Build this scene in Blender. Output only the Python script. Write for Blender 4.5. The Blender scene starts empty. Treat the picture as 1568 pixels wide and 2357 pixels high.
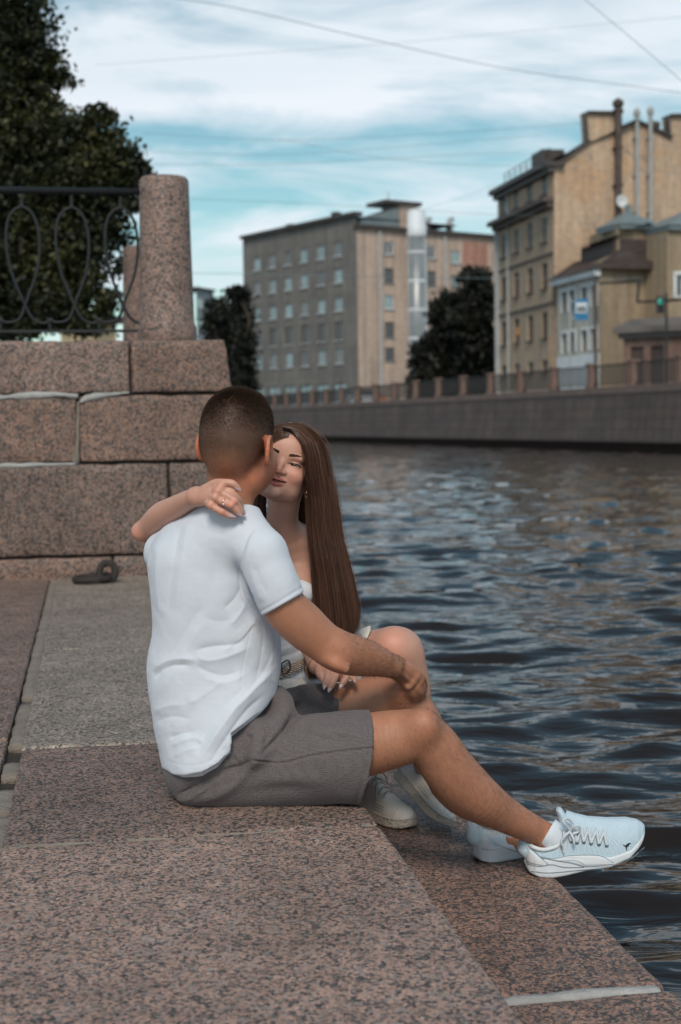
import bpy, bmesh, math, random
import numpy as np
from math import radians, sin, cos, pi, sqrt
from mathutils import Matrix, Vector
random.seed(7)
RNG = np.random.default_rng(11)

# ------------------------------------------------------------------ camera, sky, sun, exposure
scene = bpy.context.scene
F = 3274.0                       # focal length in photo units (photo taken as 1568 x 2357 units)
CX, CY = 784.0, 1178.5
CAMZ = 0.86
PITCH = math.atan(206.5 / F)
ROLL = radians(-0.8)
cam_data = bpy.data.cameras.new("camera")
cam = bpy.data.objects.new("camera", cam_data)
scene.collection.objects.link(cam)
CAMROT = Matrix.Rotation(pi / 2 - PITCH, 3, 'X') @ Matrix.Rotation(ROLL, 3, 'Z')
cam.matrix_world = Matrix.Translation((0, 0, CAMZ)) @ CAMROT.to_4x4()
cam_data.sensor_fit = 'VERTICAL'
cam_data.sensor_height = 36.0
cam_data.sensor_width = 24.0
cam_data.lens = 36.0 * F / 2357.0
cam_data.clip_start = 0.05
cam_data.clip_end = 6000
cam_data.dof.use_dof = True
cam_data.dof.focus_distance = 3.2
cam_data.dof.aperture_fstop = 4.4
cam_data.dof.aperture_blades = 0
scene.camera = cam

SUN_EL, SUN_AZ = radians(45), radians(184)      # azimuth: clockwise from +Y
world = bpy.data.worlds.new("World")
scene.world = world
world.use_nodes = True
nt = world.node_tree
for n in list(nt.nodes):
    nt.nodes.remove(n)


class NB:
    """tiny node builder"""
    def __init__(s, tree):
        s.t = tree
    def n(s, typ, **kw):
        nd = s.t.nodes.new(typ)
        for k, v in kw.items():
            setattr(nd, k, v)
        return nd
    def link(s, a, b):
        s.t.links.new(a, b)
    def setv(s, sock, v):
        if hasattr(v, 'is_output') or isinstance(v, bpy.types.NodeSocket):
            s.t.links.new(v, sock)
        else:
            sock.default_value = v
    def math(s, op, a, b=None, c=None, clamp=False):
        nd = s.n('ShaderNodeMath', operation=op, use_clamp=clamp)
        s.setv(nd.inputs[0], a)
        if b is not None: s.setv(nd.inputs[1], b)
        if c is not None: s.setv(nd.inputs[2], c)
        return nd.outputs[0]
    def vmath(s, op, a, b=None):
        nd = s.n('ShaderNodeVectorMath', operation=op)
        s.setv(nd.inputs[0], a)
        if b is not None: s.setv(nd.inputs[1], b)
        return nd.outputs[0]
    def mix(s, f, a, b, mode='MIX'):
        nd = s.n('ShaderNodeMix', data_type='RGBA', blend_type=mode)
        s.setv(nd.inputs[0], f)
        s.setv(nd.inputs[6], a if not isinstance(a, tuple) else (*a[:3], 1))
        s.setv(nd.inputs[7], b if not isinstance(b, tuple) else (*b[:3], 1))
        return nd.outputs[2]
    def noise(s, vec, scale, detail=3, rough=.5, dist=0, out=0):
        nd = s.n('ShaderNodeTexNoise')
        if vec is not None: s.link(vec, nd.inputs['Vector'])
        nd.inputs['Scale'].default_value = scale
        nd.inputs['Detail'].default_value = detail
        nd.inputs['Roughness'].default_value = rough
        nd.inputs['Distortion'].default_value = dist
        return nd.outputs[out]
    def ramp(s, fac, stops, interp='LINEAR'):
        nd = s.n('ShaderNodeValToRGB')
        cr = nd.color_ramp
        cr.interpolation = interp
        while len(cr.elements) < len(stops):
            cr.elements.new(0.5)
        for e, (p, c) in zip(cr.elements, stops):
            e.position = p
            if not isinstance(c, tuple): c = (c, c, c)
            e.color = (*c[:3], 1)
        s.setv(nd.inputs[0], fac)
        return nd.outputs[0]
    def scale(s, vec, sc):
        return s.vmath('MULTIPLY', vec, sc)


b = NB(nt)
wo = b.n('ShaderNodeOutputWorld')
bg = b.n('ShaderNodeBackground')
sky = b.n('ShaderNodeTexSky', sky_type='NISHITA')
sky.sun_disc = False
sky.sun_elevation = SUN_EL
sky.sun_rotation = SUN_AZ
sky.air_density = 1.0
sky.dust_density = 0.6
sky.ozone_density = 3.0
tc = b.n('ShaderNodeTexCoord')
sep = b.n('ShaderNodeSeparateXYZ')
b.link(tc.outputs['Generated'], sep.inputs[0])
# direction -> (azimuth, elevation) like plane for long thin clouds
zc = b.math('MAXIMUM', sep.outputs[2], 0.0)
den = b.math('ADD', zc, 0.16)
comb = b.n('ShaderNodeCombineXYZ')
b.link(b.math('DIVIDE', sep.outputs[0], den), comb.inputs[0])
b.link(b.math('DIVIDE', sep.outputs[1], den), comb.inputs[1])
cv = b.scale(comb.outputs[0], (1.0, 1.0, 1.0))
cv = b.vmath('ADD', cv, (3.7, 1.15, 0))
n1 = b.noise(b.scale(cv, (0.6, 1.15, 1)), 1.0, 8, .58, .5)
n2 = b.noise(b.scale(cv, (1.6, 3.0, 1)), 1.0, 7, .6, .8)
cl = b.math('ADD', b.math('MULTIPLY', n1, .6), b.math('MULTIPLY', n2, .4))
# the blue gap low over the far bank, cloud above and below it
gap = b.ramp(sep.outputs[2], [(0.0, .60), (0.09, .52), (0.135, .46), (0.16, .38), (0.195, .38), (0.218, .62), (0.26, .62), (0.30, .56), (0.42, .28), (1.0, .25)])
cl = b.math('ADD', cl, b.math('MULTIPLY', b.math('SUBTRACT', gap, .5), .72))
cmask = b.ramp(cl, [(0.42, 0.0), (0.56, 1.0)])
skyc = b.mix(1.0, sky.outputs[0], (0.92, 1.10, 0.88), 'MULTIPLY')
skys = b.vmath('MULTIPLY', skyc, (0.10, 0.10, 0.10))
cn = b.noise(b.scale(cv, (0.8, 2.2, 1)), 1.3, 5, .55, .3)
ccol = b.mix(cn, (0.52, 0.64, 0.70), (0.86, 0.87, 0.93))
res = b.mix(cmask, skys, ccol)
b.link(res, bg.inputs[0])
bg.inputs[1].default_value = 1.0
b.link(bg.outputs[0], wo.inputs[0])

sun_d = bpy.data.lights.new("sun", 'SUN')
sun_d.energy = 2.0
sun_d.angle = radians(20)
sun_d.color = (1.0, 0.89, 0.77)
sun = bpy.data.objects.new("sun", sun_d)
scene.collection.objects.link(sun)
sdir = Vector((sin(SUN_AZ) * cos(SUN_EL), cos(SUN_AZ) * cos(SUN_EL), sin(SUN_EL)))
sun.rotation_euler = sdir.to_track_quat('Z', 'Y').to_euler()

scene.view_settings.view_transform = 'Standard'
scene.view_settings.look = 'None'
scene.view_settings.exposure = 0.22
scene.view_settings.gamma = 1.0
scene.render.film_transparent = False
scene.cycles.max_bounces = 6
scene.cycles.use_denoising = True
scene.cycles.use_adaptive_sampling = False

# ------------------------------------------------------------------ helpers: photo geometry
RC = np.array(CAMROT)


def ray(px, py):
    d = np.array([(px - CX) / F, (CY - py) / F, -1.0])
    return RC @ d


def U(px, py, Y):
    """point at photo position px,py and world depth Y"""
    d = ray(px, py)
    return np.array([0, 0, CAMZ]) + d * (Y / d[1])


def G(px, py, z):
    d = ray(px, py)
    return np.array([0, 0, CAMZ]) + d * ((z - CAMZ) / d[2])


def proj(P):
    q = (np.asarray(P) - np.array([0, 0, CAMZ])) @ RC
    return CX - F * q[..., 0] / q[..., 2], CY + F * q[..., 1] / q[..., 2]


EDIR = np.array([-0.1726, 0.98499, 0.0])      # along the quay
PDIR = np.array([0.98499, 0.1726, 0.0])       # towards the water
QO = np.array([0.0405, 3.20, 0.0])


def Q(s, t, z=0.0):
    return QO + EDIR * s + PDIR * t + np.array([0, 0, z])


# ------------------------------------------------------------------ helpers: objects
def link(o):
    scene.collection.objects.link(o)
    return o


def tag(o, label=None, cat=None, group=None, kind=None):
    if label: o['label'] = label
    if cat: o['category'] = cat
    if group: o['group'] = group
    if kind: o['kind'] = kind
    return o


def empty(name, loc, label, cat, group=None):
    o = bpy.data.objects.new(name, None)
    o.location = [float(x) for x in loc]
    o.empty_display_size = .1
    link(o)
    return tag(o, label, cat, group)


def wloc(o):
    v = Vector((0, 0, 0))
    while o is not None:
        v = v + o.location
        o = o.parent
    return v


def obj(name, verts, faces, mat, parent=None, smooth=False, attrs=None, at=None, uvs=None):
    """verts in world space; one mesh object, parented without transform tricks"""
    v = np.asarray(verts, dtype=np.float64).reshape(-1, 3)
    org = np.array(wloc(parent)) if parent is not None else (np.array(at) if at is not None else np.zeros(3))
    me = bpy.data.meshes.new(name)
    if isinstance(faces, np.ndarray):
        nf, k = faces.shape
        me.vertices.add(len(v))
        me.vertices.foreach_set('co', (v - org).astype(np.float32).ravel())
        me.loops.add(nf * k)
        me.loops.foreach_set('vertex_index', faces.astype(np.int32).ravel())
        me.polygons.add(nf)
        me.polygons.foreach_set('loop_start', np.arange(0, nf * k, k, dtype=np.int32))
        me.update(calc_edges=True)
    else:
        me.from_pydata((v - org).tolist(), [], faces)
        me.update()
    if smooth:
        me.polygons.foreach_set('use_smooth', np.ones(len(me.polygons), dtype=bool))
    for k, a in (attrs or {}).items():
        a = np.asarray(a, dtype=np.float32)
        if a.ndim == 1:
            at_ = me.attributes.new(k, 'FLOAT', 'POINT')
            at_.data.foreach_set('value', a)
        else:
            if a.shape[1] == 3: a = np.concatenate([a, np.ones((len(a), 1), np.float32)], 1)
            at_ = me.attributes.new(k, 'FLOAT_COLOR', 'POINT')
            at_.data.foreach_set('color', a.ravel())
    if mat is not None:
        me.materials.append(mat)
    o = bpy.data.objects.new(name, me)
    if parent is not None:
        o.parent = parent
    else:
        o.location = org.tolist()
    link(o)
    return o


class MB:
    """mesh builder collecting simple shapes"""
    def __init__(s):
        s.v, s.f = [], []
    def add(s, v, f):
        o = len(s.v)
        s.v += [tuple(map(float, p)) for p in v]
        s.f += [tuple(i + o for i in q) for q in f]
    def hexa(s, p):
        """8 points: bottom 4 ccw, top 4 ccw"""
        s.add(p, [(3, 2, 1, 0), (4, 5, 6, 7), (0, 1, 5, 4), (1, 2, 6, 5), (2, 3, 7, 6), (3, 0, 4, 7)])
    def box(s, o, a, b_, c, la, lb, lc):
        """box from corner o, unit axes a,b_,c with lengths"""
        o = np.array(o, float); A = np.array(a) * la; B = np.array(b_) * lb; C_ = np.array(c) * lc
        if np.dot(np.cross(A, B), C_) < 0: A, B = B, A
        s.hexa([o, o + A, o + A + B, o + B, o + C_, o + A + C_, o + A + B + C_, o + B + C_])
    def bar(s, p, q, w, h=None):
        p = np.array(p, float); q = np.array(q, float); h = h or w
        t = q - p; L = np.linalg.norm(t); t /= L
        up = np.array([0, 0, 1.0]) if abs(t[2]) < .9 else np.array([1.0, 0, 0])
        a = np.cross(t, up); a /= np.linalg.norm(a); c = np.cross(a, t)
        s.box(p - a * w / 2 - c * h / 2, a, t, c, w, L, h)
    def tube(s, pts, r, seg=8, closed=False, caps=True):
        pts = np.array(pts, float); n = len(pts)
        r = np.broadcast_to(np.array(r, float), (n,))
        T = np.gradient(pts, axis=0) if not closed else (np.roll(pts, -1, 0) - np.roll(pts, 1, 0))
        T /= np.linalg.norm(T, axis=1)[:, None] + 1e-12
        up = np.array([0, 0, 1.0]) if abs(T[0][2]) < .9 else np.array([1.0, 0, 0])
        a = np.cross(T[0], up); a /= np.linalg.norm(a)
        V = []
        for i in range(n):
            a = a - T[i] * np.dot(a, T[i]); a /= np.linalg.norm(a) + 1e-12
            c = np.cross(T[i], a)
            for j in range(seg):
                th = 2 * pi * j / seg
                V.append(pts[i] + (a * cos(th) + c * sin(th)) * r[i])
        Fc = []
        m = n if closed else n - 1
        for i in range(m):
            for j in range(seg):
                k = (i + 1) % n
                Fc.append((i * seg + j, i * seg + (j + 1) % seg, k * seg + (j + 1) % seg, k * seg + j))
        if not closed and caps:
            Fc.append(tuple(range(seg))[::-1]); Fc.append(tuple((n - 1) * seg + j for j in range(seg)))
        s.add(V, Fc)
    def lathe(s, c, prof, seg=32, axis=(0, 0, 1)):
        """prof: list of (r, h)"""
        ax = np.array(axis, float); ax /= np.linalg.norm(ax)
        t = np.array([1.0, 0, 0]) if abs(ax[0]) < .9 else np.array([0, 1.0, 0])
        a = np.cross(ax, t); a /= np.linalg.norm(a); d = np.cross(ax, a)
        V, Fc = [], []
        for r, h in prof:
            for j in range(seg):
                th = 2 * pi * j / seg
                V.append(np.array(c) + ax * h + (a * cos(th) + d * sin(th)) * r)
        for i in range(len(prof) - 1):
            for j in range(seg):
                Fc.append((i * seg + j, i * seg + (j + 1) % seg, (i + 1) * seg + (j + 1) % seg, (i + 1) * seg + j))
        Fc.append(tuple(range(seg))[::-1]); Fc.append(tuple((len(prof) - 1) * seg + j for j in range(seg)))
        s.add(V, Fc)
    def obj(s, name, mat, parent=None, smooth=False, at=None):
        return obj(name, s.v, s.f, mat, parent, smooth, at=at)


def catmull(pts, sub=6):
    P = np.asarray(pts, float)
    if len(P) < 3:
        t = np.linspace(0, 1, sub + 1)[:, None]
        return P[0] * (1 - t) + P[-1] * t
    P = np.vstack([2 * P[0] - P[1], P, 2 * P[-1] - P[-2]])
    out = []
    for i in range(1, len(P) - 2):
        p0, p1, p2, p3 = P[i - 1:i + 3]
        for k in range(sub):
            t = k / sub
            out.append(.5 * ((2 * p1) + (-p0 + p2) * t + (2 * p0 - 5 * p1 + 4 * p2 - p3) * t * t + (-p0 + 3 * p1 - 3 * p2 + p3) * t ** 3))
    out.append(P[-2])
    return np.array(out)


def h3(i, j, k, seed=0):
    n = (i * 374761393 + j * 668265263 + k * 1274126177 + seed * 974634777) & 0xffffffff
    n = ((n ^ (n >> 13)) * 1274126177) & 0xffffffff
    return ((n ^ (n >> 16)) & 0xffff) / 32767.5 - 1.0


def vnoise(P, scale, seed=0, octaves=1, gain=.5):
    P = np.asarray(P, float) * scale
    tot = np.zeros(P.shape[:-1]); amp = 1.0
    for o in range(octaves):
        I = np.floor(P).astype(np.int64); f = P - I; f = f * f * (3 - 2 * f)
        r = 0
        for dx in (0, 1):
            for dy in (0, 1):
                for dz in (0, 1):
                    w = (f[..., 0] if dx else 1 - f[..., 0]) * (f[..., 1] if dy else 1 - f[..., 1]) * (f[..., 2] if dz else 1 - f[..., 2])
                    r = r + w * h3(I[..., 0] + dx, I[..., 1] + dy, I[..., 2] + dz, seed + o * 17)
        tot += amp * r; amp *= gain; P = P * 2.03 + 11.3
    return tot


# ------------------------------------------------------------------ helpers: materials
def new_mat(name):
    m = bpy.data.materials.new(name)
    m.use_nodes = True
    t = m.node_tree
    for n in list(t.nodes): t.nodes.remove(n)
    q = NB(t)
    out = q.n('ShaderNodeOutputMaterial')
    bs = q.n('ShaderNodeBsdfPrincipled')
    q.link(bs.outputs[0], out.inputs[0])
    return m, q, bs


def pos(q):
    return q.n('ShaderNodeNewGeometry').outputs['Position']


def simple(name, col, rough=.6, metal=0, var=.12, nscale=6, bump=0, bscale=60, spec=.5, fine=0):
    m, q, bs = new_mat(name)
    p = pos(q)
    n = q.noise(p, nscale, 5, .6)
    f = q.ramp(n, [(0.3, 1 - var), (0.7, 1 + var)])
    c = q.mix(1.0, (*col, 1), f, 'MULTIPLY')
    if fine:
        n2 = q.ramp(q.noise(p, bscale, 3, .7), [(0.3, 1 - fine), (0.7, 1 + fine)])
        c = q.mix(1.0, c, n2, 'MULTIPLY')
    q.link(c, bs.inputs['Base Color'])
    bs.inputs['Roughness'].default_value = rough
    bs.inputs['Metallic'].default_value = metal
    bs.inputs['Specular IOR Level'].default_value = spec
    if bump:
        bp = q.n('ShaderNodeBump')
        bp.inputs['Strength'].default_value = bump
        bp.inputs['Distance'].default_value = .01
        q.link(q.noise(p, bscale, 4, .6), bp.inputs['Height'])
        q.link(bp.outputs[0], bs.inputs['Normal'])
    return m


def granite(name, cols, scale=150, var=.18, tone=1.0, rough=.62, stain=None, bump=.35, stretch=(1, 1, 1), dark=.2):
    """cols: feldspar a, feldspar b, quartz; biotite is near black"""
    m, q, bs = new_mat(name)
    p = pos(q)
    wob = q.noise(p, scale * .5, 3, .6, 0, 1)
    pv = q.vmath('ADD', p, q.vmath('MULTIPLY', q.vmath('SUBTRACT', wob, (.5, .5, .5)), (.006, .006, .006)))
    if stretch != (1, 1, 1): pv = q.scale(pv, stretch)
    vo = q.n('ShaderNodeTexVoronoi'); vo.inputs['Scale'].default_value = scale
    vo.inputs['Randomness'].default_value = 1
    q.link(pv, vo.inputs['Vector'])
    sp = q.n('ShaderNodeSeparateColor'); q.link(vo.outputs['Color'], sp.inputs[0])
    A, B_, C_ = cols
    t = tone
    k = lambda c, g=1.0: tuple(x * t * g for x in c)
    clump = q.noise(p, scale * .16, 2, .5)
    sel = q.math('ADD', sp.outputs[0], q.math('MULTIPLY', q.math('SUBTRACT', clump, .5), .65), clamp=True)
    base = q.ramp(sel, [(0.0, (.070 * t, .060 * t, .058 * t)), (dark, k(C_, .55)), (dark + .12, k(B_, .75)), (dark + .28, k(A)), (.72, k(A, 1.18)), (.86, k(C_, 1.1))], 'CONSTANT')
    vo2 = q.n('ShaderNodeTexVoronoi'); vo2.inputs['Scale'].default_value = scale * 2.3
    q.link(pv, vo2.inputs['Vector'])
    sp2 = q.n('ShaderNodeSeparateColor'); q.link(vo2.outputs['Color'], sp2.inputs[0])
    fl = q.ramp(sp2.outputs[1], [(0.0, .60), (.14, .88), (.8, 1.12)], 'CONSTANT')
    base = q.mix(1.0, base, fl, 'MULTIPLY')
    big = q.ramp(q.noise(p, 2.2, 6, .62, .4), [(0.3, 1 - var), (0.7, 1 + var)])
    base = q.mix(1.0, base, big, 'MULTIPLY')
    mid = q.ramp(q.noise(p, 11, 5, .65), [(0.33, .84), (0.66, 1.12)])
    base = q.mix(1.0, base, mid, 'MULTIPLY')
    if stain:
        st = q.ramp(q.noise(p, 3.3, 6, .7, .5), [(.56, 0), (.70, .6)])
        base = q.mix(st, base, stain)
    q.link(base, bs.inputs['Base Color'])
    rr = q.ramp(sp2.outputs[0], [(0, rough - .15), (1, rough + .18)])
    q.link(rr, bs.inputs['Roughness'])
    bp = q.n('ShaderNodeBump'); bp.inputs['Strength'].default_value = bump; bp.inputs['Distance'].default_value = .003
    hh = q.math('ADD', q.noise(p, scale * .7, 4, .65), q.math('MULTIPLY', sp.outputs[1], .35))
    q.link(hh, bp.inputs['Height']); q.link(bp.outputs[0], bs.inputs['Normal'])
    return m
# ------------------------------------------------------------------ materials of the setting
PINK = ((.42, .27, .215), (.35, .23, .185), (.27, .23, .21))
ROSE = ((.36, .21, .155), (.27, .165, .13), (.19, .155, .14))
GREYG = ((.335, .27, .22), (.29, .24, .20), (.22, .205, .185))
M = {}
M['ledge'] = granite('granite_pink_ledge', PINK, 175, tone=.98, dark=.17)
M['ledge_far'] = granite('granite_rose_grey', PINK, 175, tone=.74)
M['ledge_dark'] = granite('granite_dark_pink', PINK, 180, tone=.72, dark=.22)
M['ledge_grey'] = granite('granite_grey_pink', GREYG, 170, tone=1.12)
M['ledge_brown'] = granite('granite_brown_wet', ROSE, 170, tone=.92, dark=.22)
M['wall_pink'] = granite('granite_wall_pink', ROSE, 125, tone=.84, var=.2, stain=(.14, .09, .075))
M['wall_pale'] = granite('granite_wall_pale', PINK, 125, tone=.72, var=.16)
M['wall_grey'] = granite('granite_wall_grey', PINK, 120, tone=.56, var=.22)
M['post'] = granite('granite_post', PINK, 120, tone=.84, var=.14)
M['mortar'] = simple('mortar', (.235, .20, .17), .9, var=.22, nscale=9, bump=.8, bscale=90, fine=.12)
M['mortar_dark'] = simple('joint_dirt', (.045, .038, .033), .95, var=.3, nscale=15, bump=.8, bscale=120)
M['mortar_white'] = simple('white_mortar', (.37, .365, .355), .9, var=.2, nscale=12, bump=.6, bscale=80, fine=.1)
M['iron'] = simple('black_painted_iron', (.013, .015, .017), .6, var=.25, nscale=20, bump=.3, bscale=150)
M['iron_rust'] = simple('rusty_mooring_iron', (.03, .024, .022), .7, var=.4, nscale=30, bump=.8, bscale=120)

# ------------------------------------------------------------------ water
WZ = -0.42
def build_water():
    # graded grid: dense close to the quay, coarse far away; real waves in the mesh
    ys = [1.2]
    while ys[-1] < 260:
        ys.append(ys[-1] + max(.022, .0062 * ys[-1] + .004 * max(0, ys[-1] - 10)))
    ys = np.array(ys)
    us = np.linspace(-0.62, 0.62, 420)
    X = us[None, :] * (ys[:, None] + 2.0)
    Y = np.repeat(ys[:, None], len(us), 1)
    P = np.stack([X, Y, np.zeros_like(X)], -1)
    # wave field: stretched across the view
    fade = np.clip(1.15 - Y / 160, .25, 1)
    d1 = P @ np.array([[cos(.15), -sin(.15), 0], [sin(.15), cos(.15), 0], [0, 0, 1]])
    z = .028 * vnoise(d1 * np.array([.45, .95, 1]), 1.25, 3, 2)
    z += .024 * (np.abs(vnoise(P * np.array([.5, 1.1, 1]), 2.6, 9, 2)) * -1.5 + .5) + .019 * vnoise(P * np.array([.55, 1.15, 1]), 6.2, 12, 1)
    z += .0060 * vnoise(P * np.array([.5, 1.15, 1]), 11., 21, 1) * np.clip(1.4 - Y / 14, 0, 1)
    z *= fade * np.clip(.55 + Y / 16, 0, 1.2)
    P[..., 2] = WZ + z
    ny, nx = X.shape
    idx = np.arange(ny * nx).reshape(ny, nx)
    Fc = np.stack([idx[:-1, :-1], idx[:-1, 1:], idx[1:, 1:], idx[1:, :-1]], -1).reshape(-1, 4)
    m, q, bs = new_mat('canal_water')
    p = pos(q)
    bs.inputs['Base Color'].default_value = (.019, .0135, .011, 1)
    bs.inputs['Roughness'].default_value = .03
    bs.inputs['IOR'].default_value = 1.34
    bp = q.n('ShaderNodeBump'); bp.inputs['Strength'].default_value = .62; bp.inputs['Distance'].default_value = .06
    w1 = q.noise(q.scale(p, (.5, 1.2, 1)), 7, 3, .5, .5)
    w2 = q.noise(q.scale(p, (.45, 1.0, 1)), 2.2, 3, .55, .4)
    hh = q.math('ADD', q.math('MULTIPLY', w1, .30), q.math('MULTIPLY', w2, .8))
    q.link(hh, bp.inputs['Height']); q.link(bp.outputs[0], bs.inputs['Normal'])
    o = obj('water', P.reshape(-1, 3), Fc, m, smooth=True)
    tag(o, kind='structure')
    # the sheet that carries the water out to the horizon, below the waves
    b_ = MB(); s = 2500
    b_.add([(-s, -200, WZ - .12), (s, -200, WZ - .12), (s, 4000, WZ - .12), (-s, 4000, WZ - .12)], [(0, 1, 2, 3)])
    o = b_.obj('ground', simple('river_bed', (.02, .016, .012), .5)); tag(o, kind='structure')
build_water()


# ------------------------------------------------------------------ granite blocks
def block(name, s0, s1, t0, t1, z0, z1, mat, rnd=.006, cell=.03, amp=.0022, batter=None, seed=0, kind='structure', parent=None, chip=.004):
    """rounded, slightly uneven granite block in quay coordinates (s along, t across)"""
    def axis(a, b_, c):
        n = max(2, int(abs(b_ - a) / c)); return np.linspace(a, b_, n + 1)
    def ins(x, r):
        lo, hi = min(x), max(x)
        return np.unique(np.round(np.concatenate([[lo, lo + r * .3, lo + r, hi - r, hi - r * .3, hi], x[(x > lo + r * 1.2) & (x < hi - r * 1.2)]]), 6))
    S, T, Z = ins(axis(s0, s1, cell), rnd), ins(axis(t0, t1, cell), rnd), ins(axis(z0, z1, max(cell, .04)), rnd)
    verts, faces, key = [], [], {}
    def vid(i, j, k):
        q_ = (i, j, k)
        if q_ not in key:
            key[q_] = len(verts); verts.append((S[i], T[j], Z[k]))
        return key[q_]
    ns, nt_, nz = len(S) - 1, len(T) - 1, len(Z) - 1
    for i in range(ns):
        for j in range(nt_):
            faces.append((vid(i, j, nz), vid(i, j + 1, nz), vid(i + 1, j + 1, nz), vid(i + 1, j, nz)))
    for i in range(ns):
        for k in range(nz):
            faces.append((vid(i, 0, k), vid(i, 0, k + 1), vid(i + 1, 0, k + 1), vid(i + 1, 0, k)))
            faces.append((vid(i, nt_, k), vid(i + 1, nt_, k), vid(i + 1, nt_, k + 1), vid(i, nt_, k + 1)))
    for j in range(nt_):
        for k in range(nz):
            faces.append((vid(0, j, k), vid(0, j + 1, k), vid(0, j + 1, k + 1), vid(0, j, k + 1)))
            faces.append((vid(ns, j, k), vid(ns, j, k + 1), vid(ns, j + 1, k + 1), vid(ns, j + 1, k)))
    V = np.array(verts)
    lo = np.array([S[0], T[0], Z[0]]); hi = np.array([S[-1], T[-1], Z[-1]])
    # round: pull points near edges onto a rounded box
    c = np.clip(V, lo + rnd, hi - rnd)
    d = V - c
    L = np.linalg.norm(d, axis=1, keepdims=True)
    nz_ = L[:, 0] > 1e-9
    V[nz_] = c[nz_] + d[nz_] / L[nz_] * rnd
    out = (V - (lo + hi) / 2) / ((hi - lo) / 2)
    nrm = d / np.maximum(L, 1e-9)
    near = (np.abs(out) > .97).sum(1) >= 2
    W = Q(0, 0) + V[:, :1] * EDIR + V[:, 1:2] * PDIR + V[:, 2:] * np.array([0, 0, 1.0])
    nz3 = vnoise(W, 14, seed + 5, 3)
    V = V + nrm * (nz3 * amp)[:, None]
    V = V - nrm * (np.clip(vnoise(W, 22, seed + 31, 2) - .15, 0, 1) * chip * near)[:, None]
    if batter: V = batter(V)
    W = Q(0, 0) + V[:, :1] * EDIR + V[:, 1:2] * PDIR + V[:, 2:] * np.array([0, 0, 1.0])
    o = obj(name, W, faces, mat, parent=parent, smooth=True)
    if parent is None: tag(o, kind=kind)
    return o


STEP = 0.21
sT = lambda px, py, z=0.0: ((G(px, py, z) - QO) @ EDIR, (G(px, py, z) - QO) @ PDIR)
# joints read off the photo
sJ0 = sT(400, 1925)[0]         # joint in front of the man
sJ1 = sT(200, 1716)[0]
sJ2 = sT(230, 1490)[0]
sW = sT(230, 1328)[0]          # foot of the pier wall
tL = sT(60, 1600)[1]           # long joint behind the couple
g = .004
block('quay_step', -2.6, sJ0 - g, tL + .022, 0, -STEP + .0, 0, M['ledge'], seed=1, rnd=.012)
block('quay_step', sJ0 + g, sJ1 - .0015, tL + .022, 0, -STEP, 0, M['ledge_dark'], seed=2, rnd=.012)
block('quay_step', sJ1 + .0015, sJ2 - .002, tL + .022, 0.0, -STEP, .001, M['ledge_grey'], seed=3, rnd=.007)
block('quay_step', sJ2 + .002, sW + .3, tL + .022, 0.0, -STEP, 0, M['ledge_grey'], seed=4, rnd=.007)
sL0 = sT(20, 1697)[0]
block('quay_paving', -2.6, sL0 - .006, tL - 4.0, tL - .022, -.2, -.002, M['ledge'], seed=6, rnd=.012)
block('quay_paving', sL0 + .006, sW + .3, tL - 4.0, tL - .022, -.2, .0, M['ledge_far'], seed=5, rnd=.01)
# bedding below every joint
bb = MB()
for s0, s1, t0, t1, zt in ((-2.6, sW + .3, tL - 4.0, tL + .5, -.03),):
    bb.box(Q(s0, t0, -.3), EDIR, PDIR, (0, 0, 1), s1 - s0, t1 - t0, zt + .3)
tag(bb.obj('joint_bedding', M['mortar_dark']), kind='structure')


def mortar_strip(name, path, w, mat, h=.012, zb=-.03, seed=0, gaps=(), wn=.35):
    """lumpy raised mortar along a polyline in quay coords (s,t,ztop); a closed solid, broken at gaps"""
    P = catmull(path, 14)
    n = len(P); runs, cur = [], []
    for i in range(n):
        f = i / (n - 1)
        if any(a < f < b_ for a, b_ in gaps):
            if len(cur) > 2: runs.append(cur)
            cur = []
        else: cur.append(i)
    if len(cur) > 2: runs.append(cur)
    V, Fc = [], []
    for run in runs:
        base = len(V)
        for i in run:
            p = P[i]; W = Q(p[0], p[1], p[2])
            t = (P[min(i + 1, n - 1)] - P[max(i - 1, 0)])[:2]; t /= np.linalg.norm(t)
            a = np.array([-t[1], t[0]])
            wl = w * (1 + wn * vnoise(W * 1.0, 12, seed, 3)) / 2
            wr = w * (1 + wn * vnoise(W * 1.0, 12, seed + 3, 3)) / 2
            hz = vnoise(W, 25, seed + 7, 2) * .003
            for k, (off, dz) in enumerate(((-wl, -.006), (-wl * .7, 0), (0, .0015), (wr * .7, 0), (wr, -.006))):
                V.append(Q(p[0] + a[0] * off, p[1] + a[1] * off, p[2] + dz + hz * (1 if k else .4)))
            V.append(Q(p[0] + a[0] * wr, p[1] + a[1] * wr, p[2] + zb)); V.append(Q(p[0] - a[0] * wl, p[1] - a[1] * wl, p[2] + zb))
        m = len(run)
        for i in range(m - 1):
            for k in range(7):
                Fc.append((base + i * 7 + k, base + i * 7 + (k + 1) % 7, base + (i + 1) * 7 + (k + 1) % 7, base + (i + 1) * 7 + k))
        Fc.append(tuple(base + k for k in range(7))[::-1]); Fc.append(tuple(base + (m - 1) * 7 + k for k in range(7)))
    me = obj(name, V, Fc, mat, smooth=True)
    bm = bmesh.new(); bm.from_mesh(me.data); bmesh.ops.recalc_face_normals(bm, faces=bm.faces); bm.to_mesh(me.data); bm.free()
    tag(me, kind='structure')
    return me


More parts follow.
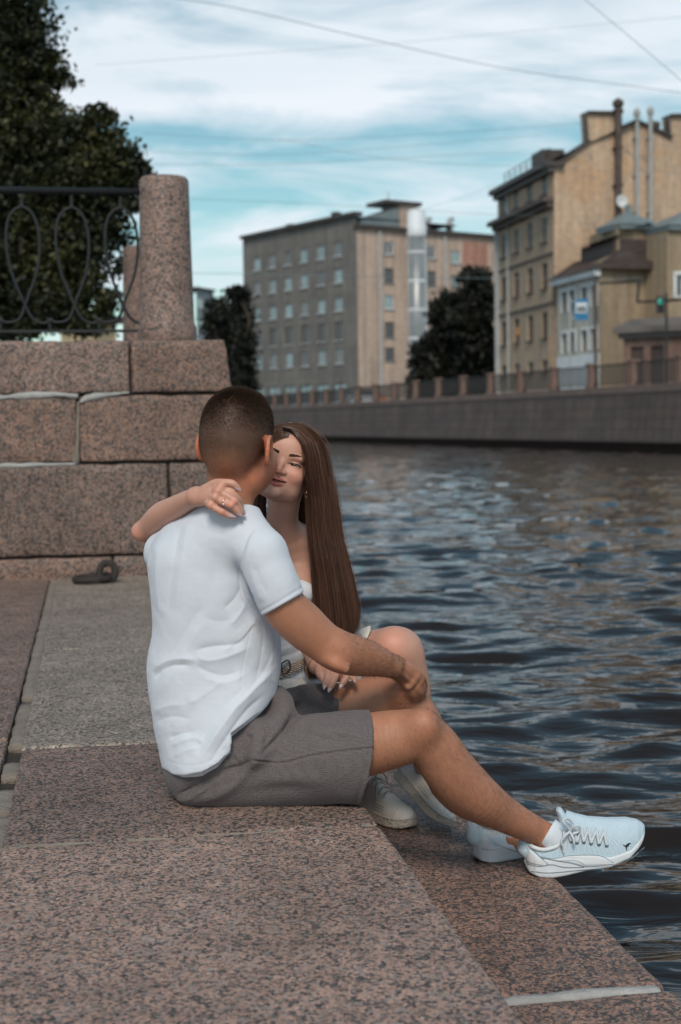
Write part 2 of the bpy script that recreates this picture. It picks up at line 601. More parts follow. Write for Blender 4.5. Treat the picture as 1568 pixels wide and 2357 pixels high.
lj = [sT(px, py) for px, py in ((132, 1326), (118, 1400), (98, 1490), (78, 1590), (58, 1690), (38, 1760), (18, 1840), (2, 1900), (-30, 2010))]
mortar_strip('joint_mortar', [(s, tL * .6 + t * .4, -.007) for s, t in lj], .052, M['mortar'], wn=.12, seed=4, gaps=((.385, .40), (.535, .60), (.66, .70), (.80, .83)))
mortar_strip('joint_mortar', [(sJ0, tL + .02, -.003), (sJ0 + .006, -.75, -.002), (sJ0 - .003, -.5, -.003), (sJ0 + .005, -.3, -.002), (sJ0 - .002, -.16, -.003), (sJ0, -.06, -.005)], .011, M['mortar'], seed=9, gaps=((.10, .13), (.34, .37), (.72, .80)))

# lower step by the water
tE = sT(1295, 2035, -STEP)[1]
sM = sT(1300, 2292, -STEP)[0]
block('lower_step', -2.6, sM - .012, -.15, tE, -STEP - .35, -STEP, M['ledge_brown'], seed=11, rnd=.014, chip=.012)
block('lower_step', sM + .012, 2.05, -.15, tE + .003, -STEP - .35, -STEP, M['ledge_brown'], seed=12, rnd=.016, chip=.014)
block('lower_step', 2.075, sW + .6, -.15, tE, -STEP - .35, -STEP + .001, M['ledge_grey'], seed=13, rnd=.014, chip=.012)
bb = MB(); bb.box(Q(-2.6, -.6, -STEP - .34), EDIR, PDIR, (0, 0, 1), sW + 3.2, tE + .55, .3)
tag(bb.obj('joint_bedding', M['mortar_dark']), kind='structure')
mortar_strip('joint_mortar', [(sM, 0.0, -STEP + .001), (sM + .004, .2, -STEP + .001), (sM, .4, -STEP + .001), (sM + .002, tE - .02, -STEP - .001)], .034, M['mortar_white'], seed=19)
mortar_strip('joint_mortar', [(2.062, 0.0, -STEP + .001), (2.062, .25, -STEP + .001), (2.062, tE - .02, -STEP - .001)], .03, M['mortar_white'], seed=23)
mortar_strip('joint_mortar', [(.62, .04, -STEP + .003), (.60, .12, -STEP + .003), (.58, .2, -STEP + .002)], .018, M['mortar_white'], seed=29)

# ------------------------------------------------------------------ pier wall with its courses
YW = Q(sW, 0)[1]
def zt_at(px, py):
    """(t, z) where the photo ray meets the pier face"""
    d = ray(px, py); o = np.array([0, 0, CAMZ]); k = ((QO + EDIR * sW - o) @ EDIR) / (d @ EDIR)
    P = o + d * k
    return (P - QO) @ PDIR, P[2]
z_cop_top = zt_at(300, 781)[1]; z_c1 = zt_at(240, 908)[1]; z_c2 = zt_at(240, 1066)[1]; z_c3 = zt_at(200, 1281)[1]
tj1 = zt_at(300, 840)[0]; tj2 = zt_at(180, 990)[0]; tj3 = zt_at(389, 1120)[0]; tj4 = zt_at(260, 1300)[0]
tR = zt_at(520, 800)[0]; tRb = zt_at(537, 893)[0]
tLft = -6.2
slope = (tRb - tR) / max(.05, (zt_at(520, 800)[1] - z_c1))
wall = empty('pier_wall', Q(sW, -1, 0), 'massive stepped wall of pink and grey granite blocks behind the man, carrying the iron railing', 'stone wall')
def bat(V):
    V = V.copy()
    hi = V[:, 1].max()
    m = V[:, 1] > hi - .03
    V[m, 1] += (z_cop_top - .05 - V[m, 2]) * slope
    return V
def wb(t0, t1, z0, z1, mat, right=False, ds=0.0, seed=0, lab=None):
    o = block('wall_block', sW + ds, sW + 1.1, t0 + .006, t1 - (.0 if right else .006), z0 + .006, z1 - .006, mat, rnd=.014, cell=.06, amp=.004, batter=bat if right else None, seed=seed, parent=wall, chip=.012)
    if lab: o['label'] = lab
    return o
wb(tLft, tj1, z_c1, z_cop_top, M['wall_pale'], seed=41, lab='long pale pink coping block')
wb(tj1, tR, z_c1, z_cop_top + .004, M['wall_pink'], True, seed=42, lab='coping block under the granite post')
wb(tLft, tj2, z_c2, z_c1, M['wall_pink'], ds=.004, seed=43, lab='dark pink block framed by white mortar')
wb(tj2, tR, z_c2, z_c1, M['wall_pink'], True, ds=.002, seed=44)
wb(tLft, tj3, z_c3, z_c2, M['wall_grey'], ds=-.004, seed=45, lab='tall grey block')
wb(tj3, tR, z_c3, z_c2, M['wall_grey'], True, ds=-.003, seed=46)
wb(tLft, tj4, -.05, z_c3, M['wall_pink'], ds=-.02, seed=47)
wb(tj4, tR, -.05, z_c3, M['wall_grey'], True, ds=-.018, seed=48)
core = MB(); core.box(Q(sW + .035, tLft, -.3), EDIR, PDIR, (0, 0, 1), .9, tR - tLft - .05, z_cop_top + .24)
core.obj('wall_core', M['mortar_dark'], wall)
# white mortar smears in the joints
def wall_mortar(path, w, mat, seed):
    P = catmull([(*zt_at(px, py), ww) for px, py, ww in path], 10)
    V, Fc = [], []
    n = len(P)
    for i, (t, z, ww) in enumerate(P):
        tt = P[min(i + 1, n - 1)][:2] - P[max(i - 1, 0)][:2]; tt /= np.linalg.norm(tt); a = np.array([-tt[1], tt[0]])
        W = Q(sW, t, z)
        wl = ww / 414 * (.5 + .22 * vnoise(W, 14, seed, 3)); wr = ww / 414 * (.5 + .22 * vnoise(W, 14, seed + 5, 3))
        for off, ds in ((-wl, .012), (-wl * .6, -.006), (wr * .6, -.006), (wr, .012), (0, .03)):
            V.append(Q(sW + ds, t + a[0] * off, z + a[1] * off))
    for i in range(n - 1):
        for k in range(5):
            Fc.append((i * 5 + k, i * 5 + (k + 1) % 5, (i + 1) * 5 + (k + 1) % 5, (i + 1) * 5 + k))
    Fc.append((4, 3, 2, 1, 0)); Fc.append(tuple((n - 1) * 5 + k for k in range(5)))
    o = obj('mortar_smear', V, Fc, mat, wall, smooth=True)
    bm = bmesh.new(); bm.from_mesh(o.data); bmesh.ops.recalc_face_normals(bm, faces=bm.faces); bm.to_mesh(o.data); bm.free()
wall_mortar([(-40, 916, 18), (30, 913, 16), (75, 910, 20), (130, 908, 13), (180, 912, 12)], 10, M['mortar_white'], 3)
wall_mortar([(184, 926, 7), (200, 917, 18), (240, 909, 16), (298, 904, 6)], 10, M['mortar_white'], 8)
wall_mortar([(181, 925, 9), (180, 960, 9), (179, 1010, 8), (176, 1050, 14), (170, 1064, 18)], 8, M['mortar'], 13)
wall_mortar([(-40, 1074, 13), (60, 1071, 12), (120, 1069, 8), (175, 1068, 8)], 8, M['mortar_white'], 17)

# ------------------------------------------------------------------ granite post and railing
post = empty('granite_post', Q(sW + .30, zt_at(392, 775)[0], z_cop_top), 'tapered round granite post at the end of the iron railing', 'stone post')
pc = np.array(post.location)
k = (pc[1]) / F
def post_shape(name, c, sc, parent, mat):
    m = MB(); r0 = 56 * k * sc
    hh = 375 * k * sc
    m.lathe(c, [(r0 * 1.16, 0), (r0 * 1.19, .012), (r0 * 1.19, hh * .085), (r0 * 1.15, hh * .105), (r0 * 1.115, hh * .12), (r0 * 1.09, hh * .3), (r0 * 1.04, hh * .6), (r0, hh * .955), (r0 * .985, hh * .975), (r0 * .9, hh * .99), (r0 * .5, hh * 1.0), (.001, hh * 1.003)], 48)
    return m.obj(name, mat, parent, smooth=True)
post_shape('shaft', pc, 1.0, post, M['post'])
p2 = empty('granite_post', Q(sW + 3.6, zt_at(392, 775)[0] - .02, z_cop_top), 'second granite post seen just behind the first, partly hidden by it', 'stone post')
post_shape('shaft', np.array(p2.location), 1.0, p2, M['wall_pink'])

sR = sW + .30
rail = empty('iron_railing', Q(sR, tLft + 1, z_cop_top), 'black cast iron railing with looped ornament on top of the granite wall', 'railing')
def RP(px, py):
    d = ray(px, py); o = np.array([0, 0, CAMZ]); kk = ((QO + EDIR * sR - o) @ EDIR) / (d @ EDIR)
    return o + d * kk
tpost = (pc - QO) @ PDIR
def rz(py): return RP(200, py)[2]
def QR(t, z): return QO + EDIR * sR + PDIR * t + np.array([0, 0, z])
zr = rz(440); m = MB(); m.tube([QR(-6.0, zr), QR(tpost - .02, zr)], .0215, 16); m.obj('top_rail', M['iron'], rail, smooth=True)
zb = rz(762); m = MB(); m.bar(QR(-6.0, zb), QR(tpost - .03, zb), .02, .016); m.obj('bottom_rail', M['iron'], rail)
t_of = lambda px: (RP(px, 600) - QO) @ PDIR
per = (t_of(51 + 114) - t_of(51))
tz = {y: rz(y) for y in (478, 500, 550, 620, 693, 735, 748)}
lab_i = 0
for kx in range(-12, 3):
    c0 = t_of(54) + per * kx
    kk = per / 114.0
    shp = [(-64, 733), (-40, 742), (-12, 733), (5, 693), (32, 620), (38, 550), (26, 498), (0, 478), (-28, 498), (-38, 550), (-30, 620), (-3, 693), (18, 733), (44, 744), (64, 733)]
    pts = [QR(c0 + x * kk, rz(y)) for x, y in shp]
    pts = [p for p in pts if (p - QO) @ PDIR < tpost - .02]
    if len(pts) < 4: continue
    m = MB(); m.tube(catmull(pts, 5), .0085, 8)
    m.obj('loop_ornament', M['iron'], rail, smooth=True)
    m = MB(); m.tube([QR(c0, rz(478)), QR(c0, rz(470)), QR(c0, rz(452))], [.012, .008, .009], 8); m.obj('top_pin', M['iron'], rail)
    if c0 + 56 * kk < tpost - .05:
        m = MB(); m.tube([QR(c0 + 57 * kk, rz(742)), QR(c0 + 57 * kk, rz(758))], [.008, .008], 8); m.obj('bottom_pin', M['iron'], rail)
m = MB(); m.bar(QR(tpost - .135, zb), QR(tpost - .135, zr), .014); m.obj('end_bar', M['iron'], rail)

# ------------------------------------------------------------------ mooring ring
ring = empty('mooring_ring', G(225, 1335, .0), 'thick black iron mooring ring lying at the foot of the granite wall', 'mooring ring')
rc = G(248, 1341, .0); kk = rc[1] / F
m = MB()
th = np.linspace(0, 2 * pi, 33)[:-1]
m.tube([rc + np.array([cos(a) * 19 * kk, .02 * sin(a), 24 * kk + sin(a) * 21 * kk]) for a in th], 8.0 * kk, 12, closed=True)
m.obj('eye', M['iron_rust'], ring, smooth=True)
rc2 = G(216, 1341, .0)
m = MB()
m.tube([rc2 + np.array([cos(a) * 42 * kk, .10 * sin(a), 8.5 * kk + (cos(a) * .5 + .5) * 4 * kk]) for a in th], 8.2 * kk, 12, closed=True)
m.obj('ring', M['iron_rust'], ring, smooth=True)
# ------------------------------------------------------------------ far bank
UP = np.array([0, 0, 1.0])
FW0 = np.array([12.7, 53.0, 0]); FWD = np.array([-.3, 1.0, 0])
def FWP(t, z=0.0): return FW0 + FWD * t + np.array([0, 0, z])
FN = np.array([-1.0, -.3, 0]); FN /= np.linalg.norm(FN)     # towards the water
ZC = 2.16                                                # coping of the far wall
M['far_wall'] = None
def brickmat(name, c1, c2, cm, sx, sz, udir, mort=.012, var=.2, rough=.85, streak=.25):
    m, q, bs = new_mat(name)
    p = pos(q)
    dt = q.n('ShaderNodeVectorMath', operation='DOT_PRODUCT'); q.link(p, dt.inputs[0]); dt.inputs[1].default_value = tuple(udir)
    sp = q.n('ShaderNodeSeparateXYZ'); q.link(p, sp.inputs[0])
    cb = q.n('ShaderNodeCombineXYZ'); q.link(dt.outputs['Value'], cb.inputs[0]); q.link(sp.outputs[2], cb.inputs[1])
    br = q.n('ShaderNodeTexBrick'); q.link(cb.outputs[0], br.inputs['Vector'])
    br.inputs['Color1'].default_value = (*c1, 1); br.inputs['Color2'].default_value = (*c2, 1); br.inputs['Mortar'].default_value = (*cm, 1)
    br.inputs['Scale'].default_value = 1; br.inputs['Mortar Size'].default_value = mort
    br.inputs['Brick Width'].default_value = sx; br.inputs['Row Height'].default_value = sz
    c = br.outputs['Color']
    n = q.ramp(q.noise(p, .6, 6, .6, .5), [(.3, 1 - var), (.7, 1 + var)])
    c = q.mix(1.0, c, n, 'MULTIPLY')
    st = q.n('ShaderNodeCombineXYZ'); q.link(q.math('MULTIPLY', dt.outputs['Value'], 2.2), st.inputs[0]); q.link(q.math('MULTIPLY', sp.outputs[2], .22), st.inputs[1])
    s2 = q.ramp(q.noise(st.outputs[0], 1.0, 5, .6), [(.35, 1 - streak), (.62, 1.08)])
    c = q.mix(1.0, c, s2, 'MULTIPLY')
    q.link(c, bs.inputs['Base Color']); bs.inputs['Roughness'].default_value = rough
    return m
fu = FWD / np.linalg.norm(FWD)
M['far_wall'] = brickmat('far_granite_courses', (.125, .092, .082), (.10, .08, .074), (.065, .053, .05), 1.3, .42, fu, .02)
M['far_cop'] = simple('far_coping', (.16, .115, .10), .8, var=.2, nscale=1.5)
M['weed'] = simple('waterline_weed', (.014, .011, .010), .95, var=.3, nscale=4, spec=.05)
fw = empty('embankment_wall', FWP(0, WZ), 'long granite embankment wall across the water', 'embankment wall')
def curve_t(t):  # gentle bend at the far end, towards the right bank side
    return FWP(t)
ts = np.concatenate([np.linspace(-40, 60, 60), np.linspace(62, 130, 20)])
def wall_strip(name, z0, z1, off0, off1, mat, back=.9):
    V, Fc = [], []
    for t in ts:
        p = curve_t(t)
        V += [p + FN * off0 + UP * z0, p + FN * off1 + UP * z1, p - FN * back + UP * z1, p - FN * back + UP * z0]
    for i in range(len(ts) - 1):
        for k_ in range(4):
            a, b_ = i * 4 + k_, i * 4 + (k_ + 1) % 4
            Fc.append((a, a + 4, b_ + 4, b_))
    Fc.append((0, 1, 2, 3)); n_ = (len(ts) - 1) * 4; Fc.append((n_ + 3, n_ + 2, n_ + 1, n_))
    return obj(name, V, Fc, mat, fw)
wall_strip('courses', WZ + .35, ZC - .3, .28, .06, M['far_wall'])
wall_strip('coping', ZC - .3, ZC, .10, .08, M['far_cop'], .95)
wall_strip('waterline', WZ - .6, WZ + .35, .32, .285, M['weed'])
# street on the far bank
b_ = MB(); pA, pB = curve_t(-40), curve_t(130)
b_.add([tuple((pA - FN * .8) + UP * (ZC - .14)), tuple((pA + np.array([160, 20, 0])) + UP * (ZC - .14)), tuple((pB + np.array([200, 150, 0])) + UP * (ZC - .14)), tuple((pB - FN * .8) + UP * (ZC - .14))], [(0, 1, 2, 3)])
tag(b_.obj('street', simple('asphalt', (.05, .048, .047), .9, var=.2, nscale=2)), kind='structure')
ZS = ZC - .14

M['farpost'] = simple('far_post_granite', (.19, .12, .095), .8, var=.2, nscale=4)
M['fence'] = simple('far_fence_iron', (.018, .018, .02), .6)
post_ts = [.56 + 3.52 * i for i in range(-1, 22)]
ORD = ['', 'first', 'second', 'third', 'fourth', 'fifth', 'sixth', 'seventh', 'eighth', 'ninth', 'tenth', 'eleventh', 'twelfth', 'thirteenth', 'fourteenth', 'fifteenth', 'sixteenth', 'seventeenth', 'eighteenth', 'nineteenth', 'twentieth', 'twenty-first', 'twenty-second']
for i, t in enumerate(post_ts):
    if i == 0: continue
    p = curve_t(t) - FN * .35
    m = MB()
    m.box(p + UP * ZC - fu * .2 + FN * .2, fu, -FN, UP, .4, .4, .14)
    m.box(p + UP * (ZC + .14) - fu * .155 + FN * .155, fu, -FN, UP, .31, .31, .80)
    m.box(p + UP * (ZC + .94) - fu * .19 + FN * .19, fu, -FN, UP, .38, .38, .10)
    o = m.obj('granite_post', M['farpost'], at=p + UP * ZC)
    tag(o, ORD[i] + ' square granite post from the right edge, on the far embankment', 'fence post', 'granite posts on the far embankment')
for i in range(len(post_ts) - 1):
    a = curve_t(post_ts[i] + .2) - FN * .35; c = curve_t(post_ts[i + 1] - .2) - FN * .35
    e_ = empty('iron_fence', (a + c) / 2 + UP * ZC, 'dark iron fence on the far embankment, ' + (ORD[i + 1] + ' length from the right edge'), 'fence', 'iron fences on the far embankment')
    m = MB(); m.bar(a + UP * (ZC + .92), c + UP * (ZC + .92), .06, .05); m.bar(a + UP * (ZC + .12), c + UP * (ZC + .12), .05, .04); m.obj('rail', M['fence'], e_)
    m = MB(); nb = 17
    for k_ in range(1, nb):
        p = a + (c - a) * k_ / nb; m.bar(p + UP * (ZC + .1), p + UP * (ZC + .94), .045)
    m.obj('bars', M['fence'], e_)

# ------------------------------------------------------------------ buildings
M['glass'] = None
def glassmat(name, col, rough=.15):
    m, q, bs = new_mat(name)
    p = pos(q)
    n = q.ramp(q.noise(p, .5, 3, .5), [(.3, .5), (.7, 1.4)])
    q.link(q.mix(1.0, (*col, 1), n, 'MULTIPLY'), bs.inputs['Base Color'])
    bs.inputs['Roughness'].default_value = rough; bs.inputs['Specular IOR Level'].default_value = 1.0
    bs.inputs['IOR'].default_value = 1.8
    return m
M['glass'] = glassmat('window_glass', (.035, .055, .065), .08)
M['glass_curtain'] = glassmat('curtained_glass', (.16, .27, .29), .2)
M['glass_dark'] = glassmat('dark_glass', (.02, .018, .018), .3)
M['wframe'] = simple('window_frame_paint', (.30, .32, .33), .6, nscale=2)
M['wframe_dark'] = simple('window_frame_brown', (.07, .05, .045), .6, nscale=2)
M['wframe_white'] = simple('window_frame_white', (.60, .62, .63), .6, nscale=2)


class Facade:
    def __init__(s, A, Bd, n=None):
        """A: base point (world) of the near corner, Bd: far corner"""
        s.A = np.array([A[0], A[1], 0.0]); B2 = np.array([Bd[0], Bd[1], 0.0])
        s.L = np.linalg.norm(B2 - s.A); s.u = (B2 - s.A) / s.L
        s.n = np.array([s.u[1], -s.u[0], 0]);
        if np.dot(s.n, -s.A) < 0: s.n = -s.n          # faces the camera
        s.holes = []
    def hit(s, px, py):
        d = ray(px, py); o = np.array([0, 0, CAMZ]); k_ = ((s.A - o) @ s.n) / (d @ s.n)
        P = o + d * k_
        return (P - s.A) @ s.u, P[2]
    def P(s, u, z, out=0.0): return s.A + s.u * u + UP * z + s.n * out
    def mesh(s, name, z0, z1, mat, parent, depth=.22, top=None):
        """wall with real openings; top: optional function u->z for a sloped roof line"""
        us = sorted(set([0.0, s.L] + [h[0] for h in s.holes] + [h[1] for h in s.holes]))
        zs = sorted(set([z0, z1] + [h[2] for h in s.holes] + [h[3] for h in s.holes]))
        m = MB()
        for i in range(len(us) - 1):
            for j in range(len(zs) - 1):
                uc, zc_ = (us[i] + us[i + 1]) / 2, (zs[j] + zs[j + 1]) / 2
                if any(h[0] < uc < h[1] and h[2] < zc_ < h[3] for h in s.holes): continue
                a, c, z_, w = us[i], us[i + 1], zs[j], zs[j + 1]
                m.add([s.P(a, z_), s.P(c, z_), s.P(c, w), s.P(a, w)], [(0, 1, 2, 3)])
        for h in s.holes:
            a, c, z_, w = h[:4]
            m.add([s.P(a, z_), s.P(c, z_), s.P(c, w), s.P(a, w), s.P(a, z_, -depth), s.P(c, z_, -depth), s.P(c, w, -depth), s.P(a, w, -depth)],
                  [(0, 1, 5, 4), (1, 2, 6, 5), (2, 3, 7, 6), (3, 0, 4, 7)])
        return m.obj(name, mat, parent)
    def window(s, h, parent, frame, glass, depth=.16, bars=(1, 1), fw=.07, sill=None, surround=None, label=None):
        a, c, z_, w = h[:4]
        m = MB(); t = .06
        def fb(a0, a1, z0, z1): m.box(s.P(a0, z0, -depth), s.u, s.n, UP, a1 - a0, t, z1 - z0)
        fb(a, a + fw, z_, w); fb(c - fw, c, z_, w); fb(a + fw, c - fw, z_, z_ + fw); fb(a + fw, c - fw, w - fw, w)
        for k_ in range(1, bars[0] + 1):
            x = a + (c - a) * k_ / (bars[0] + 1); fb(x - fw * .4, x + fw * .4, z_ + fw, w - fw)
        for k_ in range(1, bars[1] + 1):
            x = z_ + (w - z_) * (.62 if bars[1] == 1 else k_ / (bars[1] + 1))
            m.box(s.P(a + fw, x - fw * .35, -depth + .002), s.u, s.n, UP, c - a - 2 * fw, t, fw * .7)
        o = m.obj('window', frame, parent)
        if label: o['label'] = label
        m = MB(); m.box(s.P(a, z_, -depth - .02), s.u, s.n, UP, c - a, .04, w - z_); m.obj('pane', glass, o)
        if sill is not None:
            m = MB(); m.box(s.P(a - .08, z_ - .1, -.02), s.u, s.n, UP, c - a + .16, .16, .09); m.obj('sill', sill, o)
        if surround is not None:
            m = MB(); e_ = .16
            m.box(s.P(a - e_, z_ - .0, -.02), s.u, s.n, UP, e_ - .003, .07, w - z_); m.box(s.P(c + .003, z_, -.02), s.u, s.n, UP, e_, .07, w - z_)
            m.box(s.P(a - e_, w + .003, -.02), s.u, s.n, UP, c - a + 2 * e_, .09, e_); m.obj('surround', surround, o)
        return o


def stucco(name, col, patch, patch2=None, var=.12, streak=.3, patch_amt=.5):
    m, q, bs = new_mat(name)
    p = pos(q)
    c = q.mix(q.ramp(q.noise(p, .35, 7, .66, .8), [(.50, 0), (.60, patch_amt)]), (*col, 1), (*patch, 1))
    if patch2: c = q.mix(q.ramp(q.noise(q.vmath('ADD', p, (9, 4, 2)), .8, 7, .7, 1.2), [(.58, 0), (.64, .7)]), c, (*patch2, 1))
    stv = q.scale(p, (1.6, 1.6, .12))
    c = q.mix(1.0, c, q.ramp(q.noise(stv, 1, 5, .6), [(.3, 1 - streak), (.6, 1.06)]), 'MULTIPLY')
    c = q.mix(1.0, c, q.ramp(q.noise(p, 3, 4, .6), [(.3, 1 - var), (.7, 1 + var)]), 'MULTIPLY')
    q.link(c, bs.inputs['Base Color']); bs.inputs['Roughness'].default_value = .9
    bs.inputs['Specular IOR Level'].default_value = .2
    return m

# ---- grey apartment block with peach side and glass stair tower
S = 150.0
cor = U(826, 900, S)
farL = U(565, 900, S * 1.122)
gb = empty('apartment_block', (cor[0], cor[1], ZS), 'six storey block with grey facade, peach side wall and round glass stair tower', 'apartment block')
fc = Facade(cor, farL)
M['grey_panel'] = brickmat('grey_panel', (.20, .185, .17), (.17, .16, .15), (.13, .12, .115), 2.9, 1.45, fc.u, .02, var=.12)
ztop = fc.hit(824, 495)[1]
cols = np.linspace(fc.hit(778, 600)[0], fc.hit(591, 600)[0], 6)
rowy = [(557, 590), (619, 651), (684, 716), (741, 783), (802, 837)]
rows = [(fc.hit(778, b2)[1], fc.hit(778, a2)[1]) for a2, b2 in rowy]
wn = []
for j, (z_, w) in enumerate(rows):
    for i, c in enumerate(cols):
        h = (c - .72, c + .72, z_, w); fc.holes.append(h); wn.append((h, i, j))
for i in range(6):
    c = cols[i]; fc.holes.append((c - 1.2, c + 1.2, ZS + .5, ZS + 3.0)); wn.append((fc.holes[-1], i, 9))
fc.mesh('grey_facade', ZS - 1, ztop, M['grey_panel'], gb)
for h, i, j in wn:
    gl = M['glass_dark'] if j == 3 or (i + 2 * j) % 7 == 3 else (M['glass_curtain'] if (i * 3 + j) % 4 else M['glass'])
    fc.window(h, gb, M['wframe_dark'] if j in (3, 9) else M['wframe'], gl if j != 9 else M['glass_curtain'], bars=(1, 0), fw=.1, sill=M['wframe_white'] if j != 9 else None)
pk1 = U(930, 900, S * 1.02); pk2 = U(1140, 900, S * 1.07)
fp = Facade(cor, pk2)
M['peach'] = stucco('peach_plaster', (.50, .385, .315), (.43, .33, .28), (.33, .26, .22))
M['rosy'] = stucco('rosy_plaster', (.40, .22, .17), (.38, .18, .13), (.48, .34, .26))
M['roof_dark'] = simple('dark_roof_metal', (.06, .05, .047), .6, var=.2, nscale=1)
M['roof_teal'] = simple('grey_green_roof', (.17, .21, .22), .5, var=.15, nscale=1)
M['pipe'] = simple('pale_drainpipe', (.36, .37, .37), .5, nscale=2)
M['pipe_dark'] = simple('rusty_flue', (.085, .062, .055), .7, var=.4, nscale=2)
zp = fp.hit(830, 525)[1]
for cx_, ys_ in ((895, ((556, 586), (617, 651), (680, 712), (741, 776), (800, 830))), (992, ((567, 596), (624, 657))), (1049, ((577, 606), (634, 660)))):
    for a2, b2 in ys_:
        h = (fp.hit(cx_ - 11, 600)[0], fp.hit(cx_ + 11, 600)[0], fp.hit(cx_, b2)[1], fp.hit(cx_, a2)[1]); fp.holes.append(h)
fp.mesh('peach_facade', ZS - 1, zp, M['peach'], gb)
for k_, h in enumerate(fp.holes):
    fp.window(h, gb, M['wframe_white'] if k_ in (0, 2, 5, 7) else M['wframe_dark'], M['glass_curtain'] if k_ in (2, 7, 8) else M['glass_dark'], bars=(1, 0), fw=.12, sill=M['wframe'])
ru0 = fp.hit(1066, 600)[0]; m = MB(); m.box(fp.P(ru0, ZS, .0), fp.u, fp.n, UP, fp.L - ru0 - 1.0, .05, zp - ZS - .5); m.obj('rosy_wall', M['rosy'], gb)
# roof slabs, parapets
m = MB()
for f_, z_ in ((fc, ztop), (fp, zp)):
    m.box(f_.P(-.2, z_, .45), f_.u, -f_.n, UP, f_.L + .2, 1.1 if f_ is fc else .8, .38)
m.obj('roof_edge', M['roof_dark'], gb)
m = MB(); far_in = farL * [1, 1, 0] + np.array([9, 14, 0])
a0, a1, a2_, a3 = fc.P(0, ztop - .1, -.3), fc.P(fc.L, ztop - .1, -.3), fc.P(fc.L, ztop - .1, -14), fc.P(0, ztop - .1, -14)
m.add([a0, a1, a2_, a3, fp.P(fp.L, zp - .05, -.4), fp.P(fp.L, zp - .05, -13), fp.P(.5, zp - .05, -.4), fp.P(.5, zp - .05, -13)], [(0, 1, 2, 3), (6, 4, 5, 7)])
m.add([fc.P(fc.L, ZS), fc.P(fc.L, ztop), fc.P(fc.L, ztop, -14), fc.P(fc.L, ZS, -14)], [(0, 1, 2, 3)])
m.add([fp.P(fp.L, ZS), fp.P(fp.L, zp), fp.P(fp.L, zp, -14), fp.P(fp.L, ZS, -14)], [(0, 1, 2, 3)])
m.obj('roof', M['roof_dark'], gb)
# sloping grey-blue lift house on the roof and its tall end
uA, uB = fp.hit(832, 500)[0], fp.hit(922, 500)[0]
zA, zB1 = fp.hit(840, 520)[1], fp.hit(922, 476)[1]
m = MB(); dz = 3.5
v = [fp.P(uA, zp + .35, -.3), fp.P(uB, zp + .35, -.3), fp.P(uB, zB1, -.3), fp.P(uA, zp + .9, -.3)]
v += [p - fp.n * dz for p in v]
m.add(v, [(0, 1, 2, 3), (7, 6, 5, 4), (0, 3, 7, 4), (3, 2, 6, 7), (1, 5, 6, 2)])
m.obj('roof_house', M['roof_teal'], gb)
m = MB(); uC = fp.hit(965, 500)[0]
m.box(fp.P(uB + .02, zp + .3, -.2), fp.u, -fp.n, UP, uC - uB, 3.2, fp.hit(930, 472)[1] - zp - .3); m.obj('lift_house', M['peach'], gb)
m = MB(); m.box(fp.P(uB - 2.0, fp.hit(930, 472)[1] + .02, .15), fp.u, -fp.n, UP, uC - uB + 2.3, 3.6, .4); m.obj('lift_roof', M['roof_dark'], gb)
m = MB(); m.bar(fp.P(uB - .8, zB1, -1), fp.P(uB - .8, zB1 + 1.6, -1), .12); m.obj('roof_mast', M['pipe'], gb)
# stair tower
tw = fp.P(fp.hit(952, 600)[0], 0, .55); rt = 22 * tw[1] / F
zt1, zt2, zt3 = (fp.hit(952, y_)[1] for y_ in (491, 520, 549))
M['tower_glass'] = glassmat('tower_glass', (.07, .09, .10), .4)
M['tower_white'] = simple('white_tower_cladding', (.66, .70, .74), .5, var=.1, nscale=.6)
m = MB(); m.lathe(tw + UP * ZS, [(rt, 0), (rt, zt3 - ZS)], 28); tg = m.obj('stair_tower', M['tower_glass'], gb, smooth=True)
m = MB(); m.lathe(tw + UP * zt3, [(rt * 1.03, 0), (rt * 1.08, .2), (rt * 1.08, zt2 - zt3), (rt * .98, zt2 - zt3 + .05), (rt * .98, zt1 - zt3), (rt * .7, zt1 - zt3 + .3), (.01, zt1 - zt3 + .5)], 28); m.obj('tower_head', M['tower_white'], gb, smooth=True)
m = MB()
for k_ in range(16):
    th_ = 2 * pi * k_ / 16; c_ = tw + np.array([cos(th_) * rt * 1.01, sin(th_) * rt * 1.01, 0])
    m.bar(c_ + UP * ZS, c_ + UP * zt3, .07)
zz = ZS + 1.5
while zz < zt3:
    m.lathe(tw + UP * zz, [(rt * 1.02, 0), (rt * 1.02, .22)], 28); zz += 3.05
m.obj('tower_frame', M['tower_white'], gb)
m = MB()
for px_ in (873, 1023):
    m.bar(fp.P(fp.hit(px_, 600)[0], ZS, .12), fp.P(fp.hit(px_, 600)[0], zp, .12), .26)
m.obj('drainpipe', M['pipe'], gb)
for px_ in (1012, 1064):
    u_ = fp.hit(px_, 540)[0]; z0_ = zp
    m = MB(); zt_ = fp.hit(px_, 508)[1]
    m.lathe(fp.P(u_, z0_ - .1, -2.2), [(.42, 0), (.42, zt_ - z0_), (.36, zt_ - z0_ + .1)], 12)
    m.tube([fp.P(u_, zt_ - .1, -2.2), fp.P(u_ + .05, zt_ + .35, -2.2), fp.P(u_ + .45, zt_ + .5, -2.2)], .3, 8); m.obj('roof_vent', M['pipe'], gb, smooth=False)
m = MB(); m.box(fc.P(4.5, ztop + .3, -.5), fc.u, -fc.n, UP, .8, .8, .7); m.obj('roof_vent', M['roof_dark'], gb)
m = MB(); m.box(fc.P(13, ztop + .35, -.5), fc.u, -fc.n, UP, 1.2, .8, .4); m.obj('roof_vent', M['roof_dark'], gb)

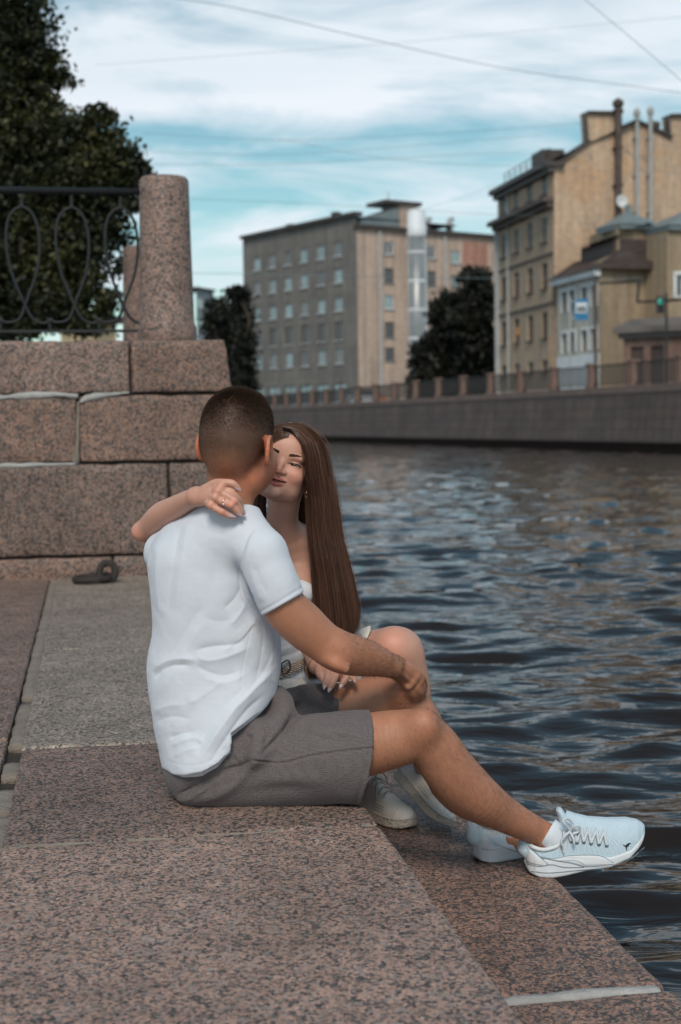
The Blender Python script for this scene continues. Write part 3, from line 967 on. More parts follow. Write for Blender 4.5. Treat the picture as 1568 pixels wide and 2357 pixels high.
# ---- tall yellow tenement with fire wall
c1 = U(1275, 800, 85.0); c2 = U(1148, 800, 95.6); c3 = U(1700, 800, 88.5)
tb = empty('tenement', (c1[0], c1[1], ZS), 'tall ochre tenement with a windowless patched fire wall and dark cornices', 'tenement')
f1 = Facade(c1, c2); f2 = Facade(c1, c3)
M['ochre'] = stucco('ochre_plaster', (.46, .345, .25), (.41, .31, .24), (.35, .29, .245), streak=.2, patch_amt=.4)
M['firewall'] = stucco('fire_wall_plaster', (.52, .38, .275), (.56, .34, .19), (.30, .24, .21), var=.15, streak=.28, patch_amt=.55)
zr_ = f1.hit(1274, 384)[1]; zc_ = f1.hit(1271, 466)[1]
uc = [f1.hit(x_, 600)[0] for x_ in (1253.4, 1220.5, 1187.7, 1159)]
uc = np.linspace(uc[0], uc[3], 4)
HW = abs(f1.hit(1260, 600)[0] - f1.hit(1247, 600)[0]) / 2
hw = [(405, 447), (498, 557), (606, 664), (719, 778), (829, 856)]
for r_, (a2, b2) in enumerate(hw):
    for i, c in enumerate(uc):
        f1.holes.append((c - HW, c + HW, f1.hit(1253, b2)[1], f1.hit(1253, a2)[1]))
f1.mesh('facade', ZS - .5, zr_, M['ochre'], tb)
for k_, h in enumerate(f1.holes):
    r_, i = divmod(k_, 4)
    f1.window(h, tb, M['wframe'] if r_ in (0, 1) else M['wframe_dark'], M['glass_curtain'] if r_ in (0, 4) else (M['glass'] if r_ == 1 else M['glass_dark']), bars=(1, 1), fw=.09, sill=M['wframe_dark'])
m = MB(); m.box(f1.P(uc[2] - .3, f1.hit(1192, 771)[1], -.10), f1.u, f1.n, UP, .6, .04, .5); o = m.obj('window_blind', simple('orange_blind', (.75, .30, .05), .7), tb)
# fire wall outline (an extruded gable)
out = [(1276, 378), (1300, 366), (1330, 343), (1356, 326), (1351, 260), (1431, 261), (1432, 294), (1461, 279), (1505, 297), (1545, 318), (1541, 267), (1700, 262)]
pts = [f2.hit(*p) for p in out]
poly = [f2.P(0, ZS - .5)] + [f2.P(max(0, u_), z_) for u_, z_ in pts] + [f2.P(pts[-1][0], ZS - .5)]
n_ = len(poly); m = MB(); V = poly + [p - f2.n * .9 for p in poly]
m.add(V, [tuple(range(n_)), tuple(range(2 * n_ - 1, n_ - 1, -1))] + [(i, i + n_, (i + 1) % n_ + n_, (i + 1) % n_) for i in range(n_)])
o = m.obj('fire_wall', M['firewall'], tb)
bm = bmesh.new(); bm.from_mesh(o.data); bmesh.ops.recalc_face_normals(bm, faces=bm.faces); bm.to_mesh(o.data); bm.free()
m = MB()
for (ua, za), (ub, zb_) in zip(pts[:-1], pts[1:]):
    m.bar(f2.P(ua, za + .03, -.35), f2.P(ub, zb_ + .03, -.35), 1.2, .13)
m.obj('gable_coping', M['roof_dark'], tb)
m = MB(); m.box(f1.P(-.3, zr_, .60), f1.u, -f1.n, UP, f1.L + .4, 1.25, .32); m.box(f1.P(-.2, zr_ - .32, .32), f1.u, -f1.n, UP, f1.L + .25, .37, .3)
m.add([f1.P(0, zr_ + .33, .3), f1.P(f1.L, zr_ + .33, .3), f1.P(f1.L, zr_ + 3.2, -6), f1.P(0, zr_ + 3.2, -6)], [(0, 1, 2, 3)])
m.add([f1.P(f1.L, ZS), f1.P(f1.L, zr_), f1.P(f1.L, zr_ + 2, -8), f1.P(f1.L, ZS, -8)], [(0, 1, 2, 3)])
m.obj('roof', M['roof_dark'], tb)
m = MB(); m.box(f1.P(-.2, zc_, .72), f1.u, -f1.n, UP, f1.L + .4, .72, .28); m.box(f1.P(-.1, zc_ - .3, .38), f1.u, -f1.n, UP, f1.L + .25, .38, .28)
for py_ in (585, 700): m.box(f1.P(0, f1.hit(1274, py_)[1], .08), f1.u, -f1.n, UP, f1.L, .08, .16)
m.obj('cornice', simple('dark_cornice', (.10, .08, .072), .8, nscale=1), tb)
m = MB(); m.bar(f1.P(f1.L - .15, ZS, .12), f1.P(f1.L - .15, zc_, .12), .34); m.bar(f1.P(f1.hit(1172, 600)[0], ZS, .1), f1.P(f1.hit(1172, 600)[0], zr_, .1), .16); m.obj('drainpipe', M['pipe'], tb)
for px_, y0, y1, w_ in ((1418, 250, 640, .42), (1461, 272, 700, .26), (1492, 268, 700, .26)):
    u_ = f2.hit(px_, 500)[0]; za, zb_ = f2.hit(px_, y0)[1], f2.hit(px_, y1)[1]
    m = MB(); m.tube([f2.P(u_, zb_, .3), f2.P(u_, za, .3)], w_ * .5, 10); m.lathe(f2.P(u_, za, .3), [(w_ * .6, 0), (w_ * .8, .15), (w_ * .8, .35), (w_ * .2, .55)], 10)
    for zz in np.arange(zb_ + 1, za, 2.2): m.box(f2.P(u_ - w_ * .6, zz, .0), f2.u, f2.n, UP, w_ * 1.2, .3 + w_ * .5, .12)
    m.obj('flue', M['pipe_dark'] if px_ == 1418 else M['pipe'], tb)
m = MB(); u_ = f2.hit(1515, 300)[0]; z_ = f2.hit(1515, 304)[1]; m.lathe(f2.P(u_, z_ - .6, -.5), [(.24, 0), (.26, .9), (.38, 1.0), (.38, 1.25), (.1, 1.35)], 12); m.obj('chimney_pot', M['pipe_dark'], tb)
m = MB(); u_ = f2.hit(1418, 468)[0]; z_ = f2.hit(1418, 468)[1]; m.lathe(f2.P(u_, z_, .75), [(.02, -.12), (.2, -.09), (.38, .04), (.36, .06), (.19, -.06), (.02, -.09)], 20, axis=f2.n); m.obj('dish', M['wframe_white'], tb, smooth=True)
m = MB()
for k_ in range(9):
    u_ = .8 + k_ * 1.1; m.bar(f1.P(u_, zr_ + .6, -.1), f1.P(u_, zr_ + 1.25, -.1), .045)
m.bar(f1.P(.8, zr_ + 1.25, -.1), f1.P(.8 + 8.8, zr_ + 1.25, -.1), .045); m.bar(f1.P(.8, zr_ + .95, -.1), f1.P(.8 + 8.8, zr_ + .95, -.1), .035)
m.obj('roof_railing', M['fence'], tb)
m = MB(); m.box(f1.P(1.6, zr_ + .35, .1), f1.u, -f1.n, UP, 2.0, 1.4, 1.0); m.obj('dormer', M['roof_dark'], tb)
u_ = f2.hit(1364, 571)[0]; z_ = f2.hit(1364, 579)[1]; m = MB(); m.box(f2.P(u_ - .17, z_, .01), f2.u, f2.n, UP, .34, .05, .45); m.obj('vent_hole', M['glass_dark'], tb)

# ---- low white and yellow house in front of the fire wall
d1 = U(1380, 800, 78.4); d2 = U(1283, 800, 84.3); d3 = U(1556, 800, 80.3)
lh = empty('low_house', (d1[0], d1[1], ZS), 'low two storey house with white window surrounds, yellow side wall and dark mansard', 'house')
g1 = Facade(d1, d2); g2 = Facade(d1, d3)
M['ylow'] = stucco('yellow_plaster', (.33, .255, .175), (.30, .235, .175), (.36, .27, .20), streak=.22, patch_amt=.35)
M['low_front'] = stucco('pale_front', (.52, .49, .43), (.46, .43, .38))
M['white_trim'] = simple('white_trim', (.72, .74, .75), .8, var=.12, nscale=1)
zg = g1.hit(1378, 620)[1]
for a2, b2 in ((656, 706), (757, 805)):
    for cx_ in (1368, 1346, 1318, 1300):
        c = g1.hit(cx_, 700)[0]; g1.holes.append((c - .36, c + .36, g1.hit(1368, b2)[1], g1.hit(1368, a2)[1]))
g1.mesh('front_wall', ZS - .5, zg, M['low_front'], lh)
for h in g1.holes: g1.window(h, lh, M['wframe_dark'], M['glass_dark'], bars=(1, 0), fw=.06, surround=M['white_trim'])
m = MB(); m.box(g1.P(0, ZS, .05), g1.u, -g1.n, UP, g1.L, .05, g1.hit(1378, 812)[1] - ZS); m.obj('white_band', M['white_trim'], lh); m = MB(); m.box(g1.P(-.2, zg - .35, .35), g1.u, -g1.n, UP, g1.L + .4, .35, .45); m.obj('cornice', M['white_trim'], lh)
gt = g2.hit(1418, 516)[1]; gl_ = g2.hit(1385, 600)[1]; uS = g2.hit(1420, 600)[0]; uE = g2.hit(1512, 600)[0]
hs = (g2.hit(1549, 700)[0], g2.hit(1568, 700)[0])
m = MB(); polyp = [(0, ZS - .5), (0, gl_), (uS - .02, gl_ + .5), (uS, gt), (uE, gt), (uE + .02, g2.hit(1512, 533)[1]), (g2.L, g2.hit(1556, 516)[1]), (g2.L, ZS - .5)]
P1 = [g2.P(*p) for p in polyp]; n_ = len(P1); m.add(P1 + [p + (g1.u + g2.u * .12) * 5 for p in P1], [tuple(range(n_)), tuple(range(2 * n_ - 1, n_ - 1, -1))] + [(i, i + n_, (i + 1) % n_ + n_, (i + 1) % n_) for i in range(n_)])
o = m.obj('side_wall', M['ylow'], lh); bm = bmesh.new(); bm.from_mesh(o.data); bmesh.ops.recalc_face_normals(bm, faces=bm.faces); bm.to_mesh(o.data); bm.free()
def pyramid(f_, u0, u1, z0, zt_, parent, mat, dep=3.5, out=.3):
    m = MB(); a_, b2, c_, d_ = f_.P(u0 - out, z0, out), f_.P(u1 + out, z0, out), f_.P(u1 + out, z0, -dep), f_.P(u0 - out, z0, -dep)
    mid1 = f_.P(u0 * .55 + u1 * .45, zt_, -dep * .45); mid2 = f_.P(u0 * .45 + u1 * .55, zt_, -dep * .55)
    m.box(f_.P(u0 - out * .8, z0 - .25, out * .8), f_.u, -f_.n, UP, u1 - u0 + out * 1.6, dep, .24)
    m.add([a_, b2, c_, d_, mid1, mid2], [(0, 1, 4), (1, 2, 5, 4), (2, 3, 5), (3, 0, 4, 5)]); m.box((mid1 + mid2) / 2 - UP * .1 - f_.u * .15, f_.u, f_.n, UP, .3, .3, .45)
    return m.obj('hipped_roof', mat, parent)
pyramid(g2, uS + .3, uE, gt, g2.hit(1465, 480)[1], lh, M['roof_teal'], dep=2.4)
m = MB(); m.bar(g2.P(uE, g2.hit(1512, 533)[1], 0), g2.P(g2.L, g2.hit(1556, 518)[1], 0), .8, .3); m.obj('roof_edge', M['roof_dark'], lh)
# dark mansard with chimney stack
m = MB(); zA = g1.hit(1378, 600)[1]; zt_ = g1.hit(1380, 560)[1]
m.add([g1.P(-.4, zg, .5), g1.P(g1.L + .3, zg, .5), g1.P(g1.L + .3, zg + 1.1, -1.2), g1.P(-.4, zg + 1.1, -1.2), g1.P(-.4, zg, -4), g1.P(g1.L + .3, zg, -4)], [(0, 1, 2, 3), (3, 2, 5, 4), (0, 3, 4), (1, 5, 2)])
m.box(g1.P(.2, zg + .6, -.9), g1.u, -g1.n, UP, 4.4, 3, zt_ - zg - .3)
m.add([g1.P(-.1, zt_ + .25, -.4), g1.P(5.2, zt_ + .25, -.4), g1.P(5.2, zt_ + 1.0, -3.2), g1.P(-.1, zt_ + 1.3, -3.2)], [(0, 1, 2, 3)])
m.obj('mansard', simple('brown_roof_metal', (.055, .036, .032), .6, var=.4, nscale=2), lh)
m = MB(); m.bar(g1.P(.05, ZS, .2), g1.P(.05, zg, .2), .14); m.obj('drainpipe', M['pipe_dark'], lh)
u_ = g2.hit(1396, 740)[0]
# ---- yellow wing further right and the low gatehouse in front of it
e1 = U(1556, 800, 80.3); e2 = U(1720, 800, 82.0)
wg = empty('yellow_wing', (e1[0], e1[1], ZS), 'yellow wing with a hipped grey roof at the right edge of the photo', 'house')
g3 = Facade(U(1536, 800, 77.5), U(1720, 800, 79.5))
g3.holes = [(g3.hit(1556, 700)[0], g3.hit(1590, 700)[0], g3.hit(1560, 685)[1], g3.hit(1560, 632)[1])]
z3 = g3.hit(1560, 520)[1]
g3.mesh('front_wall', ZS - .5, z3, M['ylow'], wg); g3.window(g3.holes[0], wg, M['wframe_white'], M['glass_dark'], bars=(1, 0), fw=.12, surround=M['white_trim'])
m = MB(); m.add([g3.P(0, ZS - .5), g3.P(0, z3), g3.P(0, z3, -3), g3.P(0, ZS - .5, -3)], [(0, 1, 2, 3)]); m.obj('end_wall', M['ylow'], wg)
pyramid(g3, .2, g3.L, z3, g3.hit(1568, 470)[1], wg, M['roof_teal'])
gh = empty('gatehouse', (*U(1436, 800, 72)[:2], ZS), 'low brown gatehouse with dark doors and a flat moulded roof', 'gatehouse')
g4 = Facade(U(1436, 800, 72), U(1640, 800, 69.5))
zt4 = g4.hit(1440, 768)[1]
for a_, c_ in ((1452, 1482), (1498, 1528)):
    g4.holes.append((g4.hit(a_, 800)[0], g4.hit(c_, 800)[0], ZS, g4.hit(1470, 798)[1]))
M['gateh'] = stucco('brown_plaster', (.20, .13, .105), (.24, .16, .13), streak=.2)
g4.mesh('front_wall', ZS - .3, zt4, M['gateh'], gh)
for h in g4.holes:
    m = MB(); m.box(g4.P(h[0], h[2], -.2), g4.u, g4.n, UP, h[1] - h[0], .06, h[3] - h[2]); m.obj('door', M['wframe_dark'], gh)
m = MB(); m.box(g4.P(-.4, zt4, .5), g4.u, -g4.n, UP, g4.L + .8, 5, .28); m.box(g4.P(-.2, zt4 - .25, .25), g4.u, -g4.n, UP, g4.L + .4, 4.5, .25)
m.add([g4.P(-.4, zt4 + .28, .5), g4.P(g4.L, zt4 + .28, .5), g4.P(g4.L, zt4 + .85, -2), g4.P(-.4, zt4 + .85, -2)], [(0, 1, 2, 3)])
m.add([g4.P(0, ZS - .3), g4.P(0, zt4), g4.P(0, zt4, -4), g4.P(0, ZS - .3, -4)], [(0, 1, 2, 3)])
m.obj('roof', simple('grey_roof', (.15, .13, .12), .7, nscale=1), gh)

# ---- small distant block between post and grey block, house seen under the railing
dist = Facade(U(452, 700, 210), U(492, 700, 215))
db = empty('distant_block', (*dist.A[:2], ZS), 'small distant grey block just right of the granite post', 'apartment block')
dist.holes = [(a_, a_ + .6, z_, z_ + 1.4) for a_ in (.5, 1.4) for z_ in (12, 15, 18)]
dist.mesh('wall', 0, dist.hit(470, 668)[1], simple('distant_plaster', (.26, .30, .32), .9), db)
m = MB(); m.box(dist.P(-.2, dist.hit(470, 668)[1], .3), dist.u, -dist.n, UP, dist.L + .4, 8, .3); m.obj('roof', M['roof_dark'], db)
yh = Facade(U(140, 770, 60), U(268, 770, 62))
yb = empty('pale_house', (*yh.A[:2], 0), 'pale yellow house glimpsed under the iron railing behind the tree', 'house')
yh.mesh('wall', 1.0, yh.hit(200, 742)[1], stucco('pale_yellow', (.62, .48, .30), (.5, .4, .27)), yb)
m = MB(); m.box(yh.P(-.3, yh.hit(200, 742)[1], .4), yh.u, -yh.n, UP, yh.L + .6, 6, .3); m.obj('roof', M['roof_dark'], yb)

# ---- near street behind the pier wall
b_ = MB(); b_.add([tuple(Q(sW + 1.0, -60, z_cop_top - .25)), tuple(Q(sW + 1.0, tR - .05, z_cop_top - .25)), tuple(Q(sW + 34, tR - .05, z_cop_top - .25)), tuple(Q(sW + 34, -60, z_cop_top - .25))], [(0, 1, 2, 3)])
b_.add([tuple(Q(sW + 1.0, tR - .05, z_cop_top - .25)), tuple(Q(sW + 1.0, tR - .05, -1)), tuple(Q(sW + 34, tR - .05, -1)), tuple(Q(sW + 34, tR - .05, z_cop_top - .25))], [(0, 1, 2, 3)])
tag(b_.obj('road', simple('near_street', (.06, .057, .055), .9, var=.2, nscale=2)), kind='structure')

# ------------------------------------------------------------------ street furniture and vehicles over there
M['sign_blue'] = simple('sign_blue', (.012, .17, .36), .4, var=.03)
M['sign_white'] = simple('sign_white', (.62, .66, .68), .4, var=.03)
M['sign_black'] = simple('sign_black', (.02, .02, .025), .5)
sY = 66.0
sg = empty('bus_stop_sign', (*U(1313, 850, sY)[:2], ZS), 'blue and white bus stop sign on a thin pole in front of the low house', 'bus stop sign')
a_, b2 = U(1322, 737, sY), U(1354, 688, sY)
w_ = b2[0] - a_[0]; h_ = b2[2] - a_[2]
X_, Y_ = np.array([1.0, 0, 0]), np.array([0, 1.0, 0])
m = MB(); m.box(a_, X_, Y_, UP, w_, .07, h_); pn = m.obj('panel', M['sign_blue'], sg)
m = MB(); m.box(a_ + [w_ * .1, -.03, h_ * .33], X_, Y_, UP, w_ * .8, .03, h_ * .5); m.obj('white_field', M['sign_white'], pn)
m = MB(); bx = a_ + np.array([w_ * .2, -.05, h_ * .44])
m.box(bx, X_, Y_, UP, w_ * .6, .02, h_ * .07); m.box(bx + [0, 0, h_ * .17], X_, Y_, UP, w_ * .6, .02, h_ * .03)
for k_ in range(5): m.box(bx + [w_ * .6 * k_ / 4.4, 0, h_ * .07], X_, Y_, UP, w_ * .06, .02, h_ * .10)
for k_ in (.15, .75): m.lathe(bx + np.array([w_ * .6 * k_ + .04, 0, 0]), [(.05, 0), (.05, .03)], 12, axis=(0, 1, 0))
m.obj('bus_pictogram', M['sign_black'], pn)
pp = U(1313, 870, sY); m = MB(); m.tube([(pp[0], pp[1], ZS), (pp[0], pp[1], b2[2] + .1)], .05, 8); m.bar((pp[0], pp[1], b2[2] - .1), (a_[0] + .1, a_[1], b2[2] - .1), .05); m.bar((pp[0], pp[1], a_[2] + .1), (a_[0] + .1, a_[1], a_[2] + .1), .05); m.obj('pole', M['pipe'], sg)

br = empty('wire_bracket', U(1383, 652, 77.5), 'dark stepped trolley wire bracket reaching out from the low house', 'bracket')
m = MB(); m.tube([U(1382, 652, 77.8), U(1430, 650, 74), U(1471, 646, 71), U(1467, 695, 71), U(1520, 693, 69), U(1600, 687, 66)], .07, 6); m.obj('arm', M['fence'], br)
tl = empty('traffic_light', (*U(1521, 850, 69)[:2], ZS), 'small traffic light with a green lens hanging right of the bus stop sign', 'traffic light')
lp = U(1521, 694, 69)
m = MB(); m.box(lp - [.16, 0, .55], X_, Y_, UP, .32, .25, .8); m.obj('housing', M['fence'], tl)
gm, q, bs = new_mat('green_light'); bs.inputs['Base Color'].default_value = (.05, .5, .4, 1); bs.inputs['Emission Color'].default_value = (.15, .85, .65, 1); bs.inputs['Emission Strength'].default_value = .22
m = MB(); m.lathe(lp - np.array([0, .0, 0]), [(.14, 0), (.13, .05), (.01, .08)], 14, axis=(0, -1, 0)); m.obj('lens', gm, tl)
m = MB(); m.bar((lp[0] + .3, lp[1] + .1, ZS), (lp[0] + .3, lp[1] + .1, lp[2] + .4), .1); m.obj('pole', M['fence'], tl)

M['car_white'] = simple('white_car_paint', (.7, .72, .74), .25, var=.04); M['car_orange'] = simple('orange_car_paint', (.6, .2, .08), .3, var=.04)
M['rubber'] = simple('tyre_rubber', (.02, .02, .02), .8)
def car(c, dirv, mat, label, lamp=True):
    d = np.array(dirv, float); d /= np.linalg.norm(d); s_ = np.array([d[1], -d[0], 0])
    e_ = empty('parked_car', c, label, 'car', 'cars on the far street')
    prof = [(-2.1, .35), (-2.15, .8), (-1.7, .98), (-1.1, 1.02), (-.5, 1.45), (.9, 1.48), (1.6, 1.05), (2.05, .95), (2.1, .35)]
    V = []
    for sd in (-.82, .82):
        for x_, z_ in prof: V.append(np.array(c) + d * x_ + s_ * sd * (.86 if z_ > 1.2 else 1) + UP * z_)
    n_ = len(prof); m = MB(); m.add(V, [tuple(range(n_)), tuple(range(2 * n_ - 1, n_ - 1, -1))] + [(i, (i + 1) % n_, (i + 1) % n_ + n_, i + n_) for i in range(n_)])
    o = m.obj('body', mat, e_); bm = bmesh.new(); bm.from_mesh(o.data); bmesh.ops.recalc_face_normals(bm, faces=bm.faces); bm.to_mesh(o.data); bm.free()
    m = MB()
    for sd in (-1, 1):
        m.add([np.array(c) + d * x_ + s_ * sd * w_2 + UP * z_ for x_, z_, w_2 in ((-1.0, 1.06, .826), (-.5, 1.38, .75), (.85, 1.4, .75), (1.45, 1.08, .826))], [(0, 1, 2, 3)])
    m.add([np.array(c) + d * x_ + s_ * y_ + UP * z_ for x_, z_, y_ in ((-1.09, 1.05, -.7), (-.54, 1.43, -.62), (-.54, 1.43, .62), (-1.09, 1.05, .7))], [(0, 1, 2, 3)]); m.obj('windows', M['glass_dark'], e_)
    for x_ in (-1.3, 1.35):
        for sd in (-.8, .8):
            m = MB(); m.lathe(np.array(c) + d * x_ + s_ * (sd - .1) + UP * .32, [(.32, 0), (.32, .2)], 16, axis=s_); m.obj('wheel', M['rubber'], e_)
    return e_
cp = U(835, 905, 118); car((cp[0], cp[1], ZS), FWD, M['car_white'], 'white car on the far street in front of the grey block')
cp = U(852, 905, 124); car((cp[0], cp[1], ZS), FWD, M['car_orange'], 'orange red car just behind the white one on the far street')
# ------------------------------------------------------------------ wires in the sky
M['wire'] = simple('wire', (.20, .25, .27), .7)
def wire(pts, label, r=.012, sub=8):
    P = catmull([U(*p) for p in pts], sub); m = MB(); m.tube(P, r * .5, 5); o = m.obj('overhead_wire', M['wire'], at=P[0]); tag(o, label, 'wire', 'overhead wires'); return o
W_ = [
 ([(380, -8, 34), (560, 22, 34), (860, 92, 36), (1180, 160, 40), (1580, 215, 44)], 'long sagging wire from the top left of the sky to above the tenement roof', .018),
 ([(1330, -15, 30), (1450, 85, 30), (1580, 195, 30)], 'steep wire cutting the top right corner of the sky', .014),
 ([(220, 150, 60), (600, 122, 60), (900, 100, 60), (1200, 72, 60), (1580, 38, 60)], 'faint wire rising from the tree to the top right of the sky', .012),
 ([(330, 306, 60), (620, 322, 60), (900, 314, 62), (1340, 284, 66)], 'faint wire through the blue gap, highest of the bundle', .016),
 ([(335, 350, 60), (640, 356, 60), (900, 340, 62), (1250, 310, 66)], 'faint wire through the blue gap, second of the bundle', .014),
 ([(340, 378, 60), (640, 378, 60), (900, 364, 62), (1200, 350, 66)], 'faint wire through the blue gap, third of the bundle', .016),
 ([(640, 320, 60), (900, 366, 60), (1180, 384, 60), (1580, 400, 60)], 'wire running from the blue gap to the fire wall', .014),
 ([(440, 458, 55), (700, 468, 56), (950, 482, 58), (1150, 494, 60), (1580, 506, 62)], 'wire passing just above the grey block roof', .016),
 ([(440, 628, 55), (700, 634, 56), (950, 638, 58), (1150, 640, 60), (1480, 640, 62)], 'dark wire crossing the middle of the grey block facade', .022),
 ([(980, 480, 60), (1060, 455, 60), (1140, 425, 60)], 'short wire rising to the tenement eaves', .012),
 ([(1380, 600, 75), (1470, 575, 70), (1580, 520, 66)], 'wire slanting across the yellow side wall', .022),
]
for p, l, r_ in W_: wire(p, l, r_)
# ------------------------------------------------------------------ trees
def leafmat(name, c1, c2, c3):
    m, q, bs = new_mat(name)
    at_ = q.n('ShaderNodeAttribute', attribute_name='tone')
    c = q.ramp(at_.outputs['Fac'], [(0, c1), (.55, c2), (1, c3)])
    q.link(c, bs.inputs['Base Color']); bs.inputs['Roughness'].default_value = .55
    bs.inputs['Specular IOR Level'].default_value = .35
    tr = q.n('ShaderNodeBsdfTranslucent'); q.link(q.mix(1.0, c, (1.2, 1.3, .5, 1), 'MULTIPLY'), tr.inputs[0])
    mx = q.n('ShaderNodeMixShader'); mx.inputs[0].default_value = .22
    q.link(bs.outputs[0], mx.inputs[1]); q.link(tr.outputs[0], mx.inputs[2])
    out = [n for n in q.t.nodes if n.type == 'OUTPUT_MATERIAL'][0]; q.link(mx.outputs[0], out.inputs[0])
    return m
M['leaf_near'] = leafmat('lime_leaves', (.014, .020, .012), (.034, .040, .018), (.095, .088, .030))
M['leaf_dark'] = leafmat('dark_leaves', (.012, .014, .012), (.02, .022, .016), (.032, .034, .02))
M['bark'] = simple('bark', (.05, .038, .03), .9, var=.3, nscale=8, bump=.8, bscale=30)


def leaves(name, C, size, mat, parent, rng):
    n = len(C)
    a = rng.normal(size=(n, 3)); a /= np.linalg.norm(a, axis=1)[:, None]
    b2 = np.cross(a, rng.normal(size=(n, 3))); b2 /= np.linalg.norm(b2, axis=1)[:, None]
    c = np.cross(a, b2)
    s = size * rng.uniform(.65, 1.3, (n, 1))
    V = np.stack([C - a * s * .6, C + b2 * s * .36 - a * s * .1, C + a * s * .62 + c * s * .12, C - b2 * s * .36 - a * s * .1], 1).reshape(-1, 3)
    Fc = np.arange(n * 4).reshape(n, 4)
    t = np.clip(.42 + .34 * vnoise(C, 1.6, 5, 2) + rng.normal(0, .2, n), 0, 1)
    return obj(name, V, Fc, mat, parent, attrs={'tone': np.repeat(t, 4)})


def tree(name, base, clusters, nleaf, size, mat, label, cat='tree', trunk_top=None, r0=.2, seed=1, per=1.0, group=None):
    rng = np.random.default_rng(seed)
    e_ = empty(name, base, label, cat, group)
    base = np.array(base, float)
    m = MB()
    top = np.array(trunk_top if trunk_top is not None else base + [0, 0, 4])
    tp = catmull([base, base * .6 + top * .4 + [.08, 0, 0], top], 6); m.tube(tp, np.linspace(r0, r0 * .45, len(tp)), 10)
    cl = [(np.array(c, float), r) for c, r in clusters]
    for c, r in cl:
        st = tp[rng.integers(len(tp) // 3, len(tp))]
        mid = (st + c) / 2 + rng.normal(0, .12, 3) * np.linalg.norm(c - st)
        P = catmull([st, mid, c], 5); m.tube(P, np.linspace(r0 * .3, r0 * .06, len(P)), 6)
    m.obj('trunk', M['bark'], e_, smooth=True)
    vol = np.array([r ** 2.4 for _, r in cl]); vol /= vol.sum()
    pts = []
    for (c, r), w in zip(cl, vol):
        n = int(nleaf * w)
        # twig clumps inside the cluster: shell-weighted
        nt_ = max(4, int(n / 26))
        d = rng.normal(size=(nt_, 3)); d /= np.linalg.norm(d, axis=1)[:, None]
        tw_ = c + d * (r * rng.uniform(.25, 1.0, (nt_, 1)) ** .6) * (1 + .25 * vnoise(d * 2 + c, 1.3, seed)[:, None]) * np.array([1, 1, .85])
        k_ = rng.integers(0, nt_, n)
        pts.append(tw_[k_] + rng.normal(0, .085 * per, (n, 3)) * (r ** .35) * np.array([1.3, 1.3, .8]))
    C = np.concatenate(pts)
    leaves('crown', C, size, mat, e_, rng)
    return e_

# big lime tree behind the railing, cut by the left edge of the frame
TY = 15.5
def c_(px, py, r, Y=TY): return (U(px, py, Y), r * Y / F)
cls = [c_(30, 60, 92), c_(-60, 150, 150), c_(55, 190, 80), c_(-30, 320, 150), c_(60, 300, 95), c_(140, 330, 92), c_(225, 300, 62), c_(285, 345, 42), c_(262, 400, 74), c_(190, 420, 100),
       c_(90, 440, 110), c_(0, 470, 120), c_(270, 470, 55), c_(232, 540, 66), c_(150, 560, 90), c_(50, 590, 110), c_(-60, 600, 130), c_(200, 640, 62), c_(110, 690, 92), c_(10, 710, 110), c_(252, 700, 40), c_(185, 742, 52), c_(285, 612, 22), c_(105, 130, 34), c_(150, 182, 26), c_(128, 260, 30), c_(318, 372, 24), c_(245, 262, 22)]
cls += [c_(px_ + random.uniform(-20, 20), py_, r_, TY + 1.6) for px_, py_, r_ in ((-40, 240, 150), (60, 400, 110), (150, 500, 90), (20, 620, 130), (120, 650, 90), (180, 380, 70))]
cls += [c_(-190, 200, 130), c_(-220, 380, 150), c_(-180, 520, 140), c_(-230, 640, 120), c_(-120, 60, 120), c_(-20, -60, 110), c_(-330, 460, 120), c_(-300, 300, 110)]
tree('lime_tree', Q(sW + 9.2, -2.2, z_cop_top - .25), cls, 135000, .064, M['leaf_near'], 'tall leafy tree behind the iron railing at the left edge', trunk_top=U(40, 420, TY), r0=.17, seed=3)
# twig that sticks out to the right
def dark_tree(px0, px1, pyt, Y, seed, label, n=9000, name='dark_tree', grp=None, size=.2):
    k_ = Y / F; w = (px1 - px0) / 2; cx_ = (px0 + px1) / 2
    rng = np.random.default_rng(seed); zb_ = 960
    cl = []
    for j in range(16):
        py = pyt + w * .35 + (zb_ - pyt - w * .5) * (j / 15) ** .9
        hw_ = w * min(1, .45 + .8 * (j / 15) ** .6)
        for q_ in range(3):
            rr = w * rng.uniform(.26, .42)
            cl.append((U(cx_ + rng.uniform(-1, 1) * max(0, hw_ - rr), py + rng.uniform(-8, 8), Y + rng.uniform(-.5, .5) * w * k_), rr * k_))
    b0 = U(cx_, 960, Y); b0[2] = ZS if Y > 50 else z_cop_top - .25
    return tree(name, b0, cl, n, size, M['leaf_dark'], label, trunk_top=U(cx_, pyt + w * .8, Y), r0=.28, seed=seed, per=2.2, group=grp)
g_ = 'dark trees beyond the water'
dark_tree(462, 540, 690, 40, 5, 'dark tree right behind the granite post', 7000, grp=g_, size=.13)
dark_tree(505, 590, 664, 46, 6, 'dark tree against the left edge of the grey block', 8000, grp=g_, size=.14)
dark_tree(948, 1110, 668, 112, 8, 'round dark tree in front of the glass stair tower', 20000, grp=g_, size=.34)
dark_tree(1010, 1180, 612, 108, 9, 'taller dark tree beside the ochre tenement', 24000, grp=g_, size=.34)
dark_tree(925, 1010, 780, 116, 10, 'low dark tree at the foot of the stair tower', 6000, grp=g_, size=.34)
# ------------------------------------------------------------------ implicit modelling (numpy): smooth unions of tapered limbs -> one continuous mesh
def _bb(c, r):
    c = np.asarray(c, float); return c - r, c + r


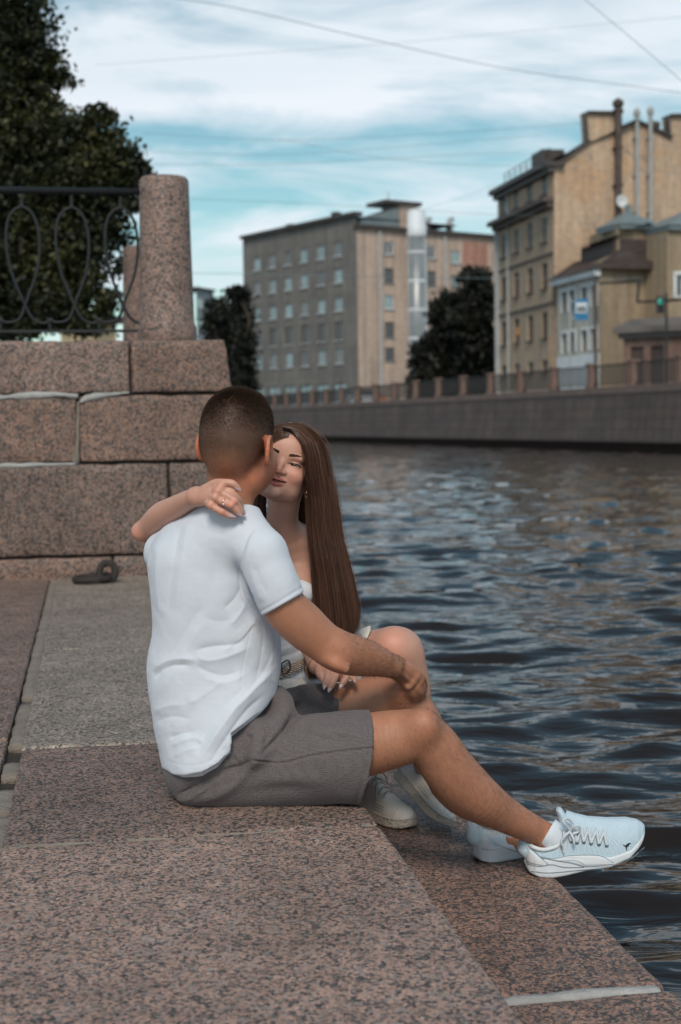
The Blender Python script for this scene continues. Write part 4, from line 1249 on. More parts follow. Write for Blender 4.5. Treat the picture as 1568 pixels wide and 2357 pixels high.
class Ell:
    def __init__(s, c, r, R=None):
        s.c = np.array(c, np.float32); s.r = np.array(r, np.float32)
        s.R = np.array(R if R is not None else np.eye(3), np.float32)
        m = float(max(r)); s.lo, s.hi = _bb(c, m); s.boxes = [(s.lo, s.hi)]
    def __call__(s, P, lo=None, hi=None):
        q = (P - s.c) @ s.R
        k0 = np.sqrt(((q / s.r) ** 2).sum(-1)); k1 = np.sqrt(((q / s.r ** 2) ** 2).sum(-1)) + 1e-9
        return k0 * (k0 - 1) / k1


class Chain:
    """tapered tube with elliptical section; nodes (x,y,z), a: half width, b: half depth along V"""
    def __init__(s, C, a, b=None, V=(0, 1, 0), closed=False):
        C = np.array(C, float); s.C = C; a = np.broadcast_to(np.array(a, float), (len(C),))
        b = a if b is None else np.broadcast_to(np.array(b, float), (len(C),))
        s.seg = []
        V = np.array(V, float)
        n = len(C)
        for i in range(n if closed else n - 1):
            j = (i + 1) % n
            p, q_ = C[i], C[j]; t = q_ - p; L = np.linalg.norm(t)
            if L < 1e-6: continue
            t = t / L; v = V - t * (V @ t); v /= np.linalg.norm(v) + 1e-9; u = np.cross(v, t)
            m = max(a[i], a[j], b[i], b[j])
            s.seg.append((p.astype(np.float32), t.astype(np.float32), np.float32(L), u.astype(np.float32), v.astype(np.float32), a[i], a[j], b[i], b[j], np.minimum(p, q_) - m, np.maximum(p, q_) + m))
        s.lo = np.min([x[9] for x in s.seg], 0); s.hi = np.max([x[10] for x in s.seg], 0)
        s.boxes = [(x[9], x[10]) for x in s.seg]
    def __call__(s, P, lo=None, hi=None):
        out = np.full(P.shape[:-1], .08, np.float32)
        for p, t, L, u, v, a0, a1, b0, b1, l_, h_ in s.seg:
            if lo is not None and (np.any(l_ > hi + .055) or np.any(h_ < lo - .055)): continue
            q = P - p
            w = q @ t; f = np.clip(w / L, 0, 1); w = w - f * L
            A = a0 + (a1 - a0) * f; B_ = b0 + (b1 - b0) * f
            m = np.minimum(A, B_)
            qu, qv = q @ u, q @ v
            if abs(a0 - b0) + abs(a1 - b1) < 1e-6:
                d = np.sqrt(qu * qu + qv * qv + w * w) - A
            else:
                d = (np.sqrt((qu / A) ** 2 + (qv / B_) ** 2 + (w / m) ** 2) - 1) * m
            out = np.minimum(out, d)
        return out


def imch(nodes, ratio=1.0, sub=4, V=(0, 1, 0), grow=0.0):
    """chain from photo nodes (px, py, Y, half width in photo units[, half depth]) """
    N = np.array([list(n) + [n[3] * ratio] * (5 - len(n)) for n in nodes], float)
    W = catmull(N, sub) if len(N) > 2 else catmull(N, sub)
    C = np.array([U(*w[:3]) for w in W]); k = W[:, 2] / F
    return Chain(C, W[:, 3] * k + grow, W[:, 4] * k + grow, V)


class Cut:
    """intersection of a primitive with a half space like function g(P) <= 0"""
    def __init__(s, prim, g):
        s.p, s.g = prim, g; s.lo, s.hi, s.boxes = prim.lo, prim.hi, prim.boxes
    def __call__(s, P, lo=None, hi=None):
        return np.maximum(s.p(P, lo, hi), s.g(P))


def smin(a, b, k):
    h = np.maximum(k - np.abs(a - b), 0) / k
    return np.minimum(a, b) - h * h * k * .25


class Field:
    def __init__(s): s.pr = []
    def add(s, prim, k=.012, op='u'):
        s.pr.append((prim, k, op)); return prim
    def sub(s, prim, k=.006): return s.add(prim, k, 's')
    def eval(s, P, lo=None, hi=None):
        if lo is None: lo, hi = P.reshape(-1, 3).min(0), P.reshape(-1, 3).max(0)
        v = np.full(P.shape[:-1], .08, np.float32)
        for prim, k, op in s.pr:
            e = k + .004
            if op != 'i' and (np.any(prim.lo - e > hi) or np.any(prim.hi + e < lo)): continue
            d = prim(P, lo, hi)
            if op == 'u': v = smin(v, d, k) if k > 0 else np.minimum(v, d)
            elif op == 's': v = -smin(-v, d, k)
            elif op == 'i': v = np.maximum(v, d)
        return v


def extract(fld, h, keep=None, region=None, nb=16):
    """naive surface nets, block by block, welded by lattice index; keep(centres)->mask"""
    cand = set()
    bs = nb * h
    for prim, k, op in fld.pr:
        if op != 'u': continue
        for lo, hi in prim.boxes:
            e_ = .004 + k * .3
            a = np.floor((lo - e_) / bs).astype(int); c = np.floor((hi + e_) / bs).astype(int)
            for i in range(a[0], c[0] + 1):
                for j in range(a[1], c[1] + 1):
                    for k_ in range(a[2], c[2] + 1): cand.add((i, j, k_))
    cand = np.array(sorted(cand))
    if region is not None:
        c0 = cand * bs; m = np.all(c0 + bs > region[0], 1) & np.all(c0 < region[1], 1); cand = cand[m]
    ctr = ((cand + .5) * bs).astype(np.float32)
    # centre test, with the whole field
    dc = np.concatenate([fld.eval(ctr[i:i + 1][None, None], ctr[i] - bs * .5, ctr[i] + bs * .5).ravel() for i in range(len(ctr))]) if len(ctr) else np.zeros(0)
    cand = cand[np.abs(dc) < bs * .87 * 1.5 + .012]
    g1 = np.arange(-1, nb + 1)
    GX, GY, GZ = np.meshgrid(g1, g1, g1, indexing='ij')
    LOC = np.stack([GX, GY, GZ], -1)
    allk, allv, allq = [], [], []
    OFF = 1 << 20
    def key(I): return ((I[..., 0] + 8192).astype(np.int64) << 40) | ((I[..., 1] + 8192).astype(np.int64) << 20) | (I[..., 2] + 8192).astype(np.int64)
    for bc in cand:
        base = bc * nb
        # lattice points -1..nb+0 -> need up to nb+1? cells -1..nb-1, points -1..nb
        I = LOC + base
        P = (I * h).astype(np.float32)
        v = fld.eval(P, P[0, 0, 0], P[-1, -1, -1])
        if v.min() > 0 or v.max() < 0: continue
        ins = v < 0
        # vertices for cells (corner at point index 0..n-1)
        n = nb + 1
        acc = np.zeros((n, n, n, 3)); cnt = np.zeros((n, n, n))
        for ax in range(3):
            for o1 in (0, 1):
                for o2 in (0, 1):
                    sl0 = [slice(0, n)] * 3; sl1 = [slice(0, n)] * 3
                    oth = [a for a in range(3) if a != ax]
                    for a, o_ in zip(oth, (o1, o2)):
                        sl0[a] = slice(o_, n + o_); sl1[a] = slice(o_, n + o_)
                    sl1[ax] = slice(1, n + 1)
                    v0, v1 = v[tuple(sl0)], v[tuple(sl1)]
                    cr = (v0 < 0) != (v1 < 0)
                    t = np.where(cr, v0 / np.where(cr, v0 - v1, 1), 0)
                    acc[..., ax] += np.where(cr, t, 0)
                    for a, o_ in zip(oth, (o1, o2)): acc[..., a] += np.where(cr, o_, 0)
                    cnt += cr
        m = cnt > 0
        idx = np.argwhere(m)
        if not len(idx): continue
        pos_ = (idx + (base - 1) + acc[m] / cnt[m][:, None]) * h
        allk.append(key(idx + (base - 1))); allv.append(pos_)
        # quads on edges starting at points 0..nb-1 (local index 1..nb)
        for ax in range(3):
            s0 = [slice(1, nb + 1)] * 3; s1 = list(s0); s1[ax] = slice(2, nb + 2)
            # the +1 point may lie outside (needs nb+1): restrict
            s0[ax] = slice(0, nb); s1[ax] = slice(1, nb + 1)
            a0, a1 = ins[tuple(s0)], ins[tuple(s1)]
            e = np.argwhere(a0 != a1)
            if not len(e): continue
            inside0 = a0[tuple(e.T)]
            st = np.array([1, 1, 1]); st[ax] = 0
            p = e + st + (base - 1)
            b_, c_2 = [a for a in range(3) if a != ax]
            d1 = np.zeros(3, int); d1[b_] = 1; d2 = np.zeros(3, int); d2[c_2] = 1
            q = np.stack([key(p - d1 - d2), key(p - d2), key(p), key(p - d1)], 1)
            flip = inside0 if ax != 1 else ~inside0
            q = np.where(flip[:, None], q, q[:, ::-1])
            allq.append(q)
    K = np.concatenate(allk); V = np.concatenate(allv); Qd = np.concatenate(allq)
    uk, first = np.unique(K, return_index=True)
    V = V[first]
    fi = np.searchsorted(uk, Qd)
    fi = np.clip(fi, 0, len(uk) - 1)
    ok = (uk[fi] == Qd).all(1)
    fi = fi[ok]
    if keep is not None:
        fi = fi[keep(V[fi].mean(1))]
    used = np.unique(fi); mp = np.full(len(V), -1); mp[used] = np.arange(len(used))
    return V[used], mp[fi]


def merge(parts):
    V, Fc, o = [], [], 0
    for v, f in parts:
        V.append(v); Fc.append(f + o); o += len(v)
    return np.concatenate(V), np.concatenate(Fc)


def drop(V, Fc, mask_faces):
    Fc = Fc[~mask_faces]; used = np.unique(Fc); mp = np.full(len(V), -1); mp[used] = np.arange(len(used))
    return V[used], mp[Fc]


def vnormals(V, Fc):
    a, b_, c = V[Fc[:, 0]], V[Fc[:, 1]], V[Fc[:, 2]]; d = V[Fc[:, 3]]
    n = np.cross(c - a, d - b_); N = np.zeros_like(V)
    for k in range(4): np.add.at(N, Fc[:, k], n)
    return N / (np.linalg.norm(N, axis=1)[:, None] + 1e-12)


def relax(V, Fc, it=2, w=.5):
    E = np.concatenate([Fc[:, [0, 1]], Fc[:, [1, 2]], Fc[:, [2, 3]], Fc[:, [3, 0]]])
    E = np.concatenate([E, E[:, ::-1]])
    deg = np.bincount(E[:, 0], minlength=len(V))[:, None]
    for _ in range(it):
        for s_ in (w, -w * 1.03) if it > 1 else (w,):
            S_ = np.stack([np.bincount(E[:, 0], weights=V[E[:, 1], k], minlength=len(V)) for k in range(3)], 1)
            V = V + s_ * (S_ / np.maximum(deg, 1) - V)
    return V


def strokes(V, N, lst, zone=None):
    """fabric folds: each (photo polyline, amplitude mm, width in photo units[, asym]); acts on the side turned to the photographer"""
    px, py = proj(V)
    D = np.zeros(len(V))
    toc = np.array([0, 0, CAMZ]) - V; toc /= np.linalg.norm(toc, axis=1)[:, None]
    face = np.clip((N * toc).sum(1) * 2.5 + .15, 0, 1)
    for st in lst:
        pl, amp, w = st[:3]
        pl = catmull(np.array(pl, float), 6) if len(pl) > 2 else np.array(pl, float)
        lo, hi = pl.min(0) - 3 * w, pl.max(0) + 3 * w
        m = (px > lo[0]) & (px < hi[0]) & (py > lo[1]) & (py < hi[1])
        idx = np.nonzero(m)[0]
        if not len(idx): continue
        P = np.stack([px[idx], py[idx]], 1); best = np.full(len(idx), 1e9); side = np.zeros(len(idx)); tt = np.zeros(len(idx))
        n = len(pl) - 1
        for i in range(n):
            a, c = pl[i], pl[i + 1]; e = c - a; L2 = e @ e + 1e-9
            t = np.clip(((P - a) @ e) / L2, 0, 1); r = P - a - t[:, None] * e; d = np.hypot(r[:, 0], r[:, 1])
            u_ = d < best; best[u_] = d[u_]; tt[u_] = (i + t[u_]) / n
            side[u_] = np.sign(e[0] * r[u_, 1] - e[1] * r[u_, 0])
        taper = np.clip(np.minimum(tt, 1 - tt) * 5 + .15, 0, 1) if len(st) < 5 or not st[4] else 1
        if len(st) > 3 and st[3]:    # step: one side raised
            g_ = np.tanh(best / w * 1.5) * side * np.exp(-(best / (w * 2.6)) ** 2)
        else: g_ = np.exp(-(best / w) ** 2)
        D[idx] += amp * .001 * g_ * taper
    return D * face


def cloth_mesh(name, fld, h, mat, parent, caps=(), disp=None, thick=.0028, sub=0, attrs=None, relax_it=2, label=None, keep=None):
    V, Fc = extract(fld, h, keep)
    ctr = V[Fc].mean(1).astype(np.float32)
    kill = np.zeros(len(Fc), bool)
    for prim, g_ in caps:
        gv = g_(ctr)
        c0 = prim.boxes
        dv = prim(ctr)
        kill |= (np.abs(gv) < h * .95) & (dv < -.0030)
    V, Fc = drop(V, Fc, kill)
    V = relax(V, Fc, relax_it)
    N = vnormals(V, Fc)
    if disp is not None: V = V + N * disp(V, N)[:, None]
    o = obj(name, V, Fc, mat, parent, smooth=True, attrs=attrs(V, N) if attrs else None)
    if thick:
        md = o.modifiers.new('thickness', 'SOLIDIFY'); md.thickness = thick; md.offset = -1
    if label: o['label'] = label
    return o


def hairs(name, roots, dirs, lens, w, mat, parent, bend=None, tone=None, seg=2):
    """short hairs as thin tapering blades"""
    n = len(roots)
    side = np.cross(dirs, RNG.normal(size=(n, 3))); side /= np.linalg.norm(side, axis=1)[:, None] + 1e-9
    w = np.broadcast_to(np.asarray(w, float), (n,))[:, None]
    tip = roots + dirs * lens[:, None]
    if bend is not None: mid = roots + dirs * lens[:, None] * .55 - bend * lens[:, None] * .18; tip = tip + bend * lens[:, None] * .25
    else: mid = (roots + tip) / 2
    V = np.stack([roots - side * w / 2, roots + side * w / 2, mid + side * w * .4, mid - side * w * .4, tip + side * w * .08, tip - side * w * .08], 1).reshape(-1, 3)
    b0 = np.arange(n)[:, None] * 6
    Fc = np.concatenate([b0 + np.array([0, 1, 2, 3]), b0 + np.array([3, 2, 4, 5])])
    return obj(name, V, Fc, mat, parent, attrs={'tone': np.repeat(tone if tone is not None else RNG.uniform(0, 1, n), 6)})


# ------------------------------------------------------------------ materials of people
def skinmat(name, rough=.5, sss=.10, nscale=40, var=.05):
    m, q, bs = new_mat(name)
    at_ = q.n('ShaderNodeAttribute', attribute_name='col')
    p = pos(q)
    c = q.mix(1.0, at_.outputs['Color'], q.ramp(q.noise(p, nscale, 5, .65), [(.3, 1 - var), (.7, 1 + var)]), 'MULTIPLY')
    c = q.mix(q.ramp(q.noise(p, 18, 4, .6), [(.45, 0), (.75, .22)]), c, q.mix(1.0, c, (1.12, .86, .80, 1), 'MULTIPLY'))
    vo = q.n('ShaderNodeTexVoronoi'); vo.inputs['Scale'].default_value = 26; q.link(p, vo.inputs['Vector'])
    c = q.mix(q.ramp(vo.outputs['Distance'], [(.0, .55), (.035, .5), (.055, 0)]), c, (.10, .045, .03, 1))
    q.link(c, bs.inputs['Base Color'])
    bs.inputs['Roughness'].default_value = rough
    bs.inputs['Subsurface Weight'].default_value = sss
    bs.inputs['Subsurface Radius'].default_value = (1.0, .35, .2)
    bs.inputs['Subsurface Scale'].default_value = .008
    bp = q.n('ShaderNodeBump'); bp.inputs['Strength'].default_value = .5; bp.inputs['Distance'].default_value = .0015
    q.link(q.noise(p, 330, 5, .7), bp.inputs['Height']); q.link(bp.outputs[0], bs.inputs['Normal'])
    return m
M['skin_m'] = skinmat('tanned_skin', .5, var=.07)
M['skin_f'] = skinmat('fair_skin', .46, var=.035)


def hairmat(name, c0, c1, c2, rough=.42, aniso=True):
    m, q, bs = new_mat(name)
    at_ = q.n('ShaderNodeAttribute', attribute_name='tone')
    c = q.ramp(at_.outputs['Fac'], [(0, c0), (.5, c1), (1, c2)])
    q.link(c, bs.inputs['Base Color']); bs.inputs['Roughness'].default_value = rough
    bs.inputs['Specular IOR Level'].default_value = .5 if 'long' in name else .15
    return m
M['hair_m'] = hairmat('short_brown_hair', (.03, .018, .012), (.055, .032, .021), (.10, .058, .038), .6)
M['hair_body'] = hairmat('body_hair', (.05, .028, .018), (.07, .04, .025), (.11, .06, .035), .7)
M['hair_f'] = hairmat('long_brown_hair', (.030, .015, .010), (.090, .043, .027), (.27, .13, .078), .32)


def weave(name, col, scale, depth, rough=.85, contrast=.25, sheen=.2, var=.04, ang=0.0):
    """knitted cloth: rows of small dimples"""
    m, q, bs = new_mat(name)
    p = pos(q)
    mp = q.n('ShaderNodeMapping'); q.link(p, mp.inputs['Vector']); mp.inputs['Rotation'].default_value = (0, ang, .3)
    vo = q.n('ShaderNodeTexVoronoi'); vo.inputs['Scale'].default_value = scale; vo.inputs['Randomness'].default_value = .5
    q.link(mp.outputs[0], vo.inputs['Vector'])
    f = q.ramp(vo.outputs['Distance'], [(.1, 1 - contrast), (.5, 1 + contrast * .35)])
    c = q.mix(1.0, (*col, 1), f, 'MULTIPLY')
    c = q.mix(1.0, c, q.ramp(q.noise(p, 12, 4, .6), [(.3, 1 - var), (.7, 1 + var)]), 'MULTIPLY')
    q.link(c, bs.inputs['Base Color'])
    bs.inputs['Roughness'].default_value = rough; bs.inputs['Specular IOR Level'].default_value = .15
    bs.inputs['Sheen Weight'].default_value = sheen
    bp = q.n('ShaderNodeBump'); bp.inputs['Strength'].default_value = .6; bp.inputs['Distance'].default_value = depth
    q.link(vo.outputs['Distance'], bp.inputs['Height']); q.link(bp.outputs[0], bs.inputs['Normal'])
    return m
M['polo'] = weave('white_pique', (.62, .66, .73), 900, .0006, contrast=.06, var=.015)
M['shorts'] = weave('grey_waffle_knit', (.125, .108, .110), 235, .0022, contrast=.34, sheen=.12)
M['top_f'] = weave('white_rib_cotton', (.72, .74, .80), 700, .0006, contrast=.05)
M['skirt'] = weave('cream_cotton', (.64, .62, .58), 600, .0006, contrast=.05)
# ================================================================== THE MAN
SKM = np.array([.43, .195, .115])
man = empty('person', (-.27, 3.2, 0), 'man with cropped hair in white polo shirt and grey shorts, seated with his back turned', 'person')
mf = Field()
# head frame: x = his right, y = forward, z = up
psi = radians(25)
HM = U(549, 1020, 3.2)
RM = np.array([[cos(psi), sin(psi), 0], [-sin(psi), cos(psi), 0], [0, 0, 1.0]])     # columns: x,y,z axes
RM = np.array(Matrix.Rotation(radians(4), 3, 'Y')) @ RM
def hm(*p): return HM + RM @ np.array(p, float)
def E(fr, f, p, r, k, fld, op='u', rot=None):
    R = fr if rot is None else fr @ rot
    return fld.add(Ell(f(*p), r, R), k, op)
E(RM, hm, (0, -.004, .034), (.0720, .094, .085), .01, mf)
E(RM, hm, (0, -.022, .022), (.0705, .078, .080), .02, mf)
E(RM, hm, (0, -.045, -.015), (.060, .045, .06), .03, mf)
E(RM, hm, (0, .035, -.03), (.064, .056, .078), .02, mf)
E(RM, hm, (0, .050, -.078), (.054, .048, .040), .02, mf)
E(RM, hm, (0, .082, -.104), (.020, .015, .016), .015, mf)
for sx in (-1, 1):
    E(RM, hm, (sx * .0435, .050, -.045), (.027, .034, .036), .015, mf)
    E(RM, hm, (sx * .050, .005, -.070), (.016, .030, .03), .02, mf)
    E(RM, hm, (sx * .024, .078, .018), (.022, .012, .009), .012, mf)
    E(RM, hm, (sx * .032, .100, -.002), (.016, .012, .011), .010, mf, 's')
    E(RM, hm, (sx * .032, .076, -.002), (.0132, .0132, .0132), .004, mf)
    E(RM, hm, (sx * .013, .094, -.048), (.009, .009, .008), .006, mf)
    # ears: helix rim, bowl, lobe
    er = lambda *p: hm(sx * p[0], p[1], p[2])
    th = np.linspace(-.55 * pi, 1.12 * pi, 14)
    rim = [er(.0845 + .006 * sin(max(0, min(pi, t + .4))) , -.018 - .017 * sin(t) * 1.0 - .004 , .0 - .004 + .030 * cos(t - .0)) for t in th]
    rim = [er(.0790 + .011 * (0.5 + .5 * sin(t)), -.010 - .0185 * sin(t), -.012 + .031 * cos(t)) for t in th]
    mf.add(Chain(rim, .0040, .0040), .005)
    rot = np.array(Matrix.Rotation(radians(30 * sx), 3, 'Z'))
    E(RM, hm, (sx * .0810, -.014, -.012), (.0050, .0195, .030), .007, mf, 'u', rot)
    E(RM, hm, (sx * .0775, -.006, -.037), (.005, .009, .010), .006, mf)
    E(RM, hm, (sx * .0875, -.008, -.010), (.006, .009, .014), .004, mf, 's', rot)
mf.add(Chain([hm(0, .088, .004), hm(0, .104, -.025), hm(0, .112, -.042)], [.008, .009, .010]), .008)
mf.add(Chain([hm(-.024, .086, -.072), hm(0, .098, -.068), hm(.024, .086, -.072)], .005), .006)
mf.add(Chain([hm(-.02, .088, -.078), hm(0, .096, -.081), hm(.02, .088, -.078)], .006), .006)
# neck and shoulders under the shirt
mf.add(imch([(545, 1060, 3.205, 50, 48), (536, 1110, 3.20, 53, 50), (527, 1170, 3.20, 55, 53), (518, 1225, 3.21, 62, 58)]), .03)
mf.add(imch([(470, 1195, 3.24, 18), (500, 1172, 3.2, 16), (520, 1130, 3.18, 14)]), .03)
mf.add(imch([(395, 1275, 3.33, 40), (460, 1240, 3.27, 46), (520, 1232, 3.22, 52), (575, 1245, 3.17, 48), (608, 1282, 3.13, 46)]), .03)
mf.add(imch([(490, 1300, 3.25, 118, 90), (487, 1400, 3.25, 110, 90), (492, 1500, 3.25, 112, 90), (488, 1600, 3.25, 112, 95), (482, 1700, 3.25, 85, 95), (490, 1768, 3.25, 80, 90)]), .04)
# right arm (nearest the photographer)
arm = [(608, 1285, 3.125, 47), (633, 1345, 3.12, 50), (655, 1396, 3.125, 52), (697, 1438, 3.14, 53), (738, 1473, 3.155, 48), (777, 1500, 3.165, 47), (812, 1512, 3.20, 44), (848, 1519, 3.235, 38), (880, 1528, 3.265, 30.5), (905, 1535, 3.285, 25)]
mf.add(imch(arm, .9, 5), .012)
mf.add(imch([(795, 1540, 3.13, 9), (775, 1530, 3.125, 11), (760, 1520, 3.13, 9)], 1), .02)      # elbow point
mf.add(imch([(780, 1478, 3.165, 22), (830, 1492, 3.2, 22), (880, 1515, 3.25, 14)], 1), .02)      # forearm muscle
# right hand closed over her knee
mf.add(imch([(900, 1534, 3.285, 22, 17), (922, 1543, 3.305, 26, 16), (943, 1558, 3.328, 29, 14), (955, 1572, 3.343, 26, 13)]), .01)
RH = [[(951, 1545, 3.345, 11.5), (969, 1560, 3.37, 10.5), (975, 1580, 3.41, 9.5), (971, 1597, 3.44, 8), (965, 1604, 3.455, 7)],
      [(948, 1557, 3.335, 11.5), (966, 1574, 3.35, 11), (972, 1592, 3.38, 10), (967, 1604, 3.41, 8.5), (962, 1609, 3.43, 7)],
      [(942, 1567, 3.335, 11), (957, 1583, 3.34, 10.5), (966, 1596, 3.36, 9.5), (961, 1604, 3.39, 8)],
      [(934, 1574, 3.335, 10), (946, 1590, 3.34, 9.3), (955, 1600, 3.355, 8.2), (956, 1606, 3.38, 7)],
      [(918, 1532, 3.32, 11), (932, 1530, 3.36, 10.5), (946, 1536, 3.40, 9.5), (956, 1544, 3.43, 8)]]
for f_ in RH: mf.add(imch(f_, 1, 4), .0075)
for x_, y_, Y_2 in ((958, 1549, 3.335), (954, 1561, 3.325), (948, 1572, 3.322), (940, 1580, 3.322)): mf.add(Ell(U(x_, y_, Y_2), (.009, .009, .009)), .008)
for nd in ([(905, 1528, 3.268, 2.5), (925, 1538, 3.29, 2.5), (952, 1556, 3.322, 2.5)], [(908, 1540, 3.268, 2.2), (928, 1554, 3.293, 2.2), (946, 1568, 3.318, 2.2)]): mf.add(imch(nd), .010)
# left arm, round the woman's back (mostly hidden)
mf.add(imch([(392, 1280, 3.34, 42), (420, 1350, 3.42, 42), (480, 1420, 3.50, 40), (560, 1450, 3.56, 32), (640, 1440, 3.66, 24)]), .02)
# legs
nearleg = [(520, 1768, 3.22, 78), (620, 1762, 3.20, 80), (740, 1735, 3.18, 76), (850, 1713, 3.16, 72), (915, 1699, 3.14, 66), (962, 1694, 3.13, 60), (998, 1718, 3.14, 59), (1032, 1768, 3.16, 61), (1066, 1806, 3.18, 60), (1105, 1838, 3.20, 53), (1150, 1868, 3.24, 44), (1195, 1893, 3.27, 37), (1232, 1911, 3.295, 33), (1256, 1924, 3.30, 32), (1275, 1940, 3.30, 34)]
nl = mf.add(imch(nearleg, .95, 5), .02)
mf.add(Ell(U(975, 1668, 3.09), (.030, .03, .034)), .035)         # kneecap
mf.add(imch([(1028, 1800, 3.21, 40), (1060, 1835, 3.22, 38), (1100, 1862, 3.24, 26)], 1), .03)     # calf
mf.add(imch([(1260, 1940, 3.30, 24), (1300, 1962, 3.30, 26), (1400, 1962, 3.31, 24)], .9), .02)    # foot in the shoe
farleg = [(540, 1740, 3.36, 78), (640, 1690, 3.40, 74), (770, 1645, 3.42, 68), (860, 1620, 3.42, 62), (915, 1612, 3.42, 55), (948, 1640, 3.42, 54), (985, 1700, 3.42, 52), (1040, 1775, 3.43, 46), (1100, 1850, 3.44, 34), (1135, 1892, 3.44, 31), (1150, 1925, 3.43, 33)]
fl_ = mf.add(imch(farleg, .95, 5), .012)
mf.add(Ell(U(922, 1598, 3.375), (.028, .028, .032)), .03)
mf.add(imch([(1140, 1930, 3.42, 24), (1200, 1945, 3.42, 24), (1260, 1948, 3.42, 22)], .9), .02)

hx = U(900, 1534, 3.285)[0]; zneck = U(540, 1192, 3.2)[2]
regH = lambda c: (c[:, 2] > zneck)
regHand = lambda c: (c[:, 0] > hx) & (c[:, 2] > U(950, 1620, 3.35)[2]) & (c[:, 0] < U(985, 1550, 3.4)[0]) & (c[:, 1] > 3.2)
def in_handbox(c):
    # hand box is bounded by the wrist plane; the thigh of the far leg also passes here, which is fine at the finer grid too
    return regHand(c)
V1, F1 = extract(mf, .0022, keep=lambda c: ~((c[:, 2] > zneck + .0012) | (in_handbox(c) & (c[:, 0] > hx + .0012))))
V2, F2 = extract(mf, .0016, keep=regH, region=(np.array([-1, 2.5, zneck - .03]), np.array([1, 4, 2])))
V3, F3 = extract(mf, .0015, keep=in_handbox, region=(np.array([hx - .03, 3.1, -.2]), np.array([hx + .2, 4, .5])))
V, Fc = merge([(V1, F1), (V2, F2), (V3, F3)])
V = V.astype(float)
N = vnormals(V, Fc)
# scalp: real colour of stubble and hair by how densely it grows
L = (V - HM) @ RM
zz = L[:, 2]; yy = L[:, 1]
nz = vnoise(V, 60, 3, 2) * .006
# hairline at the nape about z=-.055, behind the ears; none on the face
dens = np.clip((zz + nz + .080 - np.clip(yy + .02, 0, .1) * .9) / .075, 0, 1) * (zz > -.1) * np.clip((.062 - yy + np.clip(zz, 0, .2) * .35) / .015, 0, 1)
earm = (np.abs(L[:, 0]) > .0745) & (zz < .024) & (zz > -.055) & (yy > -.045) & (((yy + .012) / .026) ** 2 + ((zz + .012) / .036) ** 2 < 1)
dens = np.where(earm, 0, dens)
headm = zz > -.12
dens = dens * headm * (yy < .052 + np.clip(zz - .03, 0, 1) * .6)
hd = np.clip(dens, 0, 1) ** 1.1
col = np.repeat(SKM[None], len(V), 0)
col *= (1 + .05 * vnoise(V, 9, 8, 2))[:, None]
px_, py_ = proj(V)
# redder skin: ears, elbow, knees, knuckles
def blush(c, r, amt, tint=(1.12, .80, .72)):
    w = np.exp(-((V - np.array(c)) ** 2).sum(1) / r ** 2) * amt
    return 1 + w[:, None] * (np.array(tint) - 1)
for c in (hm(.085, -.012, -.012), hm(-.085, -.012, -.012)): col *= blush(c, .035, 1.0, (1.30, .86, .74))
for c in (U(770, 1520, 3.12), U(975, 1670, 3.08), U(925, 1600, 3.36)): col *= blush(c, .035, .5, (1.10, .92, .88))
neckred = np.clip((L[:, 2] + .14) / .05, 0, 1) * np.clip((-.03 - L[:, 2]) / .03, 0, 1) * np.clip((L[:, 0] + .02) / .05, 0, 1)
col *= 1 + neckred[:, None] * (np.array([1.14, .93, .86]) - 1)
scalp = np.array([.085, .050, .035])
tpc = np.clip((zz - .025 + nz) / .075, 0, 1)[:, None]; sc_ = scalp * (1 - .55 * tpc)
col = col * (1 - .86 * hd[:, None]) + sc_ * (.86 * hd[:, None])
body = obj('body', V, Fc, M['skin_m'], man, smooth=True, attrs={'col': col})

# cropped hair: fading at the nape, longer on top
fc_ = Fc[(hd[Fc[:, 0]] > .04)]
ar = np.linalg.norm(np.cross(V[fc_[:, 2]] - V[fc_[:, 0]], V[fc_[:, 3]] - V[fc_[:, 1]]), axis=1)
pr_ = ar * np.clip(hd[fc_[:, 0]] * 1.2, 0, 1); pr_ /= pr_.sum()
nH = 62000
pick = RNG.choice(len(fc_), nH, p=pr_)
w4 = RNG.dirichlet((1, 1, 1, 1), nH)
R0 = (V[fc_[pick]] * w4[..., None]).sum(1); N0 = N[fc_[pick, 0]]
lz = ((R0 - HM) @ RM)[:, 2]
top_ = np.clip((lz - .030) / .075, 0, 1)
ln = .0018 + .0075 * top_ + .0012 * np.clip((lz + .04) / .08, 0, 1)
down = np.array([0.25, .0, -1.0]); crown = hm(0, -.045, .118)
flow = R0 - crown; flow /= np.linalg.norm(flow, axis=1)[:, None]
flow = flow - N0 * (flow * N0).sum(1)[:, None]
D0 = N0 * (.55 + .45 * top_)[:, None] + flow * (.75 - .45 * top_)[:, None] + RNG.normal(0, .13, (nH, 3)); D0 /= np.linalg.norm(D0, axis=1)[:, None]
hairs('hair', R0 - N0 * .0005, D0, ln * RNG.uniform(.8, 1.2, nH), .00032 + .00014 * top_, M['hair_m'], man, tone=RNG.uniform(0, 1, nH) * (.35 + .65 * (1 - top_)))

